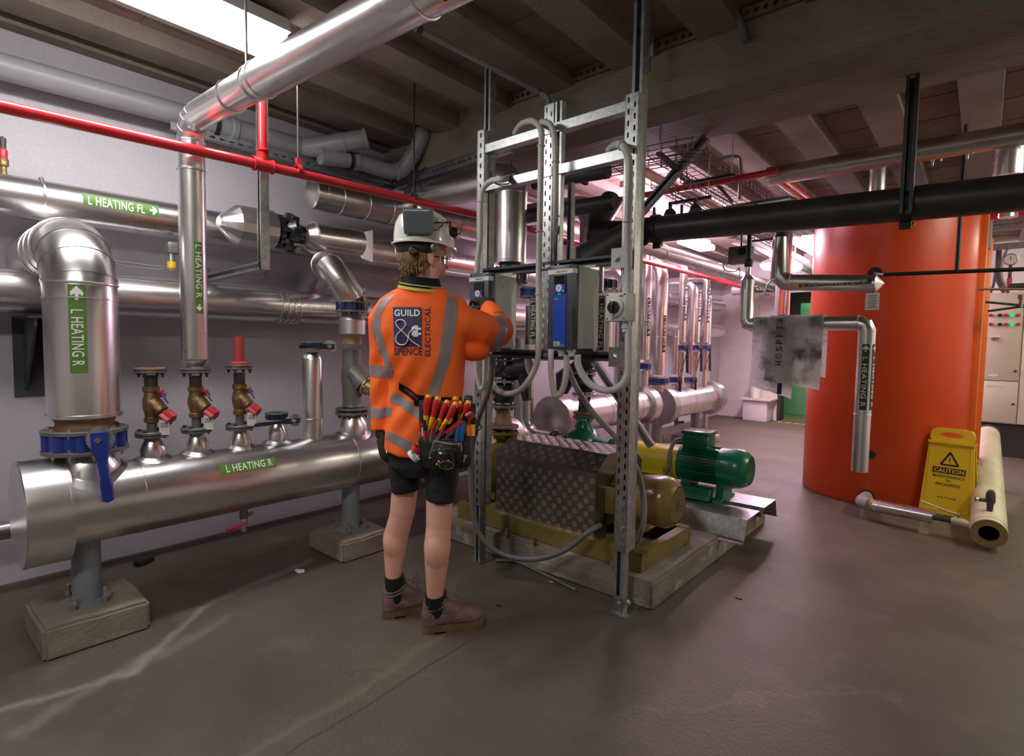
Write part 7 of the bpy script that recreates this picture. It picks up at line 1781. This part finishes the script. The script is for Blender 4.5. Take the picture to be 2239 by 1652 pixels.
wp = a3(1067, 668, 2.70); pc = a3(1064, 660, 2.745)
gl = hand(wp, pc, (dial-pc)+V((-.01, 0, -.004)), V((.25, -.5, .8)), -1, (.55, .75, .85, .9), 'glove')
fr_ = (dial-pc).normalized()
for i in range(3): B().tube([pc+V((.006*i-.01, -.012, .016-.004*i)), pc+fr_*.03+V((.006*i-.01, -.012, .014-.004*i))], .0022, 6).done('glove_panel', 'orange_trim', gl)
hand(a3(836, 932, 2.375), a3(834, 962, 2.37), V((0, 0, -1)), (-RH*.8-FH*.4), 1, (.25, .3, .35, .4), 'glove')
# --- tool pouch
PK = 2.145
def q3(x, y, kq=PK): return at(880+x/8.694, 850+y/8.694, K=kq)
T = thing('tool_pouch', at(975, 960, K=PK), 'black leather tool pouch full of red and yellow handles on the belt', 'pouch')
R3 = Matrix((RH, FH, V((0, 0, 1)))).transposed()
k = B(); loft(k, [(917, 1020, 925, 2.19, .022, .0), (914, 1028, 960, 2.175, .045, 0), (915, 1028, 990, 2.175, .045, 0), (925, 1022, 1022, 2.185, .03, 0)])
remeshed(k, 'main_pocket', 'leather', T, .005, 2, lambda c, n_: c+n_*noise.noise(c*28)*.004)
k = B(); loft(k, [(946, 1012, 962, 2.125, .026, 0), (942, 1014, 985, 2.12, .03, 0), (946, 1010, 1016, 2.13, .02, 0)])
remeshed(k, 'front_pocket', 'leather', T, .005, 2)
k = B(); loft(k, [(1004, 1032, 950, 2.15, .03, 0), (1004, 1032, 1000, 2.15, .03, 0), (1008, 1028, 1020, 2.16, .02, 0)]); remeshed(k, 'side_pocket', 'leather', T, .005, 2)
B().bb((0, 0, 0), (0, 0, 0)).bm.free()
k = B(); k.box(at(965, 905, K=2.215), (.18, .014, .11), R3, bev=.004); k.done('back_panel', 'leather', T)
k = B(); k.box(at(1024, 905, K=2.20), (.035, .04, .15), R3, bev=.008); k.done('side_panel', 'leather', T)
for pts in ([(600, 975), (700, 1000), (830, 1040), (950, 1050), (1110, 1030)], [(600, 980), (560, 1120), (500, 1330)], [(1110, 1030), (1130, 1180)]):
    B().tube(spline([q3(x, y, 2.088) for x, y in pts], 4), .0014, 6).done('stitching', 'stitch', T)
for x, y in ((632, 1005), (588, 1170), (538, 1310), (1070, 1065)): B().ell(q3(x, y, 2.088), .0035, n=10, m=6).done('rivet', 'stitch', T)
# things carried
def carried(nm, p, lab, cat, group=None):
    return thing(nm, p, lab, cat, group)
SD = [((497, 130), (450, 500), (452, 580), .0170, 2.165, 'first from the left'), ((680, 168), (583, 530), (540, 660), .0165, 2.155, 'second from the left'), ((852, 235), (715, 560), (680, 680), .0135, 2.145, 'third from the left, slimmer'),
      ((1015, 168), (930, 540), (905, 640), .0165, 2.185, 'behind the middle one'), ((1015, 275), (855, 575), (785, 670), .0150, 2.135, 'lowest one in the middle'), ((1102, 250), (1085, 480), (1080, 560), .0115, 2.18, 'small one right of centre'), ((1262, 245), (1185, 470), (1150, 560), .0165, 2.165, 'farthest right')]
for (t, m_, b, r_, kq, lb) in SD:
    tp, mp_, bp_ = q3(*t, kq), q3(*m_, kq), q3(*b, kq); ax = mp_-tp; L = ax.length
    T = carried('screwdriver', bp_, 'red and yellow screwdriver handle in the pouch, ' + lb, 'screwdriver', 'screwdrivers in the tool pouch')
    B().lathe(tp, ax, [(.004, r_*.82), (L*.25, r_*1.02), (L*.45, r_), (L*.85, r_*.62), (L, r_*.66)], 18).done('handle', 'grip_red', T)
    B().lathe(tp, ax, [(-.006, 0), (-.005, r_*.55), (.005, r_*.86), (.009, r_*.84)], 18).done('end_cap', 'grip_yellow', T)
    B().lathe(mp_, bp_-mp_, [(-.003, r_*.62), (.004, r_*.66), ((bp_-mp_).length, r_*.58), ((bp_-mp_).length+.03, r_*.2)], 16).done('collar', 'grip_yellow', T)
    B().cyl(q3(t[0]+20, t[1]+75, kq-r_*1.05), q3(t[0]+20, t[1]+75, kq), .0022, n=10).done('size_mark', 'grip_yellow', T)
T = carried('pliers', q3(1080, 1000, 2.12), 'blue handled pliers standing in the pouch', 'pliers')
for a, b in (((1085, 655), (1030, 1000)), ((1175, 590), (1120, 980))): B().tube([q3(*a, 2.115), q3((a[0]+b[0])/2-8, (a[1]+b[1])/2, 2.112), q3(*b, 2.115)], [.0098, .0105, .0095], 12).ell(q3(*a, 2.115), .0098, n=12, m=8).done('handle', 'grip_blue', T)
B().tube([q3(1030, 1000, 2.118), q3(1060, 1060, 2.13), q3(1120, 980, 2.118)], .008, 8).done('jaw', 'galv2', T)
for i, (pts, lb) in enumerate(((((655, 590), (575, 750), (550, 920)), 'left'), (((800, 675), (745, 830), (670, 975)), 'right'))):
    T = carried('side_cutters', q3(*pts[2], 2.125), 'thin red and blue handled cutters in front of the screwdrivers, %s one' % lb, 'pliers', 'cutters in the tool pouch')
    B().tube([q3(*p, 2.125) for p in pts], [.0055, .006, .005], 8).done('handle', 'grip_red', T)
    B().tube([q3(pts[0][0]+8, pts[0][1]-8, 2.13), q3(pts[1][0]+35, pts[1][1]-20, 2.13), q3(pts[1][0]+30, pts[1][1]+60, 2.13)], [.005, .006, .004], 8).done('handle', 'grip_blue', T)
T = carried('cable_cutter', q3(1050, 640, 2.11), 'red tool with black grip slanting across the pouch', 'cutter')
B().prism([(0, 0), (.010, -.006), (.075, .040), (.120, .062), (.110, .078), (.060, .052)], q3(800, 815, 2.115), RH, V((0, 0, 1)), -FH*.012).done('body', 'grip_red', T)
B().tube([q3(1130, 530, 2.108), q3(1250, 570, 2.108)], .016, 4).done('grip', 'blackpaint', T); B().tube([q3(1215, 520, 2.105), q3(1290, 465, 2.105)], [.010, .009], 10).ell(q3(1290, 465, 2.105), .009, n=10, m=6).done('tip', 'redcap', T)
T = carried('utility_knife', q3(1290, 760, 2.13), 'orange and yellow tool standing at the right side of the pouch', 'knife')
B().prism([(0, 0), (.018, 0), (.014, .065), (-.004, .065)], q3(1225, 890, 2.12), RH, V((0, 0, 1)), FH*.015).done('orange_side', 'hivis', T); B().prism([(0, 0), (.018, 0), (.018, .045), (0, .045)], q3(1288, 895, 2.12), RH, V((0, 0, 1)), FH*.015).done('yellow_side', 'grip_yellow', T)
B().prism([(0, 0), (.022, -.004), (.022, .085), (.004, .085)], q3(1280, 690, 2.135), RH, V((0, 0, 1)), FH*.015).done('holster', 'leather', T)
T = carried('marker_pen', q3(370, 850, 2.12), 'red and white marker pens at the left edge of the pouch', 'pen')
B().cyl(q3(435, 960, 2.125), q3(430, 800, 2.125), .0075, n=12).done('barrel', 'grip_red', T); B().cyl(q3(350, 930, 2.13), q3(335, 600, 2.13), .0045, n=10).done('barrel', 'grip_red', T); B().cyl(q3(385, 900, 2.13), q3(378, 740, 2.13), .004, n=10).done('barrel', 'tag', T); B().cyl(q3(430, 790, 2.13), q3(415, 590, 2.13), .008, n=10).done('cap', 'blackpaint', T)
for px_, m, r_, lb in (((215, 1270), 'white_pl', .026, 'white roll of tape hanging left of the pouch'), ((250, 1140), 'grip_red', .021, 'red roll of tape hanging above the white roll')):
    c = q3(px_[0]+ (20 if m == 'grip_red' else 0), px_[1], 2.14 if m != 'grip_red' else 2.165); ax = (RH*.75+V((0, 0, .66))-FH*.05).normalized(); _, a_, b_ = frame(ax)
    o = B().lathe(c-ax*.008, ax, [(0, r_*.62), (0, r_*1.05), (.016, r_*1.05), (.016, r_*.62)], 36, False)
    o.lathe(c-ax*.008, ax, [(0, r_*.62), (.016, r_*.62)], 36, False); o = o.done('tape_roll', m); tag(o, lb, 'tape')
T = carried('tape_chain', q3(300, 960, 2.12), 'small steel chain holding the tape rolls', 'chain')
k = B()
for i in range(6): c = q3(330-12*i, 850+40*i, 2.125); k.torus(c, RH if i % 2 else FH, .004, .001, 12, 6)
k.done('links', 'zinc', T)
T = carried('tape_measure', q3(830, 1300, 2.10), 'black tape measure with orange dots and gold oval badge on the pouch', 'tape measure')
c = q3(830, 1260, 2.105); k = B(); k.lathe(c-V((0, 0, .034)), (RH*.02-FH*.25+V((0, 0, 1))), [(0, .030), (.006, .038), (.010, .040), (.055, .034), (.060, .026), (.061, 0)], 30).done('case', 'blackpaint', T)
q = q3(835, 1450, 2.063); R4 = Matrix((RH, (V((0, 0, 1))*.9-FH*.3).normalized(), V((0, 0, 1)))).transposed()
up4 = (V((0, 0, 1))).normalized()
bd = B().prism([(.029*math.cos(2*PI*i/30), .017*math.sin(2*PI*i/30)) for i in range(30)], q, RH, up4, FH*.02).done('badge', 'blackpaint', T)
k = B(); pts = [q-FH*.0008+RH*.028*math.cos(2*PI*i/30)+up4*.016*math.sin(2*PI*i/30) for i in range(31)]; k.tube(pts, .0013, 6).done('badge_ring', 'gold', bd)
lettering('lettering', bd, 'gold', flatmap(q-FH*.001-RH*.018-up4*.008, RH, up4), [('e', .012, .019, .0, .007)], cuts=0)
for x, y in ((655, 1430), (692, 1380), (768, 1352), (872, 1350)): B().ell(q3(x, y, 2.066), .0042, n=10, m=6).done('dot', 'grip_yellow', T)
B().tube(spline([q3(680, 1180, 2.085), q3(700, 1140, 2.085), q3(745, 1160, 2.085)], 4), .002, 6).done('belt_clip', 'zinc', T)
T = carried('key_ring', q3(1190, 1350, 2.09), 'bright key hanging at the lower right of the pouch', 'key')
B().prism([(-.006, .010), (.006, .010), (.007, .004), (.002, -.002), (-.006, -.020), (-.010, -.020), (-.006, -.002)], q3(1200, 1300, 2.09), RH, V((0, 0, 1)), FH*.002).done('key', 'zinc', T)
T = carried('carabiner', q3(1450, 740, 2.16), 'black wire carabiner at the right side of the pouch', 'clip')
B().tube([q3(1370, 560, 2.16), q3(1510, 730, 2.16), q3(1290, 950, 2.15)], .0026, 8).done('wire', 'black', T)
